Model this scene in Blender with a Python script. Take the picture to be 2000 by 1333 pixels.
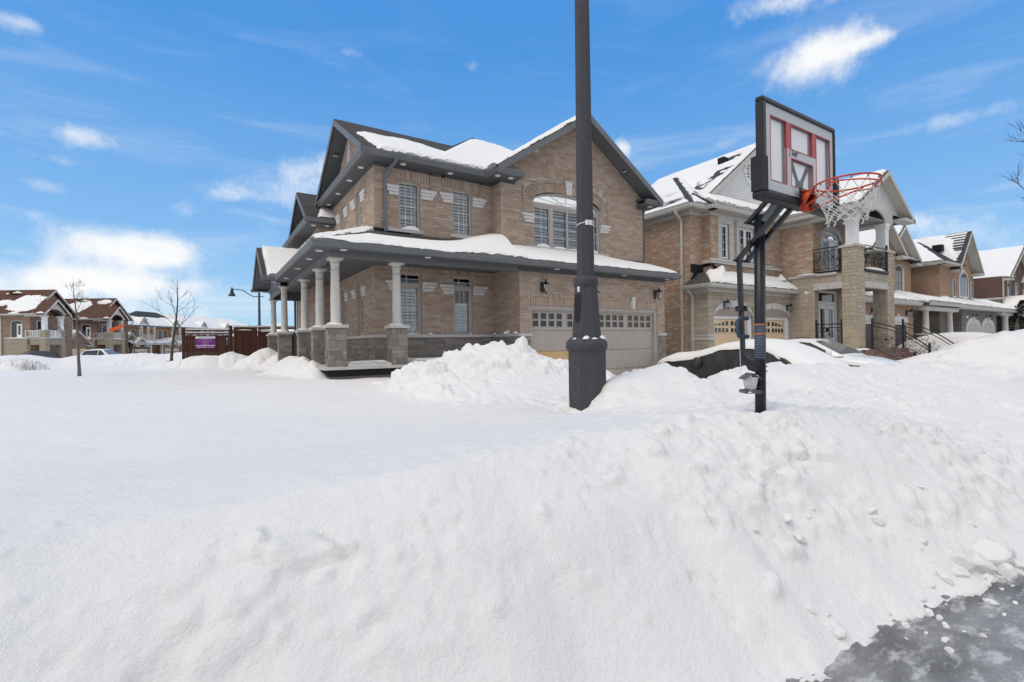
import bpy, math, random
import numpy as np
from mathutils import Vector, Matrix

for _o in list(bpy.data.objects):
    bpy.data.objects.remove(_o)
SC = bpy.context.scene
COL = SC.collection
random.seed(7)
PI = math.pi
CAMZ = 1.7
TH = 0.56816                                   # camera heading (radians clockwise from +Y)

# ------------------------------------------------------------------ camera
def setup_camera():
    cd = bpy.data.cameras.new('camera')
    co = bpy.data.objects.new('camera', cd)
    COL.objects.link(co)
    s, c = math.sin(TH), math.cos(TH)
    pitch, roll = 0.00481, 0.01331
    right = Vector((c, -s, 0)); fwd = Vector((s, c, 0)); up = Vector((0, 0, 1))
    f2 = fwd * math.cos(pitch) + up * math.sin(pitch)
    u2 = up * math.cos(pitch) - fwd * math.sin(pitch)
    cr, sr = math.cos(roll), math.sin(roll)
    X = right * cr - u2 * sr
    Y = right * sr + u2 * cr
    R = Matrix((X, Y, -f2)).transposed()
    co.matrix_world = Matrix.Translation((0, 0, CAMZ)) @ R.to_4x4()
    cd.sensor_fit = 'HORIZONTAL'; cd.sensor_width = 36.0
    cd.lens = 939.6 / 2000 * 36
    cd.clip_start = 0.05; cd.clip_end = 6000
    SC.camera = co
setup_camera()
SC.render.resolution_x = 1024; SC.render.resolution_y = 682

# ------------------------------------------------------------------ world, sun, exposure
SUN_AZ = math.radians(-98)      # compass direction the light comes from, measured from +Y clockwise
SUN_EL = math.radians(60)
SKY_STRENGTH = 0.10
AZURE = 0.78; CLOUD = 0.88; EXPO = 0.22
def setup_world():
    w = bpy.data.worlds.new('World'); SC.world = w; w.use_nodes = True
    nt = w.node_tree; nt.nodes.clear()
    N = nt.nodes.new; L = nt.links.new
    def val(x):
        return x
    def mth(op, a, b=None, c=None, clamp=False):
        n = N('ShaderNodeMath'); n.operation = op; n.use_clamp = clamp
        for i, v in enumerate((a, b, c)):
            if v is None: continue
            if isinstance(v, (int, float)): n.inputs[i].default_value = v
            else: L(v, n.inputs[i])
        return n.outputs[0]
    sky = N('ShaderNodeTexSky'); sky.sky_type = 'NISHITA'; sky.sun_disc = False
    sky.sun_elevation = SUN_EL; sky.sun_rotation = SUN_AZ
    sky.air_density = 1.0; sky.dust_density = 0.25; sky.ozone_density = 2.2; sky.altitude = 150
    hs = N('ShaderNodeHueSaturation'); hs.inputs['Saturation'].default_value = 1.12; hs.inputs['Hue'].default_value = 0.5
    hs.inputs['Value'].default_value = 1.35
    L(sky.outputs[0], hs.inputs['Color'])
    tc = N('ShaderNodeTexCoord')
    sep = N('ShaderNodeSeparateXYZ'); L(tc.outputs['Generated'], sep.inputs[0])
    az = N('ShaderNodeValToRGB'); els = az.color_ramp.elements; els.new(.3); els.new(.6)
    for e_, (p_, c_) in zip(els, ((0.0, (.48, .77, 1.0, 1)), (.20, (.25, .55, .97, 1)), (.50, (.085, .36, .88, 1)), (1.0, (.05, .27, .80, 1)))): e_.position = p_; e_.color = c_
    L(sep.outputs[2], az.inputs[0])
    # flatten the direction on a cloud layer so far clouds get thinner towards the horizon
    den = mth('ADD', mth('MAXIMUM', sep.outputs[2], 0.0), 0.16)
    comb = N('ShaderNodeCombineXYZ')
    L(mth('DIVIDE', sep.outputs[0], den), comb.inputs[0]); L(mth('DIVIDE', sep.outputs[1], den), comb.inputs[1])
    def noise(vec, scale, detail=6, rough=0.6, dist=0.0, lac=2.0):
        n = N('ShaderNodeTexNoise'); n.inputs['Scale'].default_value = scale; n.inputs['Detail'].default_value = detail
        n.inputs['Roughness'].default_value = rough; n.inputs['Distortion'].default_value = dist
        L(vec, n.inputs['Vector']); return n.outputs['Fac']
    n_big = noise(comb.outputs[0], 1.1, 7, 0.6, 0.3)
    n_dir = noise(tc.outputs['Generated'], 11.0, 10, 0.66, 0.15)
    mpw = N('ShaderNodeMapping'); mpw.inputs['Scale'].default_value = (1.0, 1.0, 6.0); L(tc.outputs['Generated'], mpw.inputs[0])
    n_wisp = noise(mpw.outputs[0], 3.0, 7, 0.62, 0.6)
    # single clouds: direction, half-width, half-height, strength
    def blob(px, py, a, b, s):
        d = cloud_dir(px, py)
        r = Vector((d.y, -d.x, 0)).normalized(); u = r.cross(d).normalized()
        def dot(v):
            n = N('ShaderNodeVectorMath'); n.operation = 'DOT_PRODUCT'; L(tc.outputs['Generated'], n.inputs[0]); n.inputs[1].default_value = v; return n.outputs['Value']
        x = mth('DIVIDE', dot(r), a); y = mth('DIVIDE', dot(u), b)
        q = mth('ADD', mth('MULTIPLY', x, x), mth('MULTIPLY', y, y))
        front = mth('GREATER_THAN', dot(d), 0.2)
        e = mth('MULTIPLY', mth('EXPONENT', mth('MULTIPLY', q, -1.0)), s)
        return mth('MULTIPLY', e, front)
    tot = None
    for b in CLOUDS:
        v = blob(*b)
        tot = v if tot is None else mth('ADD', tot, v)
    # cumulus cover: blobs carved by noise
    edge = mth('ADD', tot, mth('MULTIPLY', mth('SUBTRACT', n_dir, 0.5), 2.4))
    mr = N('ShaderNodeMapRange'); mr.interpolation_type = 'SMOOTHSTEP'
    mr.inputs['From Min'].default_value = 0.26; mr.inputs['From Max'].default_value = 1.55
    L(edge, mr.inputs['Value'])
    gate = N('ShaderNodeMapRange'); gate.inputs['From Min'].default_value = 0.05; gate.inputs['From Max'].default_value = 0.3
    L(tot, gate.inputs['Value'])
    cum = mth('MULTIPLY', mth('MULTIPLY', mr.outputs[0], gate.outputs[0]), mth('MULTIPLY_ADD', n_wisp, 0.5, 0.68))
    # thin wisps everywhere, stronger low in the sky
    wm = N('ShaderNodeMapRange'); wm.interpolation_type = 'SMOOTHSTEP'
    wm.inputs['From Min'].default_value = 0.48; wm.inputs['From Max'].default_value = 0.82; wm.inputs['To Max'].default_value = 0.5
    L(n_wisp, wm.inputs['Value'])
    low = N('ShaderNodeMapRange'); low.inputs['From Min'].default_value = 0.0; low.inputs['From Max'].default_value = 0.55
    low.inputs['To Min'].default_value = 1.15; low.inputs['To Max'].default_value = 0.12
    L(sep.outputs[2], low.inputs['Value'])
    wis = mth('MULTIPLY', wm.outputs[0], low.outputs[0])
    # denser cloud out of view, added to make the sky's light softer and whiter
    sc_ = N('ShaderNodeMapRange'); sc_.interpolation_type = 'SMOOTHSTEP'
    sc_.inputs['From Min'].default_value = 0.36; sc_.inputs['From Max'].default_value = 0.52
    L(n_big, sc_.inputs['Value'])
    away = N('ShaderNodeVectorMath'); away.operation = 'DOT_PRODUCT'; L(tc.outputs['Generated'], away.inputs[0])
    away.inputs[1].default_value = (math.sin(TH), math.cos(TH), 0)
    aw = N('ShaderNodeMapRange'); aw.inputs['From Min'].default_value = 0.55; aw.inputs['From Max'].default_value = 0.1
    L(away.outputs['Value'], aw.inputs['Value'])
    rest = mth('MULTIPLY', sc_.outputs[0], aw.outputs[0])
    fac = mth('MAXIMUM', mth('MAXIMUM', cum, wis), rest, clamp=True)
    fac = mth('MINIMUM', fac, 0.92)
    sc1 = N('ShaderNodeVectorMath'); sc1.operation = 'SCALE'; L(az.outputs[0], sc1.inputs[0]); sc1.inputs['Scale'].default_value = AZURE / SKY_STRENGTH
    mxs = N('ShaderNodeMixRGB'); mxs.inputs[0].default_value = .85; L(hs.outputs[0], mxs.inputs[1]); L(sc1.outputs[0], mxs.inputs[2])
    bg1 = N('ShaderNodeBackground'); bg1.inputs['Strength'].default_value = SKY_STRENGTH; L(mxs.outputs[0], bg1.inputs['Color'])
    bg2 = N('ShaderNodeBackground'); bg2.inputs['Strength'].default_value = CLOUD; bg2.inputs['Color'].default_value = (1.0, 0.99, 0.975, 1)
    mix = N('ShaderNodeMixShader'); L(fac, mix.inputs[0]); L(bg1.outputs[0], mix.inputs[1]); L(bg2.outputs[0], mix.inputs[2])
    out = N('ShaderNodeOutputWorld'); L(mix.outputs[0], out.inputs['Surface'])

def cloud_dir(px, py):
    s, c = math.sin(TH), math.cos(TH)
    x = (px - 1000) / 939.6; y = (670 - py) / 939.6
    v = Vector((c, -s, 0)) * x + Vector((s, c, 0)) + Vector((0, 0, 1)) * y
    return v.normalized()
CLOUDS = [(168, 256, .055, .020, .95), (235, 465, .10, .030, 1.0), (330, 490, .10, .030, .8), (140, 525, .11, .022, .75), (300, 548, .16, .022, .7), (60, 560, .20, .035, .55), (180, 590, .25, .03, .5), (1850, 470, .12, .03, .45),
          (612, 325, .08, .045, .9), (530, 372, .065, .030, .7), (445, 368, .03, .02, .6), (1585, 128, .088, .042, 1.0), (1640, 100, .05, .03, .6), (1545, 6, .10, .022, .9),
          (1222, 290, .022, .022, .95), (1440, 285, .05, .02, .6), (690, 95, .024, .010, .6), (920, 126, .024, .016, .6), (60, 30, .02, .01, .5),
          (1995, 545, .05, .05, .8), (1785, 437, .03, .02, .62), (350, 395, .045, .016, .55), (75, 345, .05, .016, .5), (60, 405, .02, .01, .45),
          (990, 145, .02, .012, .45), (1870, 245, .2, .016, .42), (120, 300, .1, .012, .4), (1745, 75, .05, .012, .5), (8, 20, .03, .02, .8)]
setup_world()
def setup_sun():
    ld = bpy.data.lights.new('sun', 'SUN'); ld.energy = 1.15; ld.angle = math.radians(35); ld.color = (1.0, 0.87, 0.70)
    lo = bpy.data.objects.new('sun', ld); COL.objects.link(lo)
    d = Vector((math.sin(SUN_AZ) * math.cos(SUN_EL), math.cos(SUN_AZ) * math.cos(SUN_EL), math.sin(SUN_EL)))
    lo.rotation_euler = d.to_track_quat('Z', 'Y').to_euler()
    lo.location = d * 60
setup_sun()
SC.view_settings.view_transform = 'Standard'; SC.view_settings.look = 'None'
SC.view_settings.gamma = 1.0; SC.view_settings.exposure = EXPO
SC.view_settings.use_curve_mapping = False

# ------------------------------------------------------------------ materials
def lin(r, g, b):
    f = lambda c: ((c / 255 + .055) / 1.055) ** 2.4 if c / 255 > .04045 else c / 255 / 12.92
    return (f(r), f(g), f(b), 1)
class Mat:
    def __init__(s, name, col, rough=0.7, spec=0.3, metal=0.0):
        s.m = bpy.data.materials.new(name); s.m.use_nodes = True
        s.nt = s.m.node_tree; s.b = s.nt.nodes['Principled BSDF']
        s.b.inputs['Base Color'].default_value = col if len(col) == 4 else (*col, 1)
        s.b.inputs['Roughness'].default_value = rough
        s.b.inputs['Specular IOR Level'].default_value = spec
        s.b.inputs['Metallic'].default_value = metal
    def N(s, t): return s.nt.nodes.new(t)
    def L(s, a, b): s.nt.links.new(a, b)
    def noise(s, scale, detail=4, rough=.55, coord='Object', stretch=None, dist=0):
        tc = s.N('ShaderNodeTexCoord'); n = s.N('ShaderNodeTexNoise')
        n.inputs['Scale'].default_value = scale; n.inputs['Detail'].default_value = detail; n.inputs['Roughness'].default_value = rough
        n.inputs['Distortion'].default_value = dist
        if stretch:
            mp = s.N('ShaderNodeMapping'); mp.inputs['Scale'].default_value = stretch
            s.L(tc.outputs[coord], mp.inputs[0]); s.L(mp.outputs[0], n.inputs['Vector'])
        else: s.L(tc.outputs[coord], n.inputs['Vector'])
        return n.outputs['Fac']
    def ramp(s, fac, stops):
        r = s.N('ShaderNodeValToRGB'); e = r.color_ramp.elements
        while len(e) < len(stops): e.new(0.5)
        for el, (p, c) in zip(e, stops):
            el.position = p; el.color = c if len(c) == 4 else (*c, 1)
        s.L(fac, r.inputs[0]); return r.outputs[0]
    def mix(s, fac, a, b, mode='MIX'):
        n = s.N('ShaderNodeMixRGB'); n.blend_type = mode
        for i, v in enumerate((fac, a, b)):
            if isinstance(v, (int, float)): n.inputs[i].default_value = v
            elif isinstance(v, tuple): n.inputs[i].default_value = v if len(v) == 4 else (*v, 1)
            else: s.L(v, n.inputs[i])
        return n.outputs[0]
    def math(s, op, a, b=0.0):
        n = s.N('ShaderNodeMath'); n.operation = op
        for i, v in enumerate((a, b)):
            if isinstance(v, (int, float)): n.inputs[i].default_value = v
            else: s.L(v, n.inputs[i])
        return n.outputs[0]
    def color(s, sock): s.L(sock, s.b.inputs['Base Color']); return s
    def bump(s, sock, strength=.3, dist=.01):
        n = s.N('ShaderNodeBump'); n.inputs['Strength'].default_value = strength; n.inputs['Distance'].default_value = dist
        s.L(sock, n.inputs['Height']); s.L(n.outputs[0], s.b.inputs['Normal']); return s
    def rnd(s):
        """a random number per piece, whether pieces are objects or islands of one mesh"""
        oi = s.N('ShaderNodeObjectInfo'); g = s.N('ShaderNodeNewGeometry')
        return s.math('FRACT', s.math('ADD', oi.outputs['Random'], g.outputs['Random Per Island']))

def plain(name, col, rough=.7, spec=.3, nscale=6, var=.12, bump=0.0, bscale=60, metal=0):
    m = Mat(name, col, rough, spec, metal)
    c = col if len(col) == 4 else (*col, 1)
    f = m.noise(nscale, 5)
    lo = tuple(x * (1 - var) for x in c[:3]); hi = tuple(min(1, x * (1 + var)) for x in c[:3])
    m.color(m.ramp(f, [(.3, lo), (.7, hi)]))
    if bump: m.bump(m.noise(bscale, 4), bump, .004)
    return m.m
def masonry(name, cols, rough=.9, bump=.5, bscale=45, streak=None):
    m = Mat(name, cols[0], rough, .15)
    r = m.rnd()
    n = len(cols)
    base = m.ramp(r, [((i + .5) / n, c) for i, c in enumerate(cols)])
    f = m.noise(bscale, 5, .65, stretch=streak)
    f2 = m.noise(2.3, 4, .6)
    c = m.mix(m.math('MULTIPLY', f, .55), base, m.mix(1.0, base, (.52, .50, .48), 'MULTIPLY'))
    c = m.mix(m.math('MULTIPLY', f2, .3), c, m.mix(1.0, c, (.72, .70, .68), 'MULTIPLY'))
    m.color(c); m.bump(f, bump, .006)
    return m.m

M = {}
M['brick_tan'] = masonry('brick_tan', [(.49, .365, .28), (.53, .42, .335), (.45, .33, .25), (.56, .455, .37), (.48, .375, .30), (.42, .305, .23)], streak=(1, 1, 3))
M['brick_peach'] = masonry('brick_peach', [(.50, .32, .215), (.54, .375, .27), (.46, .29, .195), (.58, .44, .34), (.48, .335, .235), (.62, .51, .42)], streak=(1, 1, 3))
M['mortar_tan'] = plain('mortar_tan', (.46, .40, .345), .95, .1, 14, .12, .3)
M['mortar_grey'] = plain('mortar_grey', (.36, .31, .27), .95, .1, 14, .12, .3)
M['ledgestone'] = masonry('ledgestone', [(.275, .245, .215), (.335, .305, .275), (.225, .205, .185), (.30, .26, .225), (.355, .33, .30)], bump=.9, bscale=22)
M['stone_tan'] = masonry('stone_tan', [(.52, .445, .345), (.48, .41, .325), (.55, .485, .385), (.45, .385, .30)], bump=.8, bscale=16)
M['precast'] = plain('precast', (.50, .475, .45), .85, .2, 9, .08, .15)
M['precast_light'] = plain('precast_light', (.60, .58, .555), .85, .2, 9, .08, .15)
M['grey_metal'] = plain('grey_metal', (.090, .097, .104), .55, .4, 3, .10)
M['grey_light_trim'] = plain('grey_light_trim', (.145, .153, .160), .5, .4, 3, .10)
def soffit_mat(name, col, pitch, axis):
    m = Mat(name, col, .6, .3)
    tc = m.N('ShaderNodeTexCoord'); sp = m.N('ShaderNodeSeparateXYZ'); m.L(tc.outputs['Object'], sp.inputs[0])
    w = m.math('FRACT', m.math('DIVIDE', sp.outputs[axis], pitch))
    g = m.ramp(w, [(0.0, (.35, .35, .35)), (.10, (1, 1, 1)), (.9, (1, 1, 1)), (1.0, (.35, .35, .35))])
    m.bump(g, .9, .012); return m.m
M['soffit_y'] = soffit_mat('soffit_boards_front', (.115, .122, .128), .10, 0)
M['soffit_x'] = soffit_mat('soffit_boards_side', (.115, .122, .128), .10, 1)
M['cream_soffit'] = plain('cream_soffit', (.40, .385, .35), .6, .3, 4, .06)
M['cream'] = plain('cream_trim', (.52, .505, .46), .55, .3, 4, .06)
M['taupe_trim'] = plain('taupe_trim', (.43, .385, .345), .5, .35, 4, .06)
M['white'] = plain('white_paint', (.78, .78, .77), .5, .35, 5, .05)
M['column_paint'] = plain('column_paint', (.56, .53, .485), .6, .3, 7, .08, .08)
def shingle(name, c1, c2, row=.14, tab=.28):
    m = Mat(name, c1, .92, .12)
    tc = m.N('ShaderNodeTexCoord'); sp = m.N('ShaderNodeSeparateXYZ'); m.L(tc.outputs['UV'], sp.inputs[0])
    b = m.N('ShaderNodeTexBrick'); m.L(tc.outputs['UV'], b.inputs['Vector'])
    b.inputs['Scale'].default_value = 1; b.inputs['Brick Width'].default_value = tab; b.inputs['Row Height'].default_value = row
    b.inputs['Mortar Size'].default_value = .012; b.inputs['Mortar Smooth'].default_value = .4; b.inputs['Bias'].default_value = 0
    b.inputs['Color1'].default_value = (*c1, 1); b.inputs['Color2'].default_value = (*c2, 1)
    b.inputs['Mortar'].default_value = tuple(x * .45 for x in c1) + (1,)
    n = m.noise(55, 4, coord='UV'); n2 = m.noise(1.1, 4, coord='UV')
    c = m.mix(m.math('MULTIPLY', n, .7), b.outputs['Color'], (c1[0] * .35, c1[1] * .35, c1[2] * .35))
    c = m.mix(m.math('MULTIPLY', n2, .35), c, (c2[0] * 1.5, c2[1] * 1.5, c2[2] * 1.5))
    m.color(c)
    saw = m.math('FRACT', m.math('DIVIDE', sp.outputs[1], row))
    m.bump(m.math('ADD', m.math('MULTIPLY', saw, -.7), m.math('MULTIPLY', b.outputs['Fac'], -.5)), .8, .02)
    return m.m
M['shingle_dark'] = shingle('shingle_charcoal', (.075, .070, .066), (.105, .098, .092))
M['shingle_slate'] = shingle('shingle_slate', (.060, .064, .070), (.085, .090, .097))
M['shingle_brown'] = shingle('shingle_brown', (.115, .058, .042), (.15, .078, .058), .2, .4)
def snow_mat(name, dirt_shade=.25, tint=(.80, .79, .775), bs=.8, dirt_shade_col=(.50, .485, .465), bd=.015):
    m = Mat(name, tint, .75, .25)
    n1 = m.noise(28, 6, .7, coord='Object'); n2 = m.noise(3.1, 6, .62, coord='Object'); n3 = m.noise(160, 3, .6, coord='Object')
    n4 = m.noise(9, 5, .75, coord='Object', dist=.4)
    speck = m.ramp(n4, [(.60, (0, 0, 0)), (.78, (1, 1, 1))])
    f = m.math('MULTIPLY', m.math('MULTIPLY', speck, m.ramp(n2, [(.40, (0, 0, 0)), (.7, (1, 1, 1))])), dirt_shade)  # grey patches: dirt, plus shade between lumps put into the colour
    c = m.mix(f, (*tint, 1), (*dirt_shade_col, 1))
    if dirt_shade:
        n5 = m.noise(75, 2, .5); n6 = m.noise(1.3, 4, .6)
        g = m.math('MULTIPLY', m.ramp(n5, [(.70, (0, 0, 0)), (.76, (1, 1, 1))]), m.ramp(n6, [(.46, (0, 0, 0)), (.66, (1, 1, 1))]))
        c = m.mix(m.math('MULTIPLY', g, .55), c, (.30, .29, .28, 1))  # fine flecks: grit, with the small shadows of pits coloured in
    m.color(c)
    h = m.math('ADD', m.math('MULTIPLY', n1, .75), m.math('MULTIPLY', n3, .18))
    m.bump(h, bs, bd)
    return m.m
M['snow'] = snow_mat('snow_ground', .75, bd=.022)
M['snow_roof'] = snow_mat('snow_roof', .0, (.81, .805, .79), .22)
def glass_mat(name, tint=(.92, .96, .97), refl=1.0):
    m = bpy.data.materials.new(name); m.use_nodes = True; nt = m.node_tree; nt.nodes.clear()
    N = nt.nodes.new; L = nt.links.new
    tr = N('ShaderNodeBsdfTransparent'); tr.inputs[0].default_value = (*tint, 1)
    gl = N('ShaderNodeBsdfGlossy'); gl.inputs['Roughness'].default_value = .03
    fr = N('ShaderNodeFresnel'); fr.inputs[0].default_value = 1.8
    mx = N('ShaderNodeMixShader'); L(fr.outputs[0], mx.inputs[0]); L(tr.outputs[0], mx.inputs[1]); L(gl.outputs[0], mx.inputs[2])
    o = N('ShaderNodeOutputMaterial'); L(mx.outputs[0], o.inputs[0]); return m
M['glass'] = glass_mat('window_glass')
M['dark_glass'] = Mat('dark_glass', (.022, .025, .03), .06, .6).m
M['auto_glass'] = Mat('auto_glass', (.02, .024, .03), .05, .7).m
M['windshield'] = Mat('windshield_glass', (.16, .19, .20), .08, .7).m
M['black_iron'] = plain('black_iron', (.012, .012, .014), .45, .4, 8, .15)
M['black_steel'] = Mat('black_steel', (.012, .012, .016), .38, .45).m
M['flash'] = plain('black_flashing', (.014, .014, .016), .7, .2)
M['room'] = plain('dim_room', (.16, .15, .145), .9, .1)
M['shutter'] = plain('white_shutter', (.88, .89, .90), .5, .3)
def granite():
    m = Mat('dark_granite', (.05, .05, .056), .65, .25)
    n = m.noise(120, 3, .75); n2 = m.noise(2.2, 5, .6)
    c = m.ramp(n, [(.34, (.016, .016, .020)), (.50, (.050, .050, .058)), (.64, (.115, .115, .125))])
    c = m.mix(m.math('MULTIPLY', n2, .3), c, (.075, .075, .08)); m.color(c); m.bump(n, .25, .003); return m.m
M['granite'] = granite()
def wood_mat(name, col):
    m = Mat(name, col, .75, .2); r = m.rnd(); n = m.noise(5, 5, .6, stretch=(6, 6, .6))
    c = m.ramp(r, [(0, tuple(x * .8 for x in col)), (1, tuple(x * 1.2 for x in col))])
    m.color(m.mix(m.math('MULTIPLY', n, .6), c, tuple(x * .6 for x in col))); m.bump(n, .3, .004); return m.m
M['fence_brown'] = wood_mat('fence_stain', (.092, .038, .026))
M['door_taupe'] = plain('door_taupe', (.42, .375, .33), .55, .3, 3, .06)
M['door_tan'] = plain('door_tan_primer', (.60, .40, .20), .6, .3, 4, .10)
M['door_yellow'] = plain('door_pale_yellow', (.74, .56, .36), .6, .3, 4, .06)
M['bark'] = wood_mat('bark', (.115, .085, .072))
M['bark_grey'] = wood_mat('bark_grey', (.16, .13, .115))
M['evergreen'] = masonry('evergreen_leaf', [(.022, .032, .018), (.035, .05, .025), (.05, .06, .03), (.016, .024, .014)], bump=0)
M['car_white'] = Mat('car_white', (.78, .79, .80), .22, .5).m
M['car_grey'] = Mat('car_grey', (.035, .042, .055), .25, .5).m
M['tyre'] = plain('tyre', (.014, .014, .014), .9, .2)
M['car_cover'] = plain('black_car_cover', (.026, .026, .029), .5, .45, 5, .25, .25, 90)
M['lens_red'] = Mat('lens_red', (.35, .01, .02), .25, .5).m
M['asphalt'] = None

# ------------------------------------------------------------------ mesh builder
SPLIT = {'gutter', 'rake_board', 'soffit', 'frieze', 'flashing', 'belt_stone', 'cornice_return', 'door_trim', 'porch_beam', 'bolt', 'gable_stone', 'surround_stone', 'arch_stone', 'porch_floor', 'balcony_floor', 'edge_pad', 'board_line', 'inner_frame', 'stone_cap', 'porch_slab', 'board_border', 'rail', 'balcony_edge', 'net_hook', 'label_line', 'print_line', 'porch_ceiling', 'porch_frieze', 'stone_wall', 'sill', 'arched_beam'}
class MB:
    def __init__(s): s.v = []; s.f = []; s.uv = None; s.cut = []
    def add(s, vs, fs):
        o = len(s.v); s.cut.append((o, len(s.f))); s.v.extend([tuple(map(float, p)) for p in vs]); s.f.extend([tuple(i + o for i in f) for f in fs]); return s
    def quad(s, a, b, c, d): return s.add([a, b, c, d], [(0, 1, 2, 3)])
    def poly(s, pts): return s.add(pts, [tuple(range(len(pts)))])
    def box(s, x0, x1, y0, y1, z0, z1):
        return s.add([(x0, y0, z0), (x1, y0, z0), (x1, y1, z0), (x0, y1, z0), (x0, y0, z1), (x1, y0, z1), (x1, y1, z1), (x0, y1, z1)],
                     [(0, 3, 2, 1), (4, 5, 6, 7), (0, 1, 5, 4), (1, 2, 6, 5), (2, 3, 7, 6), (3, 0, 4, 7)])
    def fbox(s, pl, u0, u1, z0, z1, n0, n1):
        P = pl.p
        return s.add([P(u0, z0, n0), P(u1, z0, n0), P(u1, z1, n0), P(u0, z1, n0), P(u0, z0, n1), P(u1, z0, n1), P(u1, z1, n1), P(u0, z1, n1)],
                     [(0, 3, 2, 1), (4, 5, 6, 7), (0, 1, 5, 4), (1, 2, 6, 5), (2, 3, 7, 6), (3, 0, 4, 7)])
    def prism(s, pts, off):
        """extrude planar 3D polygon by a vector"""
        n = len(pts); off = Vector(off); a = [Vector(p) for p in pts]; b = [p + off for p in a]
        return s.add(a + b, [tuple(range(n))[::-1], tuple(range(n, 2 * n))] + [(i, (i + 1) % n, n + (i + 1) % n, n + i) for i in range(n)])
    def tube(s, pts, rad, n=6, caps=True, sq=False):
        pts = [Vector(p) for p in pts]
        if isinstance(rad, (int, float)): rad = [rad] * len(pts)
        rings = []; prev = None
        for i, p in enumerate(pts):
            t = (pts[min(i + 1, len(pts) - 1)] - pts[max(i - 1, 0)])
            t = t.normalized() if t.length > 1e-9 else Vector((0, 0, 1))
            if prev is None:
                a = Vector((0, 0, 1)) if abs(t.z) < .9 else Vector((1, 0, 0))
                x = t.cross(a).normalized()
            else:
                x = (prev - t * prev.dot(t)); x = x.normalized() if x.length > 1e-6 else prev
            prev = x; y = t.cross(x)
            ph = PI / 4 if sq else 0
            rings.append([p + (x * math.cos(ph + 2 * PI * k / n) + y * math.sin(ph + 2 * PI * k / n)) * rad[i] for k in range(n)])
        vs = [q for r in rings for q in r]
        fs = [(i * n + k, i * n + (k + 1) % n, (i + 1) * n + (k + 1) % n, (i + 1) * n + k) for i in range(len(pts) - 1) for k in range(n)]
        if caps: fs += [tuple(range(n))[::-1], tuple((len(pts) - 1) * n + k for k in range(n))]
        return s.add(vs, fs)
    def lathe(s, c, prof, n=20, ph=0.0):
        vs = []; fs = []
        for r, z in prof:
            for k in range(n):
                a = 2 * PI * k / n + ph; vs.append((c[0] + r * math.cos(a), c[1] + r * math.sin(a), c[2] + z))
        for i in range(len(prof) - 1):
            for k in range(n): fs.append((i * n + k, i * n + (k + 1) % n, (i + 1) * n + (k + 1) % n, (i + 1) * n + k))
        fs += [tuple(range(n))[::-1], tuple((len(prof) - 1) * n + k for k in range(n))]
        return s.add(vs, fs)
    def ico(s, c, r, seed=0, sub=1, sq=(1, 1, 1), jit=.25):
        rr = random.Random(seed)
        t = (1 + 5 ** .5) / 2
        vs = [Vector(p).normalized() for p in ((-1, t, 0), (1, t, 0), (-1, -t, 0), (1, -t, 0), (0, -1, t), (0, 1, t), (0, -1, -t), (0, 1, -t), (t, 0, -1), (t, 0, 1), (-t, 0, -1), (-t, 0, 1))]
        fs = [(0, 11, 5), (0, 5, 1), (0, 1, 7), (0, 7, 10), (0, 10, 11), (1, 5, 9), (5, 11, 4), (11, 10, 2), (10, 7, 6), (7, 1, 8), (3, 9, 4), (3, 4, 2), (3, 2, 6), (3, 6, 8), (3, 8, 9), (4, 9, 5), (2, 4, 11), (6, 2, 10), (8, 6, 7), (9, 8, 1)]
        for _ in range(sub):
            cache = {}; nf = []
            def mid(a, b):
                k = (min(a, b), max(a, b))
                if k not in cache: vs.append(((vs[a] + vs[b]) / 2).normalized()); cache[k] = len(vs) - 1
                return cache[k]
            for a, b, c2 in fs:
                ab, bc, ca = mid(a, b), mid(b, c2), mid(c2, a); nf += [(a, ab, ca), (b, bc, ab), (c2, ca, bc), (ab, bc, ca)]
            fs = nf
        out = []
        for v in vs:
            k = 1 + rr.uniform(-jit, jit); out.append((c[0] + v.x * r * sq[0] * k, c[1] + v.y * r * sq[1] * k, c[2] + v.z * r * sq[2] * k))
        return s.add(out, fs)
    def build(s, name, mat, parent=None, smooth=False, **props):
        if name in SPLIT and len(s.cut) > 1:
            ends = s.cut[1:] + [(len(s.v), len(s.f))]; o = None
            for (v0, f0), (v1, f1) in zip(s.cut, ends):
                q = mk(name, s.v[v0:v1], [tuple(i - v0 for i in f) for f in s.f[f0:f1]], mat, parent, smooth, **props); o = o or q
            return o
        return mk(name, s.v, s.f, mat, parent, smooth, **props)

BASE = {}
def base_of(o): return BASE.get(o.name, Vector((0, 0, 0)))
def mk(name, v, f, mat, parent=None, smooth=False, uvs=None, **props):
    b = base_of(parent) if parent else props.pop('base', Vector((0, 0, 0)))
    me = bpy.data.meshes.new(name)
    if b.length > 0:
        v = (np.asarray(v, float) - np.array(b))
        v = v.tolist()
    me.from_pydata(v, [], f); me.materials.append(mat)
    if smooth: me.polygons.foreach_set('use_smooth', [True] * len(me.polygons))
    if uvs is not None:
        ul = me.uv_layers.new(name='UVMap')
        flat = [c for face in f for i in face for c in uvs[i]]
        ul.data.foreach_set('uv', flat)
    me.update()
    o = bpy.data.objects.new(name, me); COL.objects.link(o)
    if parent: o.parent = parent
    else: o.location = b
    BASE[o.name] = b.copy()
    for k, x in props.items(): o[k] = x
    return o
def thing(name, label, cat, loc=(0, 0, 0), group=None):
    o = bpy.data.objects.new(name, None); COL.objects.link(o); o.location = loc; o.empty_display_size = .2
    BASE[o.name] = Vector(loc); o['label'] = label; o['category'] = cat
    if group: o['group'] = group
    return o
def tag(o, label, cat, group=None):
    o['label'] = label; o['category'] = cat
    if group: o['group'] = group
    return o
UNIT = {}
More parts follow.
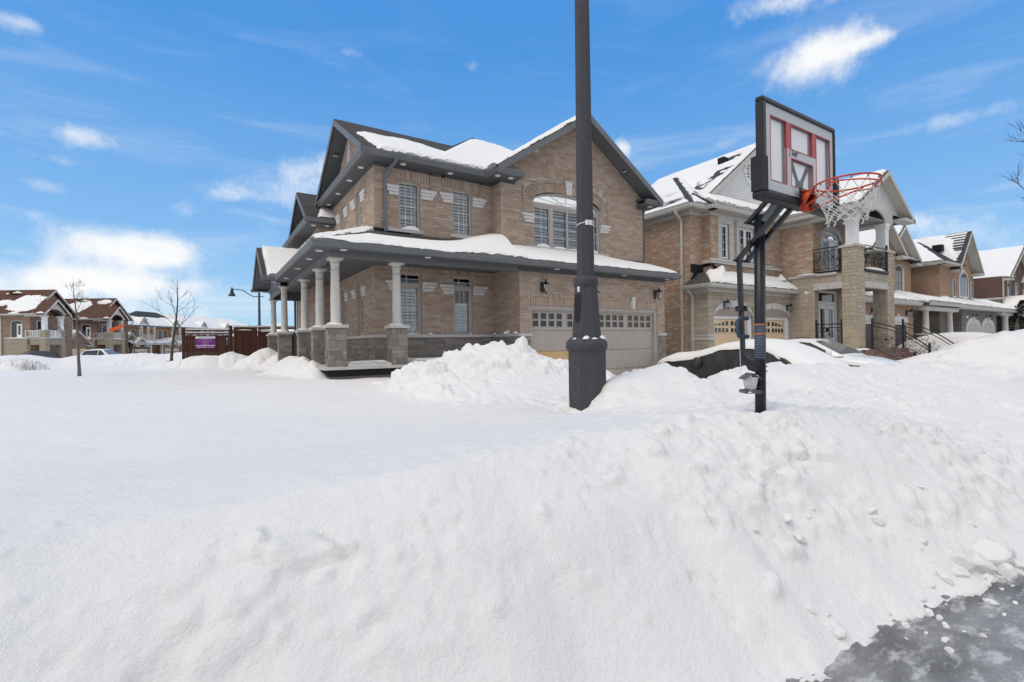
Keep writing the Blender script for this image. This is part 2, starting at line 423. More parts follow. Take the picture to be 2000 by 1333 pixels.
def unit_cube(mat):
    if mat.name not in UNIT:
        m = MB(); m.box(-.5, .5, -.5, .5, -.5, .5)
        me = bpy.data.meshes.new('block_' + mat.name); me.from_pydata(m.v, [], m.f); me.materials.append(mat); UNIT[mat.name] = me
    return UNIT[mat.name]
def blocks(name, massname, items, mat, parent, limit=300, eye=Vector((0, 0, CAMZ))):
    """items: (centre, U, N, (su, sz, sn)); the nearest become objects of their own, the rest one joined part"""
    items = sorted(items, key=lambda it: (Vector(it[0]) - eye).length / max(.02, it[3][0] * it[3][1]) ** .5)
    b = base_of(parent)
    for c, U, N, (su, sz, sn) in items[:limit]:
        o = bpy.data.objects.new(name, unit_cube(mat)); COL.objects.link(o); o.parent = parent
        W = U.cross(N) if False else N.cross(U)
        R = Matrix((U, N, U.cross(N))).transposed().to_4x4()
        o.matrix_local = Matrix.Translation(Vector(c) - b) @ R @ Matrix.Diagonal((su, sn, sz, 1))
    rest = items[limit:]
    if rest:
        m = MB()
        for c, U, N, (su, sz, sn) in rest:
            c = Vector(c); W = U.cross(N); a = U * (su / 2); d = N * (sn / 2); e = W * (sz / 2)
            m.add([c - a - d - e, c + a - d - e, c + a + d - e, c - a + d - e, c - a - d + e, c + a - d + e, c + a + d + e, c - a + d + e],
                  [(0, 3, 2, 1), (4, 5, 6, 7), (0, 1, 5, 4), (1, 2, 6, 5), (2, 3, 7, 6), (3, 0, 4, 7)])
        m.build(massname, mat, parent, kind='stuff')

class Plane:
    """a vertical wall plane: u runs along it, n outward"""
    def __init__(s, O, U, N): s.O = Vector(O); s.U = Vector(U); s.N = Vector(N)
    def p(s, u, z, n=0.0): return s.O + s.U * u + s.N * n + Vector((0, 0, z))
def front(Y): return Plane((0, Y, 0), (1, 0, 0), (0, -1, 0))
def leftw(X): return Plane((X, 0, 0), (0, 1, 0), (-1, 0, 0))
def rightw(X): return Plane((X, 0, 0), (0, 1, 0), (1, 0, 0))

def wall(mb, pl, u0, u1, z0, z1, holes=(), reveal=.14):
    us = sorted({u0, u1, *[h[0] for h in holes], *[h[1] for h in holes]}); zs = sorted({z0, z1, *[h[2] for h in holes], *[h[3] for h in holes]})
    us = [u for u in us if u0 <= u <= u1]; zs = [z for z in zs if z0 <= z <= z1]
    for a, b in zip(us, us[1:]):
        for c, d in zip(zs, zs[1:]):
            mu, mz = (a + b) / 2, (c + d) / 2
            if any(h[0] < mu < h[1] and h[2] < mz < h[3] for h in holes): continue
            mb.quad(pl.p(a, c), pl.p(b, c), pl.p(b, d), pl.p(a, d))
    for h in holes:
        a, b, c, d = h[:4]; r = -reveal
        mb.quad(pl.p(a, c), pl.p(a, d), pl.p(a, d, r), pl.p(a, c, r)); mb.quad(pl.p(b, c), pl.p(b, d), pl.p(b, d, r), pl.p(b, c, r))
        mb.quad(pl.p(a, d), pl.p(b, d), pl.p(b, d, r), pl.p(a, d, r)); mb.quad(pl.p(a, c), pl.p(b, c), pl.p(b, c, r), pl.p(a, c, r))
def subtract(iv, a, b):
    out = []
    for x, y in iv:
        if b <= x or a >= y: out.append((x, y)); continue
        if a > x: out.append((x, a))
        if b < y: out.append((b, y))
    return out
def lay(pl, u0, u1, z0, z1, L=.26, h=.075, j=.010, holes=(), edge=None, depth=.014, n=0.0, ashlar=False, rng=None, end0=0, end1=0):
    """courses of brick (or random ashlar) on a wall; returns block items"""
    rng = rng or random.Random(int(abs(u0 * 97 + z0 * 31 + pl.O.x * 7 + pl.O.y * 13) * 10)); items = []
    U, N = pl.U, pl.N; z = z0; row = 0
    while z < z1 - .02:
        hh = h if not ashlar else h * rng.choice((.7, 1, 1, 1.45))
        hh = min(hh, z1 - z)
        lo, hi = u0, u1
        if edge:
            e = edge(z + hh); lo, hi = max(lo, e[0]), min(hi, e[1])
        if hi - lo > .05:
            iv = [(lo, hi)]; zm = z + hh / 2
            for ho in holes:
                if ho[2] < zm < ho[3]:
                    a, b = ho[0], ho[1]
                    if len(ho) > 4: a, b = ho[4](zm)
                    iv = subtract(iv, a, b)
            for a, b in iv:
                u = a
                off = (row % 2) * L * .5 + (rng.uniform(-.05, .05) if not ashlar else rng.uniform(0, L))
                first = True
                while u < b - .012:
                    ln = (L if not ashlar else L * rng.uniform(.45, 1.35))
                    if first and off > .03: ln = min(ln, max(off, .06)) if not ashlar else ln * .7
                    first = False
                    e2 = min(u + ln, b)
                    if b - e2 < .05: e2 = b
                    su = e2 - u - j
                    if su > .015:
                        d = depth + rng.uniform(-.004, .004) * (2 if ashlar else 1)
                        items.append((pl.p((u + e2) / 2, z + hh / 2, n + d / 2 - .004), U, N, (su, hh - j, d)))
                    u = e2
        z += hh; row += 1
    return items
def soldiers(pl, u0, u1, z0, z1, w=.075, j=.009, depth=.026, n=0.0):
    k = max(1, round((u1 - u0) / w)); ww = (u1 - u0) / k
    return [(pl.p(u0 + ww * (i + .5), (z0 + z1) / 2, n + depth / 2 - .004), pl.U, pl.N, (ww - j, z1 - z0 - j, depth + (i * 7 % 5) * .0012)) for i in range(k)]

def window(par, pl, u0, u1, z0, z1, cols=2, rows=4, mat=None, fw=.055, n0=-.06, transom=0, shutter='all', sash=True, name='window', glass=None, mun=True):
    mat = mat or M['taupe_trim']; glass = glass or M['glass']
    f = MB()
    f.fbox(pl, u0, u0 + fw, z0, z1, n0 - .07, n0); f.fbox(pl, u1 - fw, u1, z0, z1, n0 - .07, n0)
    f.fbox(pl, u0 + fw, u1 - fw, z0, z0 + fw, n0 - .07, n0); f.fbox(pl, u0 + fw, u1 - fw, z1 - fw, z1, n0 - .07, n0)
    zt = z1 - fw
    if transom:
        zt = z1 - fw - transom
        f.fbox(pl, u0 + fw, u1 - fw, zt - .09, zt, n0 - .07, n0 + .005)
        top = (u0 + fw + .03, u1 - fw - .03, zt + .02, z1 - fw - .02)
    o = f.build(name, mat, par)
    if transom:
        g = MB(); g.quad(pl.p(top[0] - .03, top[2] - .02, n0 - .035), pl.p(top[1] + .03, top[2] - .02, n0 - .035), pl.p(top[1] + .03, top[3] + .02, n0 - .035), pl.p(top[0] - .03, top[3] + .02, n0 - .035))
        g.build('pane', glass, o)
        if mun:
            b = MB(); uu = top[0] + (top[1] - top[0]) * .3; b.fbox(pl, uu - .006, uu + .006, top[2] - .02, top[3] + .02, n0 - .030, n0 - .022)
            zz = (top[2] + top[3]) / 2; b.fbox(pl, top[0] - .03, top[1] + .03, zz - .006, zz + .006, n0 - .0305, n0 - .0225); b.build('muntin', M['shutter'], o)
    a, b_, c, d = u0 + fw, u1 - fw, z0 + fw, zt - (.09 if transom else 0)
    if sash:
        s = MB(); w = .035
        s.fbox(pl, a, a + w, c, d, n0 - .06, n0 - .015); s.fbox(pl, b_ - w, b_, c, d, n0 - .06, n0 - .015)
        s.fbox(pl, a + w, b_ - w, c, c + w, n0 - .06, n0 - .015); s.fbox(pl, a + w, b_ - w, d - w, d, n0 - .06, n0 - .015)
        s.build('sash', mat, o); a += w; b_ -= w; c += w; d -= w
    g = MB(); g.quad(pl.p(a, c, n0 - .04), pl.p(b_, c, n0 - .04), pl.p(b_, d, n0 - .04), pl.p(a, d, n0 - .04)); g.build('pane', glass, o)
    if mun and (cols > 1 or rows > 1):
        m = MB()
        for i in range(1, cols): u = a + (b_ - a) * i / cols; m.fbox(pl, u - .0055, u + .0055, c, d, n0 - .038, n0 - .028)
        for i in range(1, rows): z = c + (d - c) * i / rows; m.fbox(pl, a, b_, z - .0055, z + .0055, n0 - .0385, n0 - .0285)
        m.build('muntin', M['shutter'], o)
    if shutter:
        s = MB(); zb = c; zc = d
        if shutter == 'low': zc = c + (d - c) * .62
        if shutter == 'closedlow': zc = c + (d - c) * .70
        st = .045; nb = n0 - .13
        s.fbox(pl, a, a + st, zb, zc, nb, nb + .03); s.fbox(pl, b_ - st, b_, zb, zc, nb, nb + .03)
        s.fbox(pl, a + st, b_ - st, zb, zb + .06, nb, nb + .03); s.fbox(pl, a + st, b_ - st, zc - .06, zc, nb, nb + .03)
        z = zb + .065; pitch = .085
        while z < zc - .075:
            P = pl.p
            t = .064 if shutter in ('low', 'closedlow') else .056
            s.add([P(a + st, z, nb + .030), P(b_ - st, z, nb + .030), P(b_ - st, z + t, nb), P(a + st, z + t, nb), P(a + st, z + .008, nb + .034), P(b_ - st, z + .008, nb + .034), P(b_ - st, z + t + .008, nb + .004), P(a + st, z + t + .008, nb + .004)],
                  [(0, 3, 2, 1), (4, 5, 6, 7), (0, 1, 5, 4), (1, 2, 6, 5), (2, 3, 7, 6), (3, 0, 4, 7)])
            z += pitch
        s.build('shutter', M['shutter'], o)
    return o

def roof_uv(me_name, poly_list, mat, parent, thick=.05):
    """roof slabs: each polygon starts with its two eave corners; uv in metres along the eave and up the slope"""
    v = []; f = []; uv = []
    for poly in poly_list:
        P = [Vector(p) for p in poly]
        e = (P[1] - P[0]); e = Vector((e.x, e.y, 0)).normalized()
        nrm = (P[1] - P[0]).cross(P[-1] - P[0]).normalized()
        if nrm.z < 0: nrm = -nrm
        s = nrm.cross(e)
        if s.z < 0: s = -s
        n = len(P); o = len(v)
        for p in P: v.append(tuple(p)); uv.append(((p - P[0]).dot(e) + P[0].x + P[0].y, (p - P[0]).dot(s)))
        for p in P: v.append(tuple(p - nrm * thick)); uv.append((0, 0))
        f.append(tuple(range(o, o + n))); f.append(tuple(range(o + n, o + 2 * n))[::-1])
        f += [(o + i, o + n + i, o + n + (i + 1) % n, o + (i + 1) % n) for i in range(n)]
    return mk(me_name, v, f, mat, parent, uvs=uv)

# ---- numpy value noise
def _h(ix, iy, seed):
    n = (ix.astype(np.int64) * 374761393 + iy.astype(np.int64) * 668265263 + seed * 1442695041) & 0x7fffffff
    n = ((n ^ (n >> 13)) * 1274126177) & 0x7fffffff
    n = n ^ (n >> 16)
    return (n & 0xffff) / 32767.5 - 1.0
def vnoise(x, y, seed=0):
    ix = np.floor(x); iy = np.floor(y); fx = x - ix; fy = y - iy
    ux = fx * fx * fx * (fx * (fx * 6 - 15) + 10); uy = fy * fy * fy * (fy * (fy * 6 - 15) + 10)
    a = _h(ix, iy, seed); b = _h(ix + 1, iy, seed); c = _h(ix, iy + 1, seed); d = _h(ix + 1, iy + 1, seed)
    return a + (b - a) * ux + (c - a) * uy + (a - b - c + d) * ux * uy
def fbm(x, y, oct=5, gain=.5, seed=0, ridged=False):
    t = np.zeros_like(x); amp = 1.0; nrm = 0
    for i in range(oct):
        n = vnoise(x * 2 ** i + 17.3 * i, y * 2 ** i - 9.1 * i, seed + i)
        if ridged: n = 1 - 2 * np.abs(n)
        t += n * amp; nrm += amp; amp *= gain
    return t / nrm
def sstep(a, b, x):
    t = np.clip((x - a) / (b - a), 0, 1); return t * t * (3 - 2 * t)

def snow_sheet(par, quad, thick, res=.07, name='roof_snow', mat=None, lift=.0, tri=None):
    """snow lying on a roof plane; quad: eave left, eave right, top right, top left. thick(S, T, W, H) -> depth in metres (S, T in metres)"""
    A, B, C, D = [Vector(p) for p in quad]
    W = (B - A).length; H = ((D - A).length + (C - B).length) / 2
    nu = max(4, int(W / res)); nv = max(4, int(H / res))
    nrm = (B - A).cross(D - A)
    if nrm.length < 1e-6: nrm = (B - A).cross(C - A)
    nrm = nrm.normalized()
    if nrm.z < 0: nrm = -nrm
    s = np.linspace(0, 1, nu + 1); t = np.linspace(0, 1, nv + 1); S, T = np.meshgrid(s, t)
    a, b, c, d = [np.array(p) for p in (A, B, C, D)]
    P = (a[None, None] * ((1 - S) * (1 - T))[..., None] + b[None, None] * (S * (1 - T))[..., None] + c[None, None] * (S * T)[..., None] + d[None, None] * ((1 - S) * T)[..., None])
    wl = np.linalg.norm(P[:, -1] - P[:, 0], axis=1)[:, None]
    th = thick(S * wl, T * H, wl, H)
    th = np.clip(th, -.035, None)
    z = P + np.array(nrm)[None, None] * (th + lift)[..., None]
    v = z.reshape(-1, 3).tolist(); n1 = nu + 1
    keep = th > -.034
    f = []
    for j in range(nv):
        for i in range(nu):
            if keep[j, i] or keep[j, i + 1] or keep[j + 1, i] or keep[j + 1, i + 1]:
                f.append((j * n1 + i, j * n1 + i + 1, (j + 1) * n1 + i + 1, (j + 1) * n1 + i))
    # close the rim down to the roof
    rim = [j * n1 for j in range(nv, -1, -1)] + list(range(1, n1)) + [j * n1 + nu for j in range(1, nv + 1)] + [nv * n1 + i for i in range(nu - 1, -1, -1)]
    low = {}
    Pm = (P - np.array(nrm)[None, None] * .03).reshape(-1, 3)
    for k in rim:
        if k not in low: low[k] = len(v); v.append(Pm[k].tolist())
    for x, y in zip(rim, rim[1:]):
        f.append((x, y, low[y], low[x]))
    return mk(name, v, f, mat or M['snow_roof'], par, True)
def even_snow(d=.10, seed=0, edge=.12, ragged=.03, lo=0.0, base_drop=0.0):
    def fn(S, T, W, H):
        n = fbm(S * 1.1 + seed * 3.7, T * 1.1 + seed, 5, .55, seed)
        t = d * (1 + .22 * n)
        rim = np.minimum(np.minimum(S, W - S), np.minimum(T * 1.3 + .06, (H - T)))
        rim = np.clip((rim + ragged * fbm(S * 6 + seed, T * 6, 3, .6, seed + 5)) / edge, 0, 1)
        return t * np.sqrt(rim) - .012 * (rim <= 0) + lo
    return fn
def clump(par, c, rx, ry, h, seed=0, name='snow_patch', mat=None, n=10, sharp=1.0):
    """a small heap of snow on a ledge"""
    rr = random.Random(seed); v = []; f = []
    rings = 5
    for j in range(rings + 1):
        q = j / rings
        for k in range(n):
            a = 2 * PI * k / n; w = 1 + (rr.uniform(-.16, .16) if j else 0)
            v.append((c[0] + rx * q * math.cos(a) * w, c[1] + ry * q * math.sin(a) * w, c[2] + h * (1 - q ** (2 * sharp)) * (1 + rr.uniform(-.12, .12)) - .004))
    for j in range(rings):
        for k in range(n): f.append((j * n + k, j * n + (k + 1) % n, (j + 1) * n + (k + 1) % n, (j + 1) * n + k))
    return mk(name, v, f, mat or M['snow_roof'], par, True)
GUT = [0]
def gutter(mb, a, b, out, h=.13, d=.11):
    """K-profile gutter from a to b (top back edge), out = outward unit vector"""
    GUT[0] += 1; dz = Vector((0, 0, -.0017 * (GUT[0] % 5)))      # no two runs share a plane where they meet
    a, b, o = Vector(a) + dz, Vector(b) + dz, Vector(out); up = Vector((0, 0, 1)); h = h + .0006 * (GUT[0] % 3)
    prof = [(0, -h), (.055, -h), (.085, -h * .55), (d, -h * .25), (d, 0), (d - .015, 0), (d - .015, -.02), (0, -.02)]
    mb.prism([a + o * x + up * z for x, z in prof], b - a)
def text_mesh(par, s, size, pl, u, z, n, mat, name='lettering', ext=.001, align='CENTER', shear=0):
    cu = bpy.data.curves.new('txt', 'FONT'); cu.body = s; cu.size = size; cu.align_x = align; cu.align_y = 'CENTER'; cu.extrude = ext; cu.shear = shear
    to = bpy.data.objects.new('txt', cu); COL.objects.link(to)
    dg = bpy.context.evaluated_depsgraph_get(); me0 = to.evaluated_get(dg).to_mesh()
    v = [tuple(pl.p(u + q.co.x, z + q.co.y, n + q.co.z)) for q in me0.vertices]; f = [tuple(p.vertices) for p in me0.polygons]
    bpy.data.objects.remove(to); bpy.data.curves.remove(cu)
    return mk(name, v, f, mat, par)
# ------------------------------------------------------------------ ground: snow sheet and the icy road under it
def axis_grid(pts):
    """graded axis: list of (coordinate, spacing) breakpoints"""
    out = [pts[0][0]]
    for (a, da), (b, db) in zip(pts, pts[1:]):
        x = a
        while True:
            t = (x - a) / (b - a); d = da + (db - da) * max(0, min(1, t)); x += d
            if x >= b - .3 * d: break
            out.append(x)
        out.append(b)
    return np.array(out)
RIDGES = [
    # (X, Y, height, half-width) polylines; heaps of shovelled and ploughed snow
    [(3.0, 8.9, .98, .6), (3.35, 8.6, 1.14, .6), (3.72, 8.2, 1.50, .8), (4.3, 8.05, 1.66, .9), (4.75, 8.0, 1.68, .9), (5.2, 7.95, 1.60, .85), (5.75, 7.75, 1.40, .8), (6.2, 7.4, 1.24, .8), (6.8, 7.0, 1.05, .8)],
    [(3.6, 7.2, 1.12, 1.1), (4.4, 6.9, 1.20, 1.2), (5.2, 6.5, 1.15, 1.1), (5.5, 6.0, 1.02, .9), (5.0, 5.7, .95, .9), (4.4, 5.9, .92, .9)],
    [(4.9, 3.7, 1.02, .9), (5.6, 3.6, 1.02, .9), (7.0, 3.5, .95, .9), (9, 3.5, .86, .9), (12, 3.6, .75, .9)],
    [(4.33, 4.55, 1.02, 0.4), (4.5, 4.6, 1.22, 0.5), (4.62, 4.62, 1.28, 0.7), (4.9, 4.6, 1.32, 0.8), (5.2, 4.6, 1.33, 0.8), (5.47, 4.6, 1.39, 0.8), (5.75, 4.62, 1.08, 0.75), (6.05, 4.65, 0.83, 0.7), (6.28, 4.65, 0.75, 0.7), (6.6, 4.6, 0.95, 0.8), (7.25, 4.6, 1.16, 0.9), (8.15, 4.6, 1.28, 1), (9.1, 4.6, 1.25, 1), (10.3, 4.6, 1.19, 1), (11.9, 4.6, 1.08, 1), (13, 4.6, 1.10, 1), (14.2, 4.6, 1.13, 1), (15.5, 4.6, 0.98, 1), (17, 4.6, 0.94, 1), (18.9, 4.6, 0.88, 1.1), (20.5, 4.7, 0.76, 1.1), (23, 5, 0.61, 1.2)],
    [(17.3, 6.6, .55, 1.0), (19.3, 6.1, 1.05, 1.1), (21.5, 5.4, 1.42, 1.3), (24, 5.0, 1.80, 1.5), (26.5, 5.0, 1.88, 1.6), (30, 5.0, 1.9, 1.6), (36, 5, 1.8, 1.6), (60, 5, 1.6, 1.6)],
    [(-1.3, 20.9, 1.18, .7), (-.7, 20.7, 1.27, .7), (-.35, 20.7, 1.38, .7), (0, 20.6, 1.44, .7), (.45, 20.6, 1.40, .7), (.8, 20.6, 1.53, .7), (1.1, 20.5, 1.42, .7), (1.42, 20.5, 1.20, .6)],
    [(1.50, 18.9, 1.42, .7), (1.70, 18.8, 1.62, .6), (1.86, 18.7, 1.66, .5), (2.2, 18.5, 1.45, .5)],
    [(2.0, 17.7, 1.40, .5), (2.15, 17.1, 1.3, .5)], [(2.0, 14.9, 1.42, .6), (2.0, 14.0, 1.40, .6), (2.05, 13.2, 1.40, .5), (2.1, 12.2, 1.30, .5), (2.05, 11.5, 1.34, .45), (2.0, 11.0, 1.22, .4)],
    [(-14, 25.5, 1.45, 2), (-7.3, 28.0, 1.47, 1.8), (-6.35, 28.2, 1.50, 1.6), (-6.0, 28.3, 1.32, 1.0), (-5.70, 28.3, .80, .9), (-5.40, 28.4, 1.32, 1.0), (-4.7, 28.5, 1.44, 1.6), (-3.9, 28.7, 1.42, 1.6), (-2.6, 28.8, 1.45, 1.6), (-1.7, 28.9, 1.42, 1.6), (-.9, 29.0, 1.50, 1.6), (3, 29.2, 1.5, 1.6)],
]
def crest_h(X):
    return np.interp(X, [-40, -1.5, 0, 3, 4.7, 5.6, 6.6, 7.6, 9.5, 11.5, 13, 16, 20, 40], [.90, .92, .97, 1.05, 1.06, 1.0, .82, .62, .40, .36, .5, .7, .8, .9])
def foot_y(X):
    return 1.38 + .14 * fbm(X * .55, X * 0 + 3.3, 4, .6, 3) + .05 * vnoise(X * 3, X * 0, 8) - .125 * np.clip(X - 2.6, 0, 3.6)
def ground_h(X, Y):
    foot = foot_y(X)
    d = Y - foot
    zc = crest_h(X)
    lawn = .80 + .15 * sstep(5, 10, Y) + .17 * (1 - sstep(2.6, 5.2, Y)) * (1 - sstep(3.5, 5.5, X)) + .06 * fbm(X * .22, Y * .22, 3, .5, 40)
    lawn = lawn * (1 - sstep(29.5, 33, Y - .25 * (X + 5) * 0)) + .02
    # driveways between the houses are lower
    drv = sstep(6.4, 7.6, X) * (1 - sstep(12.4, 13.4, X)) * sstep(2.5, 4.0, Y)
    lawn = lawn * (1 - drv * .6)
    drv2 = sstep(14.8, 16.0, X) * sstep(2.5, 4.5, Y); lawn = lawn * (1 - drv2 * .55)
    rise = np.clip((d + .05) / 1.35, 0, 1)
    face = zc * (1 - (1 - rise) ** 1.35) * (.62 + .38 * sstep(-.1, .8, d))
    beyond = sstep(1.15, 3.0, d)
    h = face * (1 - beyond) + lawn * beyond
    h = np.where(d < -.1, -.09, h)
    # heaps
    amp = sstep(.0, .5, d) * (1 - sstep(1.15, 1.9, d)) * 1.0
    for line in RIDGES:
        P = np.array(line); x0, x1 = P[:, 0].min() - 4, P[:, 0].max() + 4; y0, y1 = P[:, 1].min() - 4, P[:, 1].max() + 4
        m = (X > x0) & (X < x1) & (Y > y0) & (Y < y1)
        if not m.any(): continue
        x = X[m]; y = Y[m]; best = np.full(x.shape, -9.0)
        for a, b in zip(P, P[1:]):
            vx, vy = b[0] - a[0], b[1] - a[1]; L2 = vx * vx + vy * vy
            t = np.clip(((x - a[0]) * vx + (y - a[1]) * vy) / L2, 0, 1)
            dist = np.hypot(x - a[0] - t * vx, y - a[1] - t * vy); hh = a[2] + (b[2] - a[2]) * t; ww = a[3] + (b[3] - a[3]) * t
            q = dist / (ww * 1.7)
            val = hh - (hh * .9) * (np.clip(q, 0, None) ** 1.35) * .62
            best = np.maximum(best, val)
        k = .07; hm = h[m]
        s = np.maximum(hm, best) + k * np.log1p(np.exp(-np.abs(hm - best) / k)) * .6
        am = amp[m]; am = np.maximum(am, sstep(-.25, .08, best - hm) * .9); amp[m] = am
        h[m] = s
    # surface: soft everywhere, lumpy on heaps
    h += .030 * fbm(X * .9, Y * .9, 4, .5, 50) * sstep(.0, .4, d)
    amp = np.maximum(amp, .8 * sstep(2.8, 4.2, X) * sstep(.6, 1.2, d) * (1 - sstep(4.6, 5.4, Y)) * (1 - .5 * sstep(8, 13, X)))
    # the road edge: ragged snow thinning out over the asphalt
    e = sstep(.30, -.12, d)
    h += e * .05 * fbm(X * 4, Y * 5, 5, .6, 70)
    return h, amp, d
def cells(x, y, seed):
    """cellular noise: random value of the nearest cell and the gap to the second nearest"""
    ix = np.floor(x); iy = np.floor(y); f1 = np.full(x.shape, 9.0); f2 = np.full(x.shape, 9.0); val = np.zeros(x.shape)
    for a in (-1, 0, 1):
        for b in (-1, 0, 1):
            cx = ix + a; cy = iy + b
            dx = cx + .5 + .42 * _h(cx, cy, seed) - x; dy = cy + .5 + .42 * _h(cx, cy, seed + 1) - y
            q = np.sqrt(dx * dx + dy * dy); new = q < f1
            f2 = np.where(new, f1, np.minimum(f2, q)); val = np.where(new, _h(cx, cy, seed + 2), val); f1 = np.where(new, q, f1)
    return val, f2 - f1
def detail(X, Y, h, amp, d):
    """relief of the snow, measured along the surface normal"""
    S = Y * .75 + h * .95
    right = sstep(2.4, 4.6, X); heap = sstep(3.0, 4.2, Y)
    lumpy = .26 + .74 * np.maximum(right, heap)
    t = .008 * fbm(X * 4, Y * 4, 4, .55, 51) * sstep(.2, .6, d)
    t += amp * lumpy * .055 * fbm(X * 1.5, S * 1.5, 6, .58, 60) + amp * .03 * fbm(X * .8 + 5, S * .9, 3, .5, 66)
    patch = sstep(-.10, .30, fbm(X * .85 + 3, S * 1.0, 4, .6, 77)) * (.45 + .55 * lumpy)
    fa = np.maximum(amp, .12 * sstep(.2, .5, d))
    wx = X + .10 * fbm(X * 3, S * 3, 3, .5, 90); wy = S + .10 * fbm(X * 3 + 9, S * 3, 3, .5, 91)
    v1, g1 = cells(wx * 4.2, wy * 4.2, 200); v2, g2 = cells(wx * 10, wy * 10, 210); v3, g3 = cells(wx * 22, wy * 22, 220)
    big = sstep(.0, .35, fbm(X * .7 - 4, S * .8, 3, .6, 92))
    t += fa * patch * (.046 * big * v1 * np.clip(g1 * 5, 0, 1) - .018 * big * np.exp(-g1 / .06) + .022 * v2 * np.clip(g2 * 4, 0, 1) - .008 * np.exp(-g2 / .08) + .008 * v3 * np.clip(g3 * 4, 0, 1))
    t += fa * .006 * fbm(X * 15, S * 15, 4, .65, 79) + fa * patch * .016 * fbm(X * 7, S * 7, 4, .65, 78)
    return t
def build_ground():
    xs = axis_grid([(-1500, 400), (-200, 40), (-40, 2.2), (-12, .30), (-3, .06), (-1.2, .022), (5.2, .022), (9, .05), (22, .14), (40, .6), (120, 8), (400, 60), (1500, 400)])
    ys = axis_grid([(-800, 300), (-60, 12), (-6, .8), (.4, .05), (.9, .022), (2.9, .022), (5.6, .04), (9.5, .05), (12, .08), (22, .11), (33, .25), (60, 2.5), (160, 12), (500, 80), (2200, 500)])
    X, Y = np.meshgrid(xs, ys)
    h, amp, d = ground_h(X, Y)
    for cx, cy, r, dep in ((4.00, 4.68, .24, .22), (4.34, 2.50, .10, .06)):      # hollows melted round the two posts
        h -= dep * np.exp(-((X - cx) ** 2 + (Y - cy) ** 2) / r ** 2)
    det = detail(X, Y, h, amp, d)
    rng = np.random.RandomState(5)
    def lump(n, xr, yr, rr, flat, ok=None):
        """single lumps thrown up by the plough, and pits where flat < 0"""
        for _ in range(n):
            cx = rng.uniform(*xr); cy = rng.uniform(*yr); r = rr[0] + (rr[1] - rr[0]) * rng.rand() ** 3
            if ok and not ok(cx, cy): continue
            i0, i1 = np.searchsorted(xs, [cx - 1.6 * r, cx + 1.6 * r]); j0, j1 = np.searchsorted(ys, [cy - 1.6 * r, cy + 1.6 * r])
            if i1 - i0 < 2 or j1 - j0 < 2: continue
            hc = h[(j0 + j1) // 2, (i0 + i1) // 2]
            ax = rng.uniform(.7, 1.4); th = rng.uniform(0, PI)
            dx = X[j0:j1, i0:i1] - cx; dy = (Y[j0:j1, i0:i1] - cy) * .75 + (h[j0:j1, i0:i1] - hc) * .95
            u = (dx * math.cos(th) + dy * math.sin(th)) / r / ax; v = (-dx * math.sin(th) + dy * math.cos(th)) / r * ax
            q = np.sqrt(u * u + v * v) + .18 * fbm(u * 1.7 + cx * 9, v * 1.7 + cy * 9, 2, .5, 5)
            det[j0:j1, i0:i1] += r * flat * np.clip(1.12 - q ** 3, 0, 1) ** .8 * np.clip(.15 + amp[j0:j1, i0:i1], 0, 1)
    lump(160, (-1.5, 3), (1.2, 2.8), (.010, .05), .45); lump(520, (2.4, 9), (1.0, 3.6), (.012, .095), .5)
    lump(620, (3.8, 14), (2.6, 5.6), (.02, .12), .42); lump(420, (2.6, 6.8), (6.6, 9.2), (.03, .15), .5)
    lump(160, (15, 30), (3.2, 6.5), (.08, .35), .35); lump(120, (-1, 3), (10.5, 20.5), (.05, .2), .3)
    lump(160, (1.5, 8), (1.2, 3.2), (.008, .035), -1.0); lump(120, (3.5, 10), (3, 5.4), (.02, .07), -.7); lump(60, (2.8, 6.4), (7, 8.6), (.03, .07), -.7)
    gx = np.gradient(h, axis=1) / np.gradient(X, axis=1); gy = np.gradient(h, axis=0) / np.gradient(Y, axis=0)
    ln = np.sqrt(gx * gx + gy * gy + 1)
    near = (np.abs(X) < 35) & (Y < 35) & (Y > -2)
    X0, Y0 = X, Y
    X = np.where(near, X0 - gx / ln * det, X0); Y = np.where(near, Y0 - gy / ln * det, Y0); h = h + np.where(near, det / ln, 0)
    # level patch behind the crest stays smooth; keep the snow under the porch and the houses below the floors
    nx, ny = len(xs), len(ys)
    idx = np.arange(nx * ny).reshape(ny, nx)
    quads = np.stack([idx[:-1, :-1], idx[:-1, 1:], idx[1:, 1:], idx[1:, :-1]], -1).reshape(-1, 4)
    me = bpy.data.meshes.new('snow_ground')
    v = np.stack([X, Y, h], -1).reshape(-1, 3).astype(np.float32)
    me.vertices.add(len(v)); me.vertices.foreach_set('co', v.ravel())
    me.loops.add(quads.size); me.loops.foreach_set('vertex_index', quads.ravel().astype(np.int32))
    me.polygons.add(len(quads)); me.polygons.foreach_set('loop_start', np.arange(0, quads.size, 4, dtype=np.int32)); me.polygons.foreach_set('loop_total', np.full(len(quads), 4, np.int32))
    me.polygons.foreach_set('use_smooth', np.ones(len(quads), bool))
    me.materials.append(M['snow']); me.update(calc_edges=True); me.validate()
    o = bpy.data.objects.new('snow_ground', me); COL.objects.link(o); o['kind'] = 'structure'
    print('GROUND', nx, ny, len(quads))
    return o
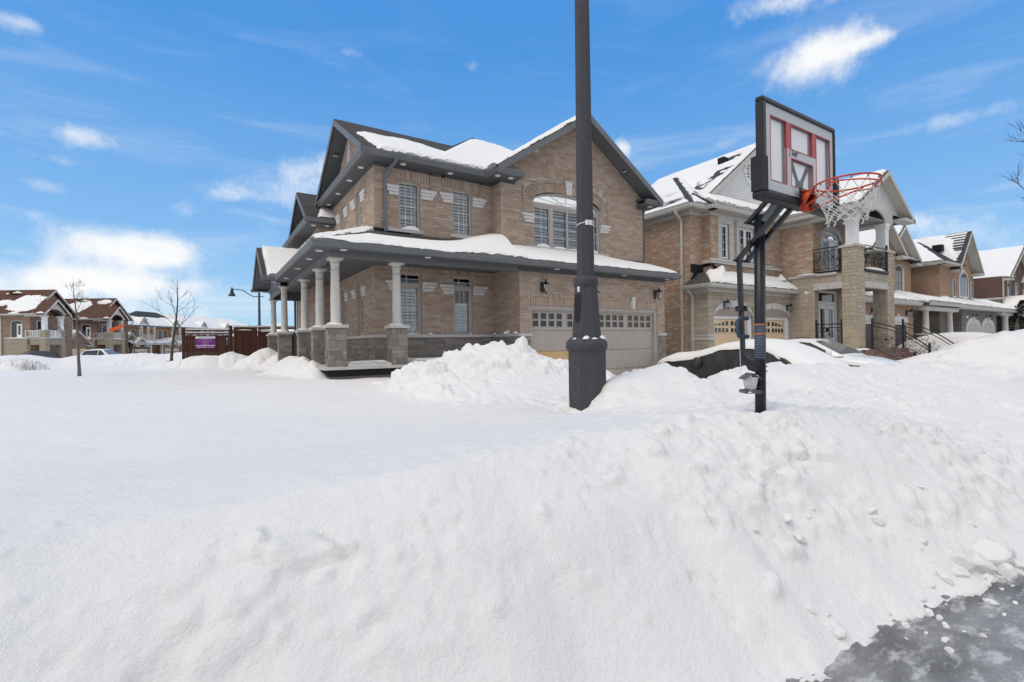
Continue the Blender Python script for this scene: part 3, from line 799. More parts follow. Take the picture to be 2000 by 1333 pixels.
def road_mat():
    m = Mat('icy_asphalt', (.05, .05, .05), .45, .25)
    n1 = m.noise(1.7, 6, .62, coord='Object', stretch=(1, 1.8, 1), dist=.15); n2 = m.noise(300, 2, .7); n3 = m.noise(26, 5, .7, stretch=(1, 2.0, 1)); n4 = m.noise(5, 6, .65, stretch=(1, 2.0, 1), dist=.1)
    wet = m.ramp(n2, [(.40, (.10, .10, .10)), (.60, (.155, .154, .152)), (.74, (.30, .30, .30))])
    ice = m.ramp(n3, [(.3, (.24, .242, .246)), (.7, (.36, .363, .368))])
    f = m.ramp(n1, [(.34, (0, 0, 0)), (.60, (1, 1, 1))]); c = m.mix(f, wet, ice)
    sn = m.ramp(n4, [(.50, (0, 0, 0)), (.62, (1, 1, 1))]); c = m.mix(m.math('MULTIPLY', sn, .6), c, (.68, .68, .68)); m.color(c)
    r = m.ramp(f, [(0, (.42, .42, .42)), (1, (.68, .68, .68))]); m.L(r, m.b.inputs['Roughness'])
    m.bump(m.math('ADD', m.math('MULTIPLY', n2, .6), m.math('MULTIPLY', n4, .7)), .6, .012); return m.m
def build_road():
    m = MB(); nx = 60
    m.quad((-1500, -700, 0), (1500, -700, 0), (1500, 2.4, 0), (-1500, 2.4, 0))
    o = m.build('road', road_mat(), None, kind='structure'); return o
build_ground(); build_road()
def snow_chunks():
    """broken lumps lying along the foot of the bank"""
    rng = random.Random(11)
    spots = [(4.50, .08, .085), (4.68, .02, .11), (4.88, .05, .12), (5.08, .06, .09), (4.38, .04, .05), (4.60, -.06, .045), (4.80, -.08, .06), (5.0, -.06, .05), (4.22, .03, .04), (4.46, -.07, .03), (4.08, .02, .03)]
    spots += [(rng.uniform(3.3, 5.3), -rng.uniform(.0, .38) ** 1.0, rng.uniform(.008, .026)) for _ in range(34)] + [(rng.uniform(2.9, 5.2), rng.uniform(.0, .5), rng.uniform(.012, .045)) for _ in range(22)]
    for i, (x, dy, r) in enumerate(spots):
        y = float(foot_y(np.array([x]))[0]) + dy
        m = MB(); z = max(0, float(ground_h(np.array([[x]]), np.array([[y]]))[0][0, 0]))
        m.ico((0, 0, 0), 1.0, i, 2 if r > .03 else 1, (1, 1, 1), 0)
        cuts = [(Vector((rng.gauss(0, 1), rng.gauss(0, 1), rng.gauss(0, 1))).normalized(), rng.uniform(.45, .85)) for _ in range(9)]
        v = []
        for q in m.v:
            q = Vector(q)
            for n, dd in cuts:
                e = q.dot(n)
                if e > dd: q = q - n * (e - dd)
            v.append((q.x * r * 1.25, q.y * r, q.z * r * .85))
        m.v = v
        o = m.build('snow_chunk', M['snow'], None, False); o.location = (x, y, z + r * .22); o.rotation_euler = (rng.uniform(-.5, .5), rng.uniform(-.5, .5), rng.uniform(0, 6)); BASE[o.name] = Vector(o.location)
        tag(o, 'loose broken lump of ploughed snow at the foot of the bank beside the icy road', 'snow lump', 'loose snow lumps along the road edge')
snow_chunks()
# ------------------------------------------------------------------ the corner house
def lantern(par, pl, u, z, s=1.0, name='wall_lantern', style=0):
    m = MB()
    m.fbox(pl, u - .05 * s, u + .05 * s, z - .14 * s, z + .14 * s, .02, .045)
    m.tube([pl.p(u, z + .02 * s, .03), pl.p(u, z + .10 * s, .10), pl.p(u, z + .13 * s, .17 * s), pl.p(u, z + .07 * s, .19 * s)], .012 * s, 6)
    c = pl.p(u, z, .19 * s)
    if style == 0:
        m.lathe(c, [(.012 * s, .20 * s), (.02 * s, .15 * s), (.085 * s, .07 * s), (.08 * s, .05 * s)], 8)
        m.lathe(c, [(.02 * s, -.17 * s), (.03 * s, -.14 * s), (.012 * s, -.2 * s)], 8)
        for k in range(6):
            a = 2 * PI * k / 6; x, y = math.cos(a), math.sin(a)
            m.tube([c + Vector((x * .075 * s, y * .075 * s, .05 * s)), c + Vector((x * .06 * s, y * .06 * s, -.06 * s)), c + Vector((x * .03 * s, y * .03 * s, -.14 * s))], .006 * s, 4)
        g = MB(); g.lathe(c, [(.07 * s, .05 * s), (.055 * s, -.06 * s), (.026 * s, -.14 * s)], 10)
    else:
        m.lathe(c, [(.02 * s, .17 * s), (.11 * s, .08 * s), (.10 * s, .06 * s)], 4, PI / 4)
        m.lathe(c, [(.07 * s, -.15 * s), (.08 * s, -.17 * s)], 4, PI / 4)
        for k in range(4):
            a = PI / 4 + PI / 2 * k; m.tube([c + Vector((math.cos(a) * .095 * s, math.sin(a) * .095 * s, .06 * s)), c + Vector((math.cos(a) * .07 * s, math.sin(a) * .07 * s, -.15 * s))], .009 * s, 4)
        g = MB(); g.lathe(c, [(.085 * s, .06 * s), (.062 * s, -.15 * s)], 4, PI / 4)
    o = m.build(name, M['black_iron'], par)
    g.build('lantern_glass', M['glass'], o)
    return o
def corbel(par, pl, ua, ub, zt, side):
    """three stepped stones beside a window; side = +1 stones shorten away from the window on the right"""
    w = ub - ua
    for i in range(3):
        sh = .05 * i
        a, b = (ua, ub - sh) if side > 0 else (ua + sh, ub)
        m = MB(); m.fbox(pl, a, b, zt - .085 * (i + 1) + .008, zt - .085 * i, -.01, .075 - .012 * i); m.build('corbel_stone', M['precast_light'], par)
def potlight(par, x, y, z, nrm=(0, 0, -1)):
    n = Vector(nrm); a = n.orthogonal().normalized(); b = n.cross(a); c = Vector((x, y, z))
    m = MB(); r0, r1 = .055, .075; k = 14
    ring = lambda r, h: [c + n * h + (a * math.cos(2 * PI * i / k) + b * math.sin(2 * PI * i / k)) * r for i in range(k)]
    v = ring(r1, .0) + ring(r1, .014) + ring(r0, .014) + ring(r0 * .8, .004)
    f = [(j * k + i, j * k + (i + 1) % k, (j + 1) * k + (i + 1) % k, (j + 1) * k + i) for j in range(3) for i in range(k)] + [tuple(3 * k + i for i in range(k))]
    m.add(v, f); return m.build('soffit_light', M['white'], par)
def column(par, x, y, ztop, zcap=2.145, zbase=1.25, snowseed=0, stones=True, dz=0):
    c = MB()
    h = ztop - zcap
    c.lathe((x, y, zcap), [(.135, 0), (.135, .03), (.112, .045), (.112, .06), (.098, .075), (.098, h * .35), (.086, h - .30), (.094, h - .295), (.094, h - .28), (.086, h - .275), (.084, h - .16), (.098, h - .155), (.098, h - .12), (.092, h - .115), (.10, h - .07), (.125, h - .045)], 24)
    c.box(x - .145, x + .145, y - .145, y + .145, ztop - .05, ztop)
    o = c.build('column', M['column_paint'], par)
    o.data.polygons.foreach_set('use_smooth', [len(p.vertices) == 4 and abs(p.normal.z) < .5 for p in o.data.polygons])
    p = MB(); s = .17; p.box(x - s, x + s, y - s, y + s, zbase, zcap - .066); p.build('pier', M['mortar_grey'], o)
    q = MB(); q.box(x - .225, x + .225, y - .225, y + .225, zcap - .068, zcap); q.build('pier_cap', M['precast'], o)
    it = lay(front(y - s), x - s - .012, x + s + .012, zbase, zcap - .068, .26, .10, .008, ashlar=True, depth=.018, rng=random.Random(int(y * 50)))
    it += lay(leftw(x - s), y - s, y + s, zbase, zcap - .068, .26, .10, .008, ashlar=True, depth=.018, rng=random.Random(int(y * 50) + 1))
    it += lay(rightw(x + s), y - s, y + s, zbase, zcap - .068, .26, .10, .008, ashlar=True, depth=.018, rng=random.Random(int(y * 50) + 2))
    blocks('stone', 'stonework', it, M['ledgestone'], o, 60)
    clump(o, (x - .02, y - .10, zcap), .19, .10, .06, snowseed, sharp=.5)
    clump(o, (x - .13, y, zcap), .085, .18, .055, snowseed + 1, sharp=.5)
    return o

def house_one():
    H = thing('brick_house', 'tan brick corner house with charcoal eaves, wrap-around porch and double garage', 'house', (3.575, 11.855, .3))
    XL, XG, XR = 3.575, 6.946, 12.565          # main left wall, garage left corner, right wall
    YG, YU, YM = 10.478, 11.35, 11.855         # garage front, upper gable front, main front
    ZF = 6.29                                   # under the eaves
    bricks = []; w = MB(); stones = []
    FG, FU, FM, LM, LG = front(YG), front(YU), front(YM), leftw(XL), leftw(XG)
    # --- garage front
    gh = (7.283, 12.233, .2, 2.715)
    wall(w, FG, XG, XR, .2, 3.70, [gh], .16)
    bricks += lay(FG, XG - .012, XR, 1.97, 3.60, holes=[(7.283, 12.233, 0, 3.02)], depth=.016)
    lintel = soldiers(FG, 7.283, 9.07 - .1, 2.715, 2.935) + soldiers(FG, 9.10, 11.02, 2.715, 2.935) + soldiers(FG, 11.15, 12.233, 2.715, 2.935)
    lintel += soldiers(FG, 7.283, 9.07 - .1, 2.935, 3.02, .10, depth=.034) + soldiers(FG, 9.10, 11.02, 2.935, 3.02, .10, depth=.034) + soldiers(FG, 11.15, 12.233, 2.935, 3.02, .10, depth=.034)
    bricks += lintel
    for kx in (8.95, 11.03):
        k = MB(); k.prism([FG.p(kx - .01, 2.70, -.01), FG.p(kx + .135, 2.70, -.01), FG.p(kx + .155, 2.96, -.01), FG.p(kx - .03, 2.96, -.01)], FG.N * .07)
        k.prism([FG.p(kx + .015, 2.70, .05), FG.p(kx + .11, 2.70, .05), FG.p(kx + .145, 3.07, .05), FG.p(kx - .02, 3.07, .05)], FG.N * .035)
        k.build('keystone', M['precast_light'], H)
    for a, b in ((XG - .012, 7.275), (12.24, XR + .012)):
        stones += lay(FG, a, b, .25, 1.87, .28, .11, .008, ashlar=True, depth=.03)
        c = MB(); c.fbox(FG, a - .02, b + (.01 if a < 8 else .02), 1.885, 1.965, -.01, .075); c.build('stone_cap', M['precast'], H)
    # --- garage left return and main front wall
    wall(w, LG, YG, YM, .2, 3.75)
    bricks += lay(LG, YG, YM, 1.97, 3.66)
    stones += lay(LG, YG, YM, .9, 1.87, .42, .085, .006, ashlar=True, depth=.026)
    w1, w2 = (4.19, 4.79, 1.975, 3.555), (5.69, 6.29, 1.96, 3.545)
    u1, u2 = (4.19, 4.775, 4.655, 5.905), (5.71, 6.295, 4.68, 5.925)
    wall(w, FM, XL, XG, .6, 6.33, [w1, w2, u1, u2])
    bricks += lay(FM, XL - .012, XG, 1.97, 3.70, holes=[w1, w2, (4.1, 4.88, 3.55, 3.71), (5.6, 6.38, 3.54, 3.71)])
    bricks += soldiers(FM, 4.1, 4.88, 3.565, 3.70) + soldiers(FM, 5.6, 6.38, 3.555, 3.70)
    hood = [(3.86, 5.10, 5.92, 6.30), (5.39, 6.62, 5.94, 6.30)]
    bricks += lay(FM, XL - .012, XG, 4.35, 6.20, holes=[u1, u2] + hood)
    for a, b, c, d in ((3.86, 5.10, 5.92, 6.19), (5.39, 6.62, 5.94, 6.19)):
        bricks += soldiers(FM, a + .08, b - .08, c, d - .01, n=.012)
        bricks += [(FM.p(u, c + .04 + .075 * i, .018), FM.U, FM.N, (.065, .066, .03)) for u in (a + .035, b - .035) for i in range(4)]
    for a, b, zt in ((3.87, 5.09, 5.73), (5.40, 6.61, 5.76)):     # side strips of headers dropping from the hood to the corbels
        bricks += [(FM.p(u, zt + .04 + .075 * i, .016), FM.U, FM.N, (.065, .066, .03)) for u in (a + .03, b - .03) for i in range(3)]
    for (ua, ub, ca, cb, zt) in ((3.82, 4.19, 4.79, 5.20, 3.33), (5.28, 5.69, 6.29, 6.74, 3.30), (3.83, 4.18, 4.785, 5.22, 5.745), (5.31, 5.70, 6.305, 6.74, 5.765)):
        corbel(H, FM, ua, ub, zt, -1); corbel(H, FM, ca, cb, zt, 1)
    stones += lay(FM, XL - .012, XG, .9, 1.87, .42, .085, .006, ashlar=True, depth=.026)
    cap = MB(); cap.fbox(FM, XL - .09, XG - .085, 1.885, 1.965, -.01, .085); cap.build('stone_cap', M['precast'], H)
    cap = MB(); cap.fbox(LG, YG - .068, YM, 1.887, 1.9635, -.01, .078); cap.build('stone_cap', M['precast'], H)
    for i, (x, y, s_) in enumerate(((5.0, YM - .05, .05), (6.2, YM - .05, .04), (6.90, 11.7, .05), (6.91, 11.0, .10), (6.90, 10.6, .06))): clump(H, (x, y, 1.965), s_ * 1.6, .04, s_, i)
    # --- left wall
    s1, s2 = (12.95, 13.55, 1.975, 3.42), (14.75, 15.35, 1.975, 3.42)
    v1, v2 = (12.95, 13.55, 4.66, 5.92), (14.75, 15.35, 4.66, 5.92)
    wall(w, LM, YM, 16.5, .6, 6.33, [s1, s2, v1, v2])
    bricks += lay(LM, YM, 16.5, 1.97, 3.70, holes=[s1, s2]) + lay(LM, YM, 16.5, 4.4, 6.20, holes=[v1, v2])
    stones += lay(LM, YM, 16.5, .9, 1.87, .42, .085, .006, ashlar=True, depth=.026)
    cap = MB(); cap.fbox(LM, YM - .083, 16.5, 1.888, 1.9625, -.01, .083); cap.build('stone_cap', M['precast'], H)
    for a, b, zt in ((12.95, 13.55, 3.25), (14.75, 15.35, 3.25), (12.95, 13.55, 5.76), (14.75, 15.35, 5.76)):
        corbel(H, LM, a - .42, a, zt, -1); corbel(H, LM, b, b + .42, zt, 1)
    # gable brick above the left eave, between the rakes
    zg = lambda y: 6.36 + .645 * (2.675 - abs(y - 14.125)) - .10
    w.poly([LM.p(11.6, 6.33), LM.p(16.65, 6.33), LM.p(14.125, 7.95)])
    bricks += lay(LM, 11.6, 16.65, 6.40, 7.85, edge=lambda z: (14.125 - max(0, (7.93 - z) / .645), 14.125 + max(0, (7.93 - z) / .645)))
    vt = MB(); vt.fbox(LM, 13.98, 14.03, 6.95, 7.5, .01, .045); vt.fbox(LM, 14.10, 14.15, 6.9, 7.58, .01, .045); vt.fbox(LM, 14.22, 14.27, 6.95, 7.5, .01, .045); vt.build('gable_stone', M['precast_light'], H)
    # --- upper gable section over the garage
    uw = (8.02, 10.63, 4.50, 6.02)
    GX = 9.775; zr = lambda z: max(0, (8.45 - z) / .68)
    hz = lambda z: (8.02, 10.63) if z < 5.82 else ((9.325 - max(.02, 1.305 * math.sqrt(max(0, 1 - ((z - 5.82) / .36) ** 2))), 9.325 + max(.02, 1.305 * math.sqrt(max(0, 1 - ((z - 5.82) / .36) ** 2)))))
    wall(w, FU, XG, XR, 4.2, 6.18, [(8.02, 10.63, 4.50, 6.18)])
    w.poly([FU.p(XG, 6.18), FU.p(XR, 6.18), FU.p(XR, 6.40), FU.p(XR - .05, 6.55), FU.p(GX, 8.45), FU.p(XG + .05, 6.55), FU.p(XG, 6.40)])
    arch_zone = [(7.66, 10.99, 5.78, 6.20), (7.72, 10.93, 6.20, 6.31), (7.9, 10.75, 6.31, 6.44), (8.2, 10.45, 6.44, 6.52)]
    bricks += lay(FU, XG - .012, XR, 4.30, 8.38, holes=[(8.02, 10.63, 4.50, 5.8)] + arch_zone, edge=lambda z: (max(XG - .012, GX - zr(z)), min(XR, GX + zr(z))))
    # radial arch bricks + header row
    for k in range(46):
        a = PI * (k + .5) / 46
        ca, sa = math.cos(a), math.sin(a)
        if abs(ca) < .055: continue
        e = Vector((ca / 1.305, sa / .36)).normalized()
        bx, bz = 9.325 - 1.305 * ca, 5.82 + .36 * sa
        d = Vector((-e.x, 0, e.y)) if False else FU.U * (-e.x) + Vector((0, 0, e.y))
        t = FU.N.cross(d)
        stepu = math.hypot(1.305 * sa, .36 * ca) * PI / 46 - .010
        cpt = FU.p(bx, bz, .012) + d * .145
        bricks.append((cpt, t, FU.N, (stepu, .25, .03)))
        bricks.append((FU.p(bx, bz, .016) + d * .325, t, FU.N, (stepu * 1.05, .085, .036)))
    for u in (7.70, 10.95): bricks += [(FU.p(u, 5.42 + .075 * i, .016), FU.U, FU.N, (.07, .066, .032)) for i in range(11)]
    ks = MB(); ks.prism([FU.p(9.23, 6.16, -.01), FU.p(9.42, 6.16, -.01), FU.p(9.46, 6.57, -.01), FU.p(9.19, 6.57, -.01)], FU.N * .085); ks.build('keystone', M['precast_light'], H)
    corbel(H, FU, 7.62, 8.03, 5.42, -1); corbel(H, FU, 10.62, 11.03, 5.42, 1)
    wall(w, leftw(XG), YU, YM, 4.2, 6.33); bricks += lay(leftw(XG), YU, YM, 4.35, 6.20)
    # --- rear extension wall and the remaining shell
    XB = 3.13
    wall(w, front(16.5), XB, XL, .6, 5.7); bricks += lay(front(16.5), XB - .012, XL, 1.97, 3.7) + lay(front(16.5), XB - .012, XL, 4.3, 5.62)
    LB = leftw(XB); wall(w, LB, 16.5, 21.0, .6, 5.7, [(18.6, 19.4, 1.4, 3.3), (17.3, 18.3, 4.6, 5.6)])
    bricks += lay(LB, 16.5, 21.0, 1.3, 3.7, holes=[(18.6, 19.4, 1.4, 3.3)]) + lay(LB, 16.5, 21, 4.4, 5.62, holes=[(17.3, 18.3, 4.6, 5.6)])
    w.poly([LB.p(16.3, 5.7), LB.p(19.3, 5.7), LB.p(17.8, 6.8)])
    bricks += lay(LB, 16.3, 19.3, 5.72, 6.7, edge=lambda z: (17.8 - max(0, (6.72 - z) / .68), 17.8 + max(0, (6.72 - z) / .68)))
    w.quad((XB, 21, .3), (XR, 21, .3), (XR, 21, 6.4), (XB, 21, 6.4)); w.quad((XR, YG, .3), (XR, 21, .3), (XR, 21, 6.4), (XR, YG, 3.7)); w.quad((XR, YU, 3.7), (XR, 21, 3.7), (XR, 21, 6.4), (XR, YU, 6.4))
    w.quad((XL, YM, 3.78), (XR, YM, 3.78), (XR, 21, 3.78), (XL, 21, 3.78)); w.quad((XL, YM, 6.34), (XR, YM, 6.34), (XR, 21, 6.34), (XL, 21, 6.34)); w.quad((XL, YM, 1.0), (XR, YM, 1.0), (XR, 21, 1.0), (XL, 21, 1.0))
    w.quad((XL, 15.9, 1.0), (XR, 15.9, 1.0), (XR, 15.9, 6.3), (XL, 15.9, 6.3)); w.quad((XG + .02, YM + .3, .3), (XR, YM + .3, .3), (XR, YM + .3, 3.7), (XG + .02, YM + .3, 3.7))
    w.build('wall', M['mortar_tan'], H)
    blocks('brick', 'brickwork', bricks, M['brick_tan'], H, 300)
    blocks('stone', 'stonework', stones, M['ledgestone'], H, 120)
    # --- windows
    window(H, FM, *w1, cols=3, rows=4, transom=.20, shutter='all'); window(H, FM, *w2, cols=3, rows=3, transom=.20, shutter='closedlow')
    window(H, FM, *u1, cols=3, rows=4, shutter='all', sash=False); window(H, FM, *u2, cols=3, rows=4, shutter='all', sash=False)
    for s in (s1, s2, v1, v2): window(H, LM, *s, cols=2, rows=4, shutter='all')
    window(H, LB, 18.6, 19.4, 1.4, 3.3, cols=2, rows=4, shutter=None); window(H, LB, 17.3, 18.3, 4.6, 5.6, cols=2, rows=3, shutter=None)
    # arched window: three lights under an elliptical fanlight
    o = window(H, FU, 8.02, 8.72, 4.50, 5.74, cols=2, rows=4, shutter='all', fw=.05)
    window(H, FU, 8.72, 9.93, 4.50, 5.74, cols=2, rows=4, shutter='all', fw=.05); window(H, FU, 9.93, 10.63, 4.50, 5.74, cols=2, rows=4, shutter='all', fw=.05)
    md = MB(); md.fbox(FU, 9.295, 9.355, 4.55, 5.70, -.14, -.045); md.build('mullion', M['taupe_trim'], H)
    fr = MB(); N_ = 30; inn = []; out = []
    for k in range(N_ + 1):
        a = PI * k / N_
        out.append((9.325 - 1.305 * math.cos(a), 5.82 + .36 * math.sin(a))); inn.append((9.325 - 1.245 * math.cos(a), 5.82 + .30 * math.sin(a)))
    for i in range(N_):
        q = [out[i], out[i + 1], inn[i + 1], inn[i]]
        fr.prism([FU.p(a, b, -.13) for a, b in q], FU.N * .08)
    fr.fbox(FU, 8.02, 10.63, 5.74, 5.82, -.13, -.048)
    fo = fr.build('window', M['taupe_trim'], H)
    g = MB(); g.poly([FU.p(a, b, -.10) for a, b in inn]); g.build('pane', M['glass'], fo); g = MB(); g.poly([FU.p(a, b, -.16) for a, b in inn]); g.build('dim_room_sheet', M['grey_light_trim'], fo)  # grey sheet behind the fanlight, its tone standing in for the dim room
    mu = MB()
    for k in (5, 10, 15, 20, 25): mu.tube([FU.p(9.325, 5.83, -.09), FU.p(inn[k][0], inn[k][1], -.09)], .008, 4)
    mu.tube([FU.p(9.325 - .45 * math.cos(PI * k / 12), 5.83 + .12 * math.sin(PI * k / 12), -.088) for k in range(13)], .008, 4)
    mu.build('muntin', M['shutter'], fo)
    mw = MB()                                   # brick infill between arch soffit and wall field
    # sills
    for pl, a, b, zt, t in ((FM, 3.88, 4.83, 4.655, .085), (FM, 5.62, 6.64, 4.68, .085), (FU, 7.72, 10.93, 4.50, .10), (LM, 12.8, 13.7, 4.66, .085), (LM, 14.6, 15.5, 4.66, .085)):
        s = MB(); s.fbox(pl, a, b, zt - t, zt, -.09, .075); s.build('sill', M['precast'], H)
    clump(H, (4.52, YM - .02, 4.655), .28, .06, .11, 3); clump(H, (4.50, YM - .03, 1.965), .2, .05, .05, 9)
    for i, (x, rx, h) in enumerate(((8.38, .30, .10), (9.0, .34, .07), (9.55, .3, .05), (10.25, .32, .11))): clump(H, (x, YU - .0, 4.5), rx, .06, h, 20 + i, sharp=1.5)
    # --- garage door: four sections, primed replacement panels at the lower left
    tr = MB(); tr.fbox(FG, 7.283, 12.233, 2.62, 2.715, -.10, -.035); tr.fbox(FG, 7.285, 7.342, .3, 2.62, -.18, -.036); tr.fbox(FG, 12.126, 12.2325, .3, 2.62, -.18, -.036); tr.fbox(FG, 7.34, 12.13, 2.575, 2.62, -.10, -.075)
    tr.build('door_trim', M['taupe_trim'], H)
    hs = (2.62 - .32) / 4
    for i in range(4):
        z0 = .32 + hs * i
        for sd in range(2):
            a, b = (7.34, 9.735) if sd == 0 else (9.735, 12.13)
            d = MB(); holes = []
            if i == 3:
                for gp in range(2):
                    ga = a + .06 + gp * 1.195
                    for cx in range(4):
                        for rz in range(2):
                            ua = ga + cx * .272 + .03; za = z0 + .105 + rz * .205
                            holes.append((ua, ua + .185, za, za + .155))
                wall(d, front(YG), a, b, z0 + .006, z0 + hs - .004, holes, 0)
                dm = MB()
                for v in d.v: pass
                d.v = [tuple(Vector(v) - FG.N * .13) for v in d.v]
                for ho in holes:
                    for q in ((ho[0] - .012, ho[0], ho[2] - .012, ho[3] + .012), (ho[1], ho[1] + .012, ho[2] - .012, ho[3] + .012), (ho[0], ho[1], ho[2] - .012, ho[2]), (ho[0], ho[1], ho[3], ho[3] + .012)):
                        d.fbox(FG, q[0], q[1], q[2], q[3], -.15, -.118)
            else:
                d.fbox(FG, a, b, z0 + .006, z0 + hs - .004, -.16, -.13)
                k = a + .05
                while k < b - .04:                # vertical V-groove boards
                    d.fbox(FG, k, min(k + .066, b - .02), z0 + .03, z0 + hs - .03, -.131, -.126); k += .07
            tan = sd == 0 and i <= 1
            po = d.build('garage_door', M['door_tan'] if tan else M['door_taupe'], H)
            if tan and i == 1: po['label'] = 'unpainted tan section of the garage door'
            for ho in holes:
                g = MB(); g.quad(FG.p(ho[0], ho[2], -.142), FG.p(ho[1], ho[2], -.142), FG.p(ho[1], ho[3], -.142), FG.p(ho[0], ho[3], -.142)); g.build('pane', M['dark_glass'], po)
    for u in (8.25, 10.95):
        hd = MB(); hd.fbox(FG, u - .05, u + .05, .92, 1.06, -.13, -.095); hd.build('door_handle', M['door_tan'] if u < 9 else M['door_taupe'], H)
    lantern(H, FG, 7.66, 3.20, 1.0); lantern(H, FG, 12.1, 3.20, 1.0)
    # --- main eaves
    sf = MB(); sf.box(3.24, 6.58, 11.45, YM - .002, 6.255, 6.275); sf.box(6.58, XG - .002, 10.95, YM - .002, 6.255, 6.275); sf.build('soffit', M['soffit_y'], H)
    sf = MB(); sf.box(XG, 7.43, 10.95, YU - .002, 6.255, 6.275); sf.box(12.25, 12.97, 10.95, YU - .002, 6.255, 6.275); sf.box(12.6, 12.97, YU, 21, 6.255, 6.275); sf.build('soffit', M['soffit_y'], H)
    sf = MB(); sf.box(3.24, XL - .002, YM, 16.8, 6.255, 6.275); sf.build('soffit', M['soffit_x'], H)
    fz = MB(); fz.fbox(FM, XL - .032, XG - .03, 6.172, 6.2535, .0, .033); fz.fbox(LM, YM - .03, 16.5, 6.17, 6.255, .0, .035); fz.fbox(leftw(XG), YU - .03, YM - .03, 6.171, 6.2545, 0, .034); fz.fbox(FU, XG - .032, 7.40, 6.1725, 6.253, 0, .0325); fz.fbox(FU, 12.25, XR, 6.17, 6.255, 0, .035)
    fz.build('frieze', M['grey_metal'], H)
    g = MB(); gutter(g, (3.14, 11.45, 6.39), (6.58, 11.45, 6.39), (0, -1, 0)); gutter(g, (6.58, 11.45, 6.39), (6.58, 10.85, 6.39), (-1, 0, 0)); gutter(g, (6.50, 10.95, 6.39), (7.43, 10.95, 6.39), (0, -1, 0)); gutter(g, (12.25, 10.95, 6.39), (13.05, 10.95, 6.39), (0, -1, 0)); gutter(g, (3.24, 16.8, 6.39), (3.24, 11.37, 6.39), (-1, 0, 0)); gutter(g, (12.97, 10.87, 6.39), (12.97, 21, 6.39), (1, 0, 0))
    g.build('gutter', M['grey_light_trim'], H)
    # small pent roofs over the cornice returns
    pr_ = MB()
    for a, b in ((6.58, 7.43), (12.25, 12.97)): pr_.prism([(a, 10.95, 6.39), (a, YU, 6.39), (a, YU, 6.47), (a, 10.95, 6.40)], (b - a, 0, 0))
    pr_.prism([(3.24, 11.5, 6.39), (XL, 11.5, 6.39), (XL, 11.5, 6.46), (3.24, 11.5, 6.40)], (0, 5.2, 0))
    pr_.build('cornice_return', M['grey_metal'], H)
    clump(H, (6.78, 11.05, 6.40), .16, .06, .03, 1); clump(H, (7.2, 11.05, 6.40), .2, .05, .03, 2); clump(H, (12.75, 11.0, 6.40), .12, .05, .03, 3); clump(H, (3.36, 12.0, 6.42), .05, .35, .04, 4); clump(H, (3.36, 13.5, 6.41), .04, .5, .025, 5)
    # --- roofs
    roofs = [[(3.14, 11.34, 6.375), (9.9, 11.34, 6.375), (9.9, 14.125, 8.13), (3.14, 14.125, 8.13)],
             [(9.9, 16.91, 6.375), (3.14, 16.91, 6.375), (3.14, 14.125, 8.128), (9.9, 14.125, 8.128)],
             [(6.50, 17.6, 6.40), (6.50, 10.84, 6.40), (GX, 10.84, 8.60), (GX, 17.6, 8.60)],
             [(13.05, 10.84, 6.40), (13.05, 17.6, 6.40), (GX, 17.6, 8.598), (GX, 10.84, 8.598)],
             [(4.6, 11.40, 6.36), (10.9, 11.40, 6.36), (7.95, 14.75, 8.87), (7.9, 14.75, 8.87)], [(4.6, 18.2, 6.36), (4.6, 11.40, 6.36), (7.9, 14.75, 8.87)], [(10.9, 11.40, 6.36), (10.9, 18.2, 6.36), (7.95, 14.75, 8.87)], [(10.9, 18.2, 6.36), (4.6, 18.2, 6.36), (7.9, 14.75, 8.87)],
             [(6.5, 21.3, 6.40), (13.05, 21.3, 6.40), (13.05, 17, 8.0), (6.5, 17, 8.0)]]
    R = roof_uv('roof', roofs, M['shingle_dark'], H)
    # rake boards and sloping soffits
    rk = MB()
    def rake(a, b, out, w=.17, t=.03):
        a, b, o = Vector(a), Vector(b), Vector(out); rk.prism([a, b, b - Vector((0, 0, w)), a - Vector((0, 0, w))], o * t)
    rake((3.14, 11.36, 6.42), (3.14, 14.125, 8.10), (-1, 0, 0)); rake((3.14, 16.9, 6.42), (3.14, 14.125, 8.10), (-1, 0, 0))
    rake((6.56, 10.84, 6.42), (GX, 10.84, 8.565), (0, -1, 0), .2); rake((12.99, 10.84, 6.42), (GX, 10.84, 8.565), (0, -1, 0), .2)
    rk.build('rake_board', M['grey_light_trim'], H)
    rs = MB()
    for ya in (11.40, 16.85): rs.prism([(3.17, ya, 6.33), (3.17, 14.125, 7.99), (XL, 14.125, 7.99), (XL, ya, 6.33)], (0, 0, -.02))
    rs.build('soffit', M['soffit_x'], H)
    rs = MB()
    for xa in (6.62, 12.93): rs.prism([(xa, 10.87, 6.33), (GX, 10.87, 8.44), (GX, YU, 8.44), (xa, YU, 6.33)], (0, 0, -.02))
    rs.build('soffit', M['soffit_y'], H)
    # potlights in the soffits
    for x, y in ((4.25, 11.64), (5.55, 11.64), (6.73, 11.15), (7.15, 11.14), (12.72, 11.14), (3.40, 12.4), (3.40, 13.55), (3.40, 14.9), (3.40, 16.2)): potlight(H, x, y, 6.256)
    potlight(H, 3.36, 14.95, 7.40, (0, .54, -.84)); potlight(H, 3.36, 16.3, 6.56, (0, .54, -.84)); potlight(H, 11.5, 11.1, 7.22, (.56, 0, -.83)); potlight(H, 8.0, 11.1, 7.18, (-.56, 0, -.83))
    # --- rear left gable
    roofs2 = [[(2.70, 16.0, 5.72), (5.2, 16.0, 5.72), (5.2, 17.8, 6.98), (2.70, 17.8, 6.98)], [(5.2, 19.85, 5.66), (2.70, 19.85, 5.66), (2.70, 17.8, 6.978), (5.2, 17.8, 6.978)]]
    roof_uv('roof', roofs2, M['shingle_dark'], H)
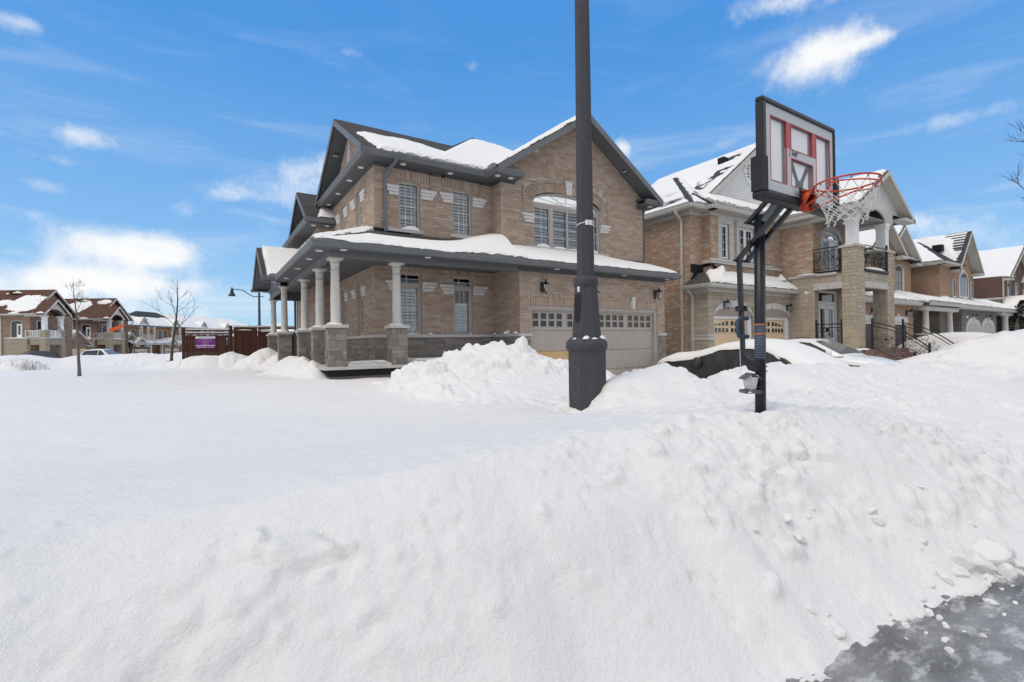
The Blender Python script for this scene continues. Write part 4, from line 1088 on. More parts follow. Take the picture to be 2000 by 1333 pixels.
    rk = MB(); rake((2.70, 16.02, 5.70), (2.70, 17.8, 6.95), (-1, 0, 0), .15); rake((2.70, 19.83, 5.66), (2.70, 17.8, 6.95), (-1, 0, 0), .15); rk.build('rake_board', M['grey_light_trim'], H)
    s = MB()
    for ya in (16.05, 19.8): s.prism([(2.73, ya, 5.60), (2.73, 17.8, 6.84), (XB, 17.8, 6.84), (XB, ya, 5.60)], (0, 0, -.02))
    s.box(2.73, XL, 16.0, 16.49, 5.55, 5.57); s.box(2.73, XB - .01, 16.5, 21, 5.55, 5.57); s.build('soffit', M['soffit_x'], H)
    g = MB(); gutter(g, (2.62, 16.0, 5.72), (3.55, 16.0, 5.72), (0, -1, 0)); gutter(g, (2.73, 21, 5.69), (2.73, 15.92, 5.69), (-1, 0, 0)); g.build('gutter', M['grey_light_trim'], H)
    potlight(H, 2.95, 16.3, 5.552); potlight(H, 3.35, 16.2, 5.552); potlight(H, 2.92, 18.9, 6.1, (0, .56, -.83))
    # --- porch roof
    ZE = 3.815; yb = YM; zm = 4.55; zg_ = 4.36
    pr2 = [[(1.80, 10.07, ZE), (12.90, 10.07, ZE), (12.35, YU - .003, zg_), (XG - .5, YU - .003, zg_), (XG - .5, YM - .003, zm), (XL, YM - .003, zm)],
           [(1.80, 16.6, ZE), (1.80, 10.07, ZE), (XL - .003, YM - .003, zm), (XL - .003, 16.6, zm)],
           [(12.90, 10.07, ZE), (12.90, YU, ZE), (12.35, YU, zg_)]]
    # first polygon must be planar: two pieces
    pr2 = [[(1.80, 10.07, ZE), (6.945, 10.07, ZE), (6.945, YM - .003, zm), (XL, YM - .003, zm)], [(6.945, 10.07, ZE), (12.90, 10.07, ZE), (12.35, YU - .003, zg_), (6.945, YU - .003, zg_)]] + pr2[1:]
    roof_uv('porch_roof', pr2, M['shingle_dark'], H)
    g = MB(); gutter(g, (1.80, 10.12, ZE), (12.86, 10.12, ZE), (0, -1, 0), .12, .10); gutter(g, (1.86, 16.3, ZE), (1.86, 10.03, ZE), (-1, 0, 0), .12, .10); gutter(g, (12.82, 10.05, ZE), (12.82, 11.3, ZE), (1, 0, 0), .12, .09); g.build('gutter', M['grey_light_trim'], H)
    s = MB(); s.box(1.87, 12.80, 10.13, 10.470, 3.695, 3.715); s.box(2.37, XG - .002, 10.66, YM - .002, 3.695, 3.715); s.box(12.57, 12.8, 10.47, YU, 3.695, 3.715); s.build('soffit', M['soffit_y'], H)
    s = MB(); s.box(1.87, 2.20, 10.475, 16.4, 3.695, 3.715); s.box(2.37, XL - .002, YM, 22, 3.695, 3.715); s.build('soffit', M['soffit_x'], H)
    bm = MB(); bm.box(2.20, XG - .004, 10.475, 10.655, 3.575, 3.715); bm.box(2.20, 2.365, 10.657, 16.6, 3.576, 3.716); bm.build('porch_beam', M['grey_light_trim'], H)
    fl = MB(); fl.fbox(FG, XG - .02, XR + .02, 3.60, 3.70, .0, .03); fl.build('frieze', M['grey_metal'], H)
    for x, y in ((2.45, 10.30), (4.32, 10.30), (8.05, 10.30), (10.6, 10.30), (12.5, 10.30), (2.03, 10.62), (2.03, 11.75), (2.03, 13.35), (2.03, 15.4)): potlight(H, x, y, 3.696)
    # black flashing where roof meets brick
    f = MB(); f.fbox(FU, 6.93, XR + .01, 4.25, 4.40, .0, .03); f.fbox(FM, XL - .03, XL + .9, 4.45, 4.62, .02, .035); f.fbox(LM, YM - .03, 13.5, 4.45, 4.60, .02, .035); f.build('flashing', M['flash'], H)
    # columns
    column(H, 2.355, 10.68, 3.575, snowseed=1); column(H, 3.705, 10.68, 3.575, snowseed=3)
    column(H, 2.36, 12.35, 3.575, zbase=.9, snowseed=5); column(H, 2.36, 14.45, 3.575, zbase=.9, snowseed=7)
    column(H, 2.10, 16.5, 3.575, zbase=.9, snowseed=9); column(H, 2.10, 19.3, 3.40, zbase=.9, snowseed=11)
    # side porch gable
    sg = [[(1.48, 16.12, 3.80), (3.4, 16.12, 3.80), (3.4, 17.9, 4.98), (1.48, 17.9, 4.98)], [(3.4, 19.7, 3.80), (1.48, 19.7, 3.80), (1.48, 17.9, 4.978), (3.4, 17.9, 4.978)]]
    roof_uv('porch_roof', sg, M['shingle_dark'], H)
    rk = MB(); rake((1.48, 16.14, 3.80), (1.48, 17.9, 4.95), (-1, 0, 0), .14); rake((1.48, 19.68, 3.80), (1.48, 17.9, 4.95), (-1, 0, 0), .14); rk.build('rake_board', M['grey_light_trim'], H)
    s = MB(); s.box(1.5, 2.0, 16.2, 16.48, 3.68, 3.70); s.box(1.5, 2.0, 19.4, 19.7, 3.68, 3.70); s.poly([(1.98, 16.3, 3.6), (1.98, 19.6, 3.6), (1.98, 17.9, 4.85)]); 
    for ya in (16.2, 19.6): s.prism([(1.5, ya, 3.70), (1.5, 17.9, 4.84), (1.98, 17.9, 4.84), (1.98, ya, 3.70)], (0, 0, -.02))
    s.build('soffit', M['soffit_x'], H)
    g = MB(); gutter(g, (1.42, 16.12, 3.80), (1.86, 16.12, 3.80), (0, -1, 0), .11, .09); gutter(g, (1.42, 19.75, 3.80), (2.0, 19.75, 3.80), (0, 1, 0), .11, .09); g.build('gutter', M['grey_light_trim'], H)
    bb = MB(); k = 2.05
    while k < 3.55: bb.box(k, k + .085, 19.38, 19.42, 3.38, 3.82); k += .09
    k = 16.6
    while k < 19.3: bb.box(2.0, 2.03, k, k + .085, 3.38, 3.70); k += .09
    bb.build('porch_frieze', M['grey_metal'], H)
    potlight(H, 1.8, 16.35, 3.682); potlight(H, 1.75, 19.55, 3.682)
    # porch slab with dark fascia
    s = MB(); s.box(2.07, XG - .01, 10.42, YM - .01, 1.19, 1.255); s.box(2.0, XL - .01, YM, 20.2, 1.15, 1.25); s.build('porch_slab', M['precast'], H)
    s = MB(); s.box(2.13, XG - .01, 10.48, 10.53, 1.045, 1.19); s.build('porch_fascia', M['flash'], H)
    s = MB(); s.box(2.20, XG - .01, 10.53, 10.75, .5, 1.045); s.build('porch_base', M['ledgestone'], H)
    snow_sheet(H, [(2.56, 10.47, 1.255), (3.50, 10.47, 1.255), (3.50, 11.0, 1.255), (2.56, 11.0, 1.255)], even_snow(.10, 31, .12, .05), .04)
    snow_sheet(H, [(3.93, 10.47, 1.255), (6.9, 10.47, 1.255), (6.9, 11.7, 1.255), (3.93, 11.7, 1.255)], even_snow(.12, 33, .2, .07), .05)
    # downspouts
    d = MB(); P = [(3.98, 11.40, 6.28), (3.98, 11.42, 6.2), (3.86, 11.70, 6.02), (3.83, 11.80, 5.9), (3.83, 11.80, 4.55)]; d.tube(P, .052, 4, sq=True); d.build('downspout', M['grey_light_trim'], H)
    d = MB(); d.tube([(3.05, 20.85, 5.5), (3.05, 20.85, 1.2)], .05, 4, sq=True); d.build('downspout', M['grey_metal'], H)
    d = MB(); d.tube([(12.62, 11.3, 6.25), (12.66, 11.42, 6.0), (12.66, 11.42, 4.4)], .05, 4, sq=True); d.build('downspout', M['grey_metal'], H)
    # --- snow on the roofs
    def fmain(S, T, W, Hh):
        n = fbm(S * .9, T * 1.4, 5, .6, 4); t = .09 * (1 + .2 * n)
        top = 1.72 + .10 * S + .25 * fbm(S * 2.2, T * .5, 4, .6, 9) - .85 * np.exp(-((S - 2.6) / .55) ** 2) * sstep(.5, 1.6, T)
        left = S - (.42 + .10 * fbm(T * 3, S * 0, 3, .5, 2) - .12 * T)
        d = np.minimum(np.minimum((top - T) * .6, left * .6), (T + .02 + .05 * fbm(S * 7, T * 3, 3, .6, 3)) * 1.2)
        return t * np.sqrt(np.clip(d / .10, 0, 1)) - .02 * (d <= 0)
    snow_sheet(H, [(3.2, 11.36, 6.40), (6.62, 11.36, 6.40), (6.62, 14.1, 8.13), (3.2, 14.1, 8.13)], fmain, .045)
    def fhip(S, T, W, Hh):
        t = .13 * (1 + .2 * fbm(S * .9, T, 4, .5, 14)); top = Hh * .86 - .22 * np.abs(S - W * .5) + .12 * fbm(S * 2, T, 4, .5, 6)
        d = np.minimum(np.minimum((top - T) * .6, S * .5 - .05), T + .3)
        return t * np.sqrt(np.clip(d / .12, 0, 1)) - .02 * (d <= 0)
    snow_sheet(H, [(4.75, 11.42, 6.39), (10.7, 11.42, 6.39), (8.0, 14.72, 8.86), (7.85, 14.72, 8.86)], fhip, .05)
    fg = even_snow(.11, 51, .10, .03)
    snow_sheet(H, [(6.56, 16.0, 6.43), (6.56, 10.90, 6.43), (GX, 10.90, 8.60), (GX, 16.0, 8.60)], even_snow(.12, 51, .10, .03), .06)
    snow_sheet(H, [(13.0, 10.90, 6.43), (13.0, 16.0, 6.43), (GX, 16.0, 8.60), (GX, 10.90, 8.60)], even_snow(.14, 52, .12, .03), .07)
    def fporch(S, T, W, Hh):
        n = fbm(S * .8, T * 1.2, 5, .55, 21); x = S + 1.85
        t = .05 + .08 * sstep(3.6, 6.2, x) * (1 - sstep(7.0, 8.5, x)) + .04 * sstep(8, 10, x)
        drift = .20 * np.exp(-((x - 5.7) / 1.15) ** 2) * sstep(.5, 1.7, T) + .10 * np.exp(-((x - 6.6) / .5) ** 2) * sstep(.9, 1.6, T)
        t = (t + drift) * (1 + .18 * n)
        bare = .55 * np.exp(-((x - 3.3) / .75) ** 2) * sstep(1.15, 1.7, T) + .08 * sstep(2.2, 3.2, x) * (1 - sstep(4.4, 5.2, x)) * (1 - sstep(0, .30, T)) * (1 + fbm(S * 5, T * 8, 3, .6, 2))
        d = np.minimum(T + .03 + .04 * fbm(S * 5, T * 5, 3, .6, 23), S - .25 * np.clip(T, 0, 1) - .02)
        return t * np.sqrt(np.clip(d / .09, 0, 1)) - bare - .02 * (d <= 0)
    snow_sheet(H, [(1.88, 10.10, ZE + .01), (6.93, 10.10, ZE + .01), (6.93, YM - .02, zm + .01), (3.55, YM - .02, zm + .01)], fporch, .05)
    def fgar(S, T, W, Hh):
        t = .095 * (1 + .25 * fbm(S * 1.2, T * 1.5, 5, .6, 61)) - .05 * sstep(3.6, 5.6, S) * sstep(.5, 1.3, T)
        d = np.minimum(np.minimum(T + .02 + .02 * fbm(S * 6, T * 3, 3, .5, 8), (W - S) * .8), (Hh + .1 - .35 * sstep(3.2, 5.3, S) - T))
        return t * np.sqrt(np.clip(d / .10, 0, 1)) - .02 * (d <= 0)
    snow_sheet(H, [(6.90, 10.10, ZE + .01), (12.80, 10.10, ZE + .01), (12.35, YU - .02, zg_ + .01), (6.90, YU - .02, zg_ + .01)], fgar, .05)
    snow_sheet(H, [(1.88, 16.5, ZE + .01), (1.88, 10.15, ZE + .01), (3.55, YM - .02, zm + .01), (3.55, 16.5, zm + .01)], even_snow(.13, 71, .14, .05), .07)
    snow_sheet(H, [(1.60, 16.14, 3.82), (3.1, 16.14, 3.82), (3.1, 17.9, 4.99), (1.60, 17.9, 4.99)], even_snow(.10, 81, .06, .05), .05)
    snow_sheet(H, [(3.02, 16.05, 5.75), (5.0, 16.05, 5.75), (5.0, 17.6, 6.85), (3.42, 17.3, 6.62)], even_snow(.09, 83, .12, .06), .05)
    return H
house_one()
# ------------------------------------------------------------------ the stone-fronted neighbour
def scroll_panel(par, P, w, z0, z1, seed=0, slope=0.0, rails=True, name='scrollwork', big=True):
    """wrought-iron scrolls; P(u, z) -> point; slope lifts z along u"""
    rg = random.Random(seed); m = MB(); r = .008
    zz = lambda u, z: z + slope * u
    def spiral(cu, cz, R, turns, ph, cw=1):
        n = int(14 * turns); pts = []
        for i in range(n + 1):
            t = i / n; a = ph + cw * 2 * PI * turns * t; q = R * (1 - .82 * t)
            pts.append(P(cu + q * math.cos(a), zz(cu, cz) + q * math.sin(a)))
        m.tube(pts, r, 4)
    H = z1 - z0; k = max(1, round(w / (H * .95)))
    for i in range(k):
        c = w * (i + .5) / k; R = min(H * .22, w / k * .3)
        if big:
            cz = z0 + H * (.66 if i % 2 == 0 else .60)
            m.tube([P(c + R * math.cos(2 * PI * j / 18), zz(c, cz) + R * math.sin(2 * PI * j / 18)) for j in range(19)], r, 4, caps=False)
            m.tube([P(c + R * .62 * math.cos(2 * PI * j / 14), zz(c, cz) + R * .62 * math.sin(2 * PI * j / 14)) for j in range(15)], r * .8, 4, caps=False)
            for j in range(8):
                a = 2 * PI * j / 8; m.tube([P(c, zz(c, cz)), P(c + R * .34 * math.cos(a), zz(c, cz) + R * .34 * math.sin(a))], [.022, .006], 4)
        for s in (-1, 1):
            spiral(c + s * w / k * .22, z0 + H * .28, H * .17, 1.5, PI * (.5 + .5 * s), s)
            spiral(c + s * w / k * .33, z0 + H * .52, H * .12, 1.3, -PI / 2, -s)
            spiral(c + s * w / k * .36, z0 + H * .84, H * .09, 1.2, PI / 2, s)
            m.tube([P(c + s * w / k * .46, zz(c, z0)), P(c + s * w / k * .38, zz(c, z0 + H * .4)), P(c + s * w / k * .47, zz(c, z0 + H * .75)), P(c + s * w / k * .30, zz(c, z1))], r, 4)
        for _ in range(5):
            u_, z_ = c + rg.uniform(-.4, .4) * w / k, z0 + H * rg.uniform(.1, .9)
            m.tube([P(u_ - .03, zz(u_, z_ - .02)), P(u_, zz(u_, z_)), P(u_ + .035, zz(u_, z_ + .015))], [.004, .02, .004], 4)
    return m.build(name, M['black_iron'], par)
def railing(par, a, b, za, zb, h=1.0, seed=0, post_a=True, post_b=True, curve=False):
    """railing from a to b (xy), za/zb base heights"""
    a, b = Vector((*a, 0)), Vector((*b, 0)); w = (b - a).length; e = (b - a) / w; sl = (zb - za) / w
    P = lambda u, z: a + e * u + Vector((0, 0, z))
    m = MB()
    cv = (lambda u: .18 * math.sin(PI * min(1, u / w)) if curve else 0)
    for hz in (.08, h - .14, h):
        m.tube([P(w * i / 10, za + sl * w * i / 10 + hz + cv(w * i / 10) * (1 if hz > .2 else 0)) for i in range(11)], .016 if hz < h else .022, 4)
    for u in (0.01, w - .01): m.tube([P(u, za + sl * u + .04), P(u, za + sl * u + h)], .014, 4)
    o = m.build('railing', M['black_iron'], par)
    scroll_panel(o, lambda u, z: P(u, za + z), w, .08, h - .14, seed, sl)
    for on, u in ((post_a, 0), (post_b, w)):
        if on:
            q = MB(); zq = za + sl * u; q.lathe(tuple(P(u, zq)), [(.04, -.1), (.04, h + .02), (.055, h + .04), (.04, h + .07), (.035, h + .09), (.05, h + .12), (.035, h + .16), (.01, h + .19)], 8)
            q.build('newel_post', M['black_iron'], o)
    return o
def house_two():
    H = thing('stone_house', 'tan stone and brick house with arched garage doors and a pillared balcony portico', 'house', (15.52, 10.96, .3))
    XS, YG, YB, YU = 15.52, 10.96, 11.34, 11.70
    XB, XW, YWF, YP = 16.28, 21.16, 10.0, 8.45       # bay left, wing left wall, wing front, portico front
    w = MB(); bricks = []; stones = []
    FG, FB, FU, LS, LBy, LW, FW, FP = front(YG), front(YB), front(YU), leftw(XS), leftw(XB), leftw(XW), front(YWF), front(YP)
    # side wall
    wall(w, LS, YU, 21, .2, 6.75); bricks += lay(LS, YU, 21, .4, 6.55, .215, .07, .010)
    wall(w, LS, YG, YU, .2, 3.75); stones += lay(LS, YG, YU, .3, 3.55, .42, .15, .009, ashlar=True, depth=.03)
    # brick strip, bay side and bay front
    wall(w, FU, XS, XB, 3.4, 6.75); bricks += lay(FU, XS - .012, XB, 3.5, 6.55, .215, .07)
    wall(w, LBy, YB, YU, 3.4, 6.75); bricks += lay(LBy, YB, YU, 3.5, 6.55, .215, .07)
    wa, wb = (16.95, 17.45, 4.90, 6.26), (18.11, 19.20, 4.90, 6.26)
    wall(w, FB, XB, 21.2, 3.4, 6.75, [wa, wb])
    sur = [(16.72, 17.72, 4.80, 6.58), (17.92, 19.42, 4.80, 6.58)]
    bricks += lay(FB, XB - .012, 21.2, 4.30, 6.55, .215, .07, holes=sur)
    for (a, b, c, d), (e, f, g, h) in zip(sur, (wa, wb)):
        for q in ((a, e, c, d), (f, b, c, d)):
            n = 4
            for i in range(n): s = MB(); s.fbox(FB, q[0], q[1], c + (6.26 - c) * i / n + .004, c + (6.26 - c) * (i + 1) / n - .004, -.01, .035); s.build('surround_stone', M['precast'], H)
        n = max(2, round((b - a) / .5))
        for i in range(n): s = MB(); s.fbox(FB, a + (b - a) * i / n + .004, a + (b - a) * (i + 1) / n - .004, 6.264, d, -.01, .04); s.build('surround_stone', M['precast'], H)
    window(H, FB, *wa, cols=2, rows=4, mat=M['white'], shutter=None, fw=.05); 
    window(H, FB, 18.11, 18.655, 4.90, 6.26, cols=2, rows=4, mat=M['white'], shutter=None, fw=.05); window(H, FB, 18.655, 19.20, 4.90, 6.26, cols=2, rows=4, mat=M['white'], shutter=None, fw=.05)
    s = MB(); s.fbox(FB, XB - .1, 21.1, 4.66, 4.74, -.05, .10); s.fbox(FB, XB - .06, 21.1, 4.742, 4.80, -.05, .06); s.fbox(LBy, YB - .098, YU, 4.662, 4.738, 0, .098); s.fbox(LBy, YB - .058, YU, 4.744, 4.798, 0, .058); s.build('sill', M['precast'], H)
    for i, x in enumerate((16.5, 17.2, 18.3, 19.0, 20.2)): clump(H, (x, YB - .04, 4.80), .42, .05, .035, 40 + i, sharp=2)
    # garage front of random stone with two arched openings
    o1, o2 = (15.86, 18.34), (18.72, 21.10)
    ah = lambda a, b: (lambda z: (a, b) if z < 2.66 else ((a + b) / 2 - (b - a) / 2 * math.sqrt(max(0, 1 - ((z - 2.66) / .32) ** 2)), (a + b) / 2 + (b - a) / 2 * math.sqrt(max(0, 1 - ((z - 2.66) / .32) ** 2))))
    wall(w, FG, XS, XW, .2, 3.75, [(o1[0], o1[1], .2, 2.64), (o2[0], o2[1], .2, 2.64)])
    stones += lay(FG, XS - .014, XW, .3, 3.52, .45, .15, .009, ashlar=True, depth=.03, holes=[(o1[0] - .02, o1[1] + .02, 0, 2.70), (o2[0] - .02, o2[1] + .02, 0, 2.70), (o1[0] - .0, o1[1] + .0, 2.70, 3.12), (o2[0], o2[1], 2.70, 3.12)])
    for a, b in (o1, o2):
        c = (a + b) / 2; R = (b - a) / 2
        for k in range(9):                                   # voussoirs
            t0, t1 = PI * k / 9, PI * (k + 1) / 9; q = []
            for (rr, rz) in ((0, 0), (.02, .26)):
                for t in (t0 + .012, t1 - .012): q.append((c - (R + rr) * math.cos(t), 2.64 + (.33 + rz) * math.sin(t)))
            q = [q[0], q[1], q[3], q[2]]
            v = MB(); v.prism([FG.p(x, z, -.012) for x, z in q], FG.N * (.055 if k == 4 else .045)); v.build('arch_stone', M['precast_light'], H)
        # timber head and jambs, door
        n_ = 20; hd = MB(); top = [(c - R * math.cos(PI * i / n_), 2.645 + .33 * math.sin(PI * i / n_)) for i in range(n_ + 1)]
        hd.prism([FG.p(x, z, -.12) for x, z in top] , FG.N * .05)
        hd.fbox(FG, a, b, 2.52, 2.645, -.12, -.07)
        for u0, u1 in ((a, a + .10), (b - .22, b)): hd.fbox(FG, u0, u1, .3, 2.52, -.12, -.05)
        hd.build('door_trim', M['white'], H)
        for i in range(4):
            z0 = .32 + .55 * i; d = MB(); d.fbox(FG, a + .10, b - .22, z0 + .005, z0 + .545, -.17, -.13); po = d.build('garage_door', M['door_yellow'], H)
            if i == 3:
                for gp in range(2):
                    for cx in range(4):
                        u = a + .20 + gp * 1.03 + cx * .235
                        for rz in range(2):
                            z = z0 + .02 + rz * .26; top_ = .16 if rz == 0 else max(.05, .17 - .035 * ((cx if gp else 3 - cx)) ** 1.35)
                            g = MB(); g.fbox(FG, u, u + .17, z + .02, z + .02 + top_, -.1295, -.1275); g.build('pane', M['dark_glass'], po)
    s = MB()
    for k, (a, b) in enumerate(((XS - .03, o1[0] - .02),)): s.fbox(FG, a, b, 1.72, 1.84, .0, .05); s.fbox(LS, YG - .048, YU, 1.722, 1.838, 0, .048); s.fbox(LS, YG - .038, YU, 1.862, 1.938, 0, .038); s.fbox(FG, a, b, 1.86, 1.94, 0, .04)
    s.build('belt_stone', M['precast'], H)
    lantern(H, FG, 16.45, 3.05, 1.0); lantern(H, FG, 20.85, 3.05, 1.0)
    # skirt roof over the garage
    ze, zt_ = 3.76, 4.30
    roof_uv('skirt_roof', [[(15.14, 10.60, ze), (21.1, 10.60, ze), (21.1, YB, zt_), (16.0, YB, zt_)], [(15.14, 11.75, ze), (15.14, 10.60, ze), (16.0, YB, zt_), (16.0, 11.75, zt_)]], M['shingle_dark'], H)
    g = MB(); gutter(g, (15.1, 10.63, ze), (21.1, 10.63, ze), (0, -1, 0), .12, .10); gutter(g, (15.17, 11.85, ze), (15.17, 10.53, ze), (-1, 0, 0), .12, .10)
    g.build('gutter', M['cream'], H)
    s = MB(); s.box(15.16, XW - .01, 10.63, YG - .002, 3.62, 3.64); s.box(15.17, XS - .002, YG, 11.8, 3.62, 3.64); s.build('soffit', M['cream_soffit'], H)
    f = MB(); f.fbox(FG, XS - .02, XW, 3.50, 3.62, .03, .06); f.fbox(LS, YG - .058, YU, 3.502, 3.618, .03, .058); f.build('frieze', M['cream'], H)
    def fsk(S, T, W, Hh):
        t = .12 * (1 + .2 * fbm(S * 1.1, T, 4, .5, 91)); pk = .22 * np.exp(-((S - .75) / .22) ** 2) * sstep(.2, .9, T)
        d = np.minimum(T + .02 + .03 * fbm(S * 5, T * 3, 3, .6, 7), S - .05); d = np.minimum(d, Hh - T + .1)
        return t * np.sqrt(np.clip(d / .09, 0, 1)) + pk - .02 * (d <= 0)
    snow_sheet(H, [(15.18, 10.62, ze + .01), (21.08, 10.62, ze + .01), (21.08, YB - .01, zt_ + .01), (15.95, YB - .01, zt_ + .01)], fsk, .05)
    clump(H, (20.75, 11.1, 4.2), .35, .22, .30, 71, sharp=.6)
    # stepped black flashing
    f = MB(); f.fbox(LBy, YB, YU, 4.55, 4.68, .0, .03); f.fbox(FU, XS, XB, 4.30, 4.62, .02, .035)
    for i in range(5): f.fbox(FU, XS + .10 * i, XS + .10 * i + .16, 3.98 + .11 * i, 4.12 + .11 * i, .03, .045)
    for i in range(4): f.fbox(FB, XB + .12 * i, XB + .12 * i + .16, 4.50 - .07 * i, 4.64 - .07 * i, .03, .045)
    f.fbox(FB, XB, 21.1, 4.28, 4.36, .03, .04); f.prism([LW.p(10.62, 3.74, .03), LW.p(10.93, 3.74, .03), LW.p(10.93, 4.20, .03)], LW.N * .01)
    f.build('flashing', M['flash'], H)
    # downspouts on the side
    d = MB(); d.tube([(15.10, 12.0, 6.66), (15.12, 12.0, 6.55), (15.40, 12.0, 6.35), (15.44, 12.0, 6.2), (15.44, 12.05, .5)], .055, 4, sq=True); d.build('downspout', M['cream'], H)
    d = MB(); d.tube([(15.2, 11.62, 3.62), (15.36, 11.6, 3.5), (15.45, 11.58, 3.35), (15.45, 11.58, .5)], .05, 4, sq=True); d.build('downspout', M['cream'], H)
    # --- portico wing
    od = (8.93, 9.95, .9, 3.71)
    wall(w, LW, YWF, YU, .2, 6.75); bricks += lay(LW, YWF, YU, 4.42, 6.55, .215, .07)
    stones += lay(LW, YWF - .05, YG, .3, 4.26, .45, .15, .009, ashlar=True, depth=.03)
    wall(w, LW, YP, YWF, 3.71, 4.36); stones += lay(LW, 8.95, YWF, 3.99, 4.30, .42, .15, .009, ashlar=True, depth=.03)
    s = MB(); s.fbox(LW, 9.1, YG, 4.27, 4.36, -.02, .10); s.build('belt_stone', M['precast'], H)
    for i in range(2): s = MB(); s.fbox(LW, 8.93 + .52 * i + .004, 8.93 + .52 * (i + 1) - .004, 3.71, 3.98, -.2, .045); s.build('lintel_stone', M['precast'], H)
    # wing front with balcony door above and entry below
    bd = (22.0, 23.4, 4.45, 6.05)
    wall(w, FW, XW, 24.55, .9, 6.75, [(21.95, 23.45, 4.42, 6.3), (21.55, 23.2, 1.3, 3.75)], .12)
    bricks += lay(FW, XW - .012, 24.55, 4.42, 6.5, .215, .07, holes=[(21.78, 23.62, 4.4, 6.58)])
    stones += lay(FW, XW, 24.5, 1.3, 3.75, .45, .15, .009, ashlar=True, depth=.03, holes=[(21.5, 23.25, 1.2, 3.75)])
    n_ = 16
    for k in range(7):
        t0, t1 = PI * k / 7 + .01, PI * (k + 1) / 7 - .01; q = [(22.7 - rx * math.cos(t), 6.0 + rz * math.sin(t)) for rx, rz, t in ((.75, .30, t0), (.75, .30, t1), (.93, .56, t1), (.93, .56, t0))]
        v = MB(); v.prism([FW.p(x, z, -.01) for x, z in q], FW.N * .05); v.build('arch_stone', M['precast'], H)
    for a, b in ((21.77, 21.95), (23.45, 23.63)): v = MB(); v.fbox(FW, a, b, 4.42, 6.0, -.01, .04); v.build('surround_stone', M['precast'], H)
    fr = MB(); out = [(22.7 - .75 * math.cos(PI * i / n_), 6.0 + .30 * math.sin(PI * i / n_)) for i in range(n_ + 1)]; inn = [(22.7 - .66 * math.cos(PI * i / n_), 6.0 + .22 * math.sin(PI * i / n_)) for i in range(n_ + 1)]
    for i in range(n_): fr.prism([FW.p(x, z, -.1) for x, z in (out[i], out[i + 1], inn[i + 1], inn[i])], FW.N * .05)
    fr.fbox(FW, 21.95, 23.45, 5.90, 6.0, -.1, -.045); fr.fbox(FW, 21.95, 22.05, 4.42, 5.90, -.1, -.05); fr.fbox(FW, 23.35, 23.45, 4.42, 5.90, -.1, -.05)
    fo = fr.build('balcony_door', M['white'], H)
    g = MB(); g.poly([FW.p(x, z, -.08) for x, z in inn]); g.build('pane', M['glass'], fo)
    g = MB(); g.fbox(FW, 22.06, 22.66, 4.45, 5.88, -.10, -.085); g.build('screen_door', M['dark_glass'], fo)
    g = MB(); g.fbox(FW, 22.68, 22.80, 4.45, 5.88, -.1, -.07); g.fbox(FW, 23.2, 23.34, 4.45, 5.88, -.1, -.07); g.fbox(FW, 22.80, 23.2, 5.70, 5.88, -.1, -.07); g.fbox(FW, 22.8, 23.2, 4.45, 4.7, -.1, -.07); g.build('door_leaf', M['white'], fo)
    g = MB(); g.quad(FW.p(22.80, 4.7, -.085), FW.p(23.2, 4.7, -.085), FW.p(23.2, 5.7, -.085), FW.p(22.8, 5.7, -.085)); g.build('pane', M['dark_glass'], fo)
    # entry: transom and double door
    e = MB(); e.fbox(FW, 21.55, 23.2, 3.66, 3.75, -.12, -.04); e.fbox(FW, 21.55, 21.66, 1.3, 3.66, -.12, -.04); e.fbox(FW, 23.08, 23.2, 1.3, 3.66, -.12, -.04); e.fbox(FW, 21.66, 23.08, 3.20, 3.30, -.12, -.05)
    eo = e.build('entry_door', M['white'], H)
    g = MB(); g.fbox(FW, 21.68, 23.06, 3.30, 3.66, -.11, -.10); g.build('pane', M['dark_glass'], eo)
    for a in (21.68, 22.38):
        d = MB(); d.fbox(FW, a, a + .15, 1.32, 3.19, -.11, -.07); d.fbox(FW, a + .53, a + .68, 1.32, 3.19, -.11, -.07); d.fbox(FW, a + .15, a + .53, 1.32, 1.75, -.11, -.07); d.fbox(FW, a + .15, a + .53, 2.98, 3.19, -.11, -.07); d.build('door_leaf', M['white'], eo)
        g = MB(); g.fbox(FW, a + .15, a + .53, 1.75, 2.98, -.10, -.09); g.build('pane', M['dark_glass'], eo)
    for u in (22.30, 22.45): d = MB(); d.fbox(FW, u - .02, u + .02, 2.0, 2.2, -.07, -.02); d.build('door_handle', M['black_iron'], eo)
    # portico piers, balcony floor, upper columns
    for k, (a, b) in enumerate(((XW, 21.80), (23.92, 24.58))):
        m = MB(); m.box(a, b, YP, YP + .5, .8, 4.30); m.box(a + .04, b - .04, YP + .02, YP + .46, 4.30, 5.30)
        po = m.build('pier', M['mortar_grey'], H)
        it = lay(FP, a - .02, b + .02, 1.3, 5.28, .30, .15, .009, ashlar=True, depth=.028) + lay(leftw(a), YP, YP + .5, 1.3, 5.28, .30, .15, .009, ashlar=True, depth=.028) + lay(rightw(b), YP, YP + .5, 1.3, 5.28, .3, .15, .009, ashlar=True, depth=.028)
        stones += it
        c = MB(); c.box(a - .07, b + .07, YP - .07, YP + .57, 5.28, 5.37); c.build('pier_cap', M['precast'], po)
        cx, cy = (a + b) / 2, YP + .25
        c = MB(); c.box(cx - .20, cx + .20, cy - .20, cy + .20, 5.37, 5.43); c.box(cx - .17, cx + .17, cy - .17, cy + .17, 5.43, 6.30); c.box(cx - .22, cx + .22, cy - .22, cy + .22, 6.42, 6.52); c.box(cx - .195, cx + .195, cy - .195, cy + .195, 6.30, 6.42)
        for s_ in (-1, 1): c.box(cx - .04, cx + .04, cy + s_ * .17 - .01, cy + s_ * .17 + .01, 5.5, 6.28)
        c.build('column', M['white'], H)
        clump(H, (cx - .15, YP - .02, 5.37), .3, .05, .04, 90 + k)
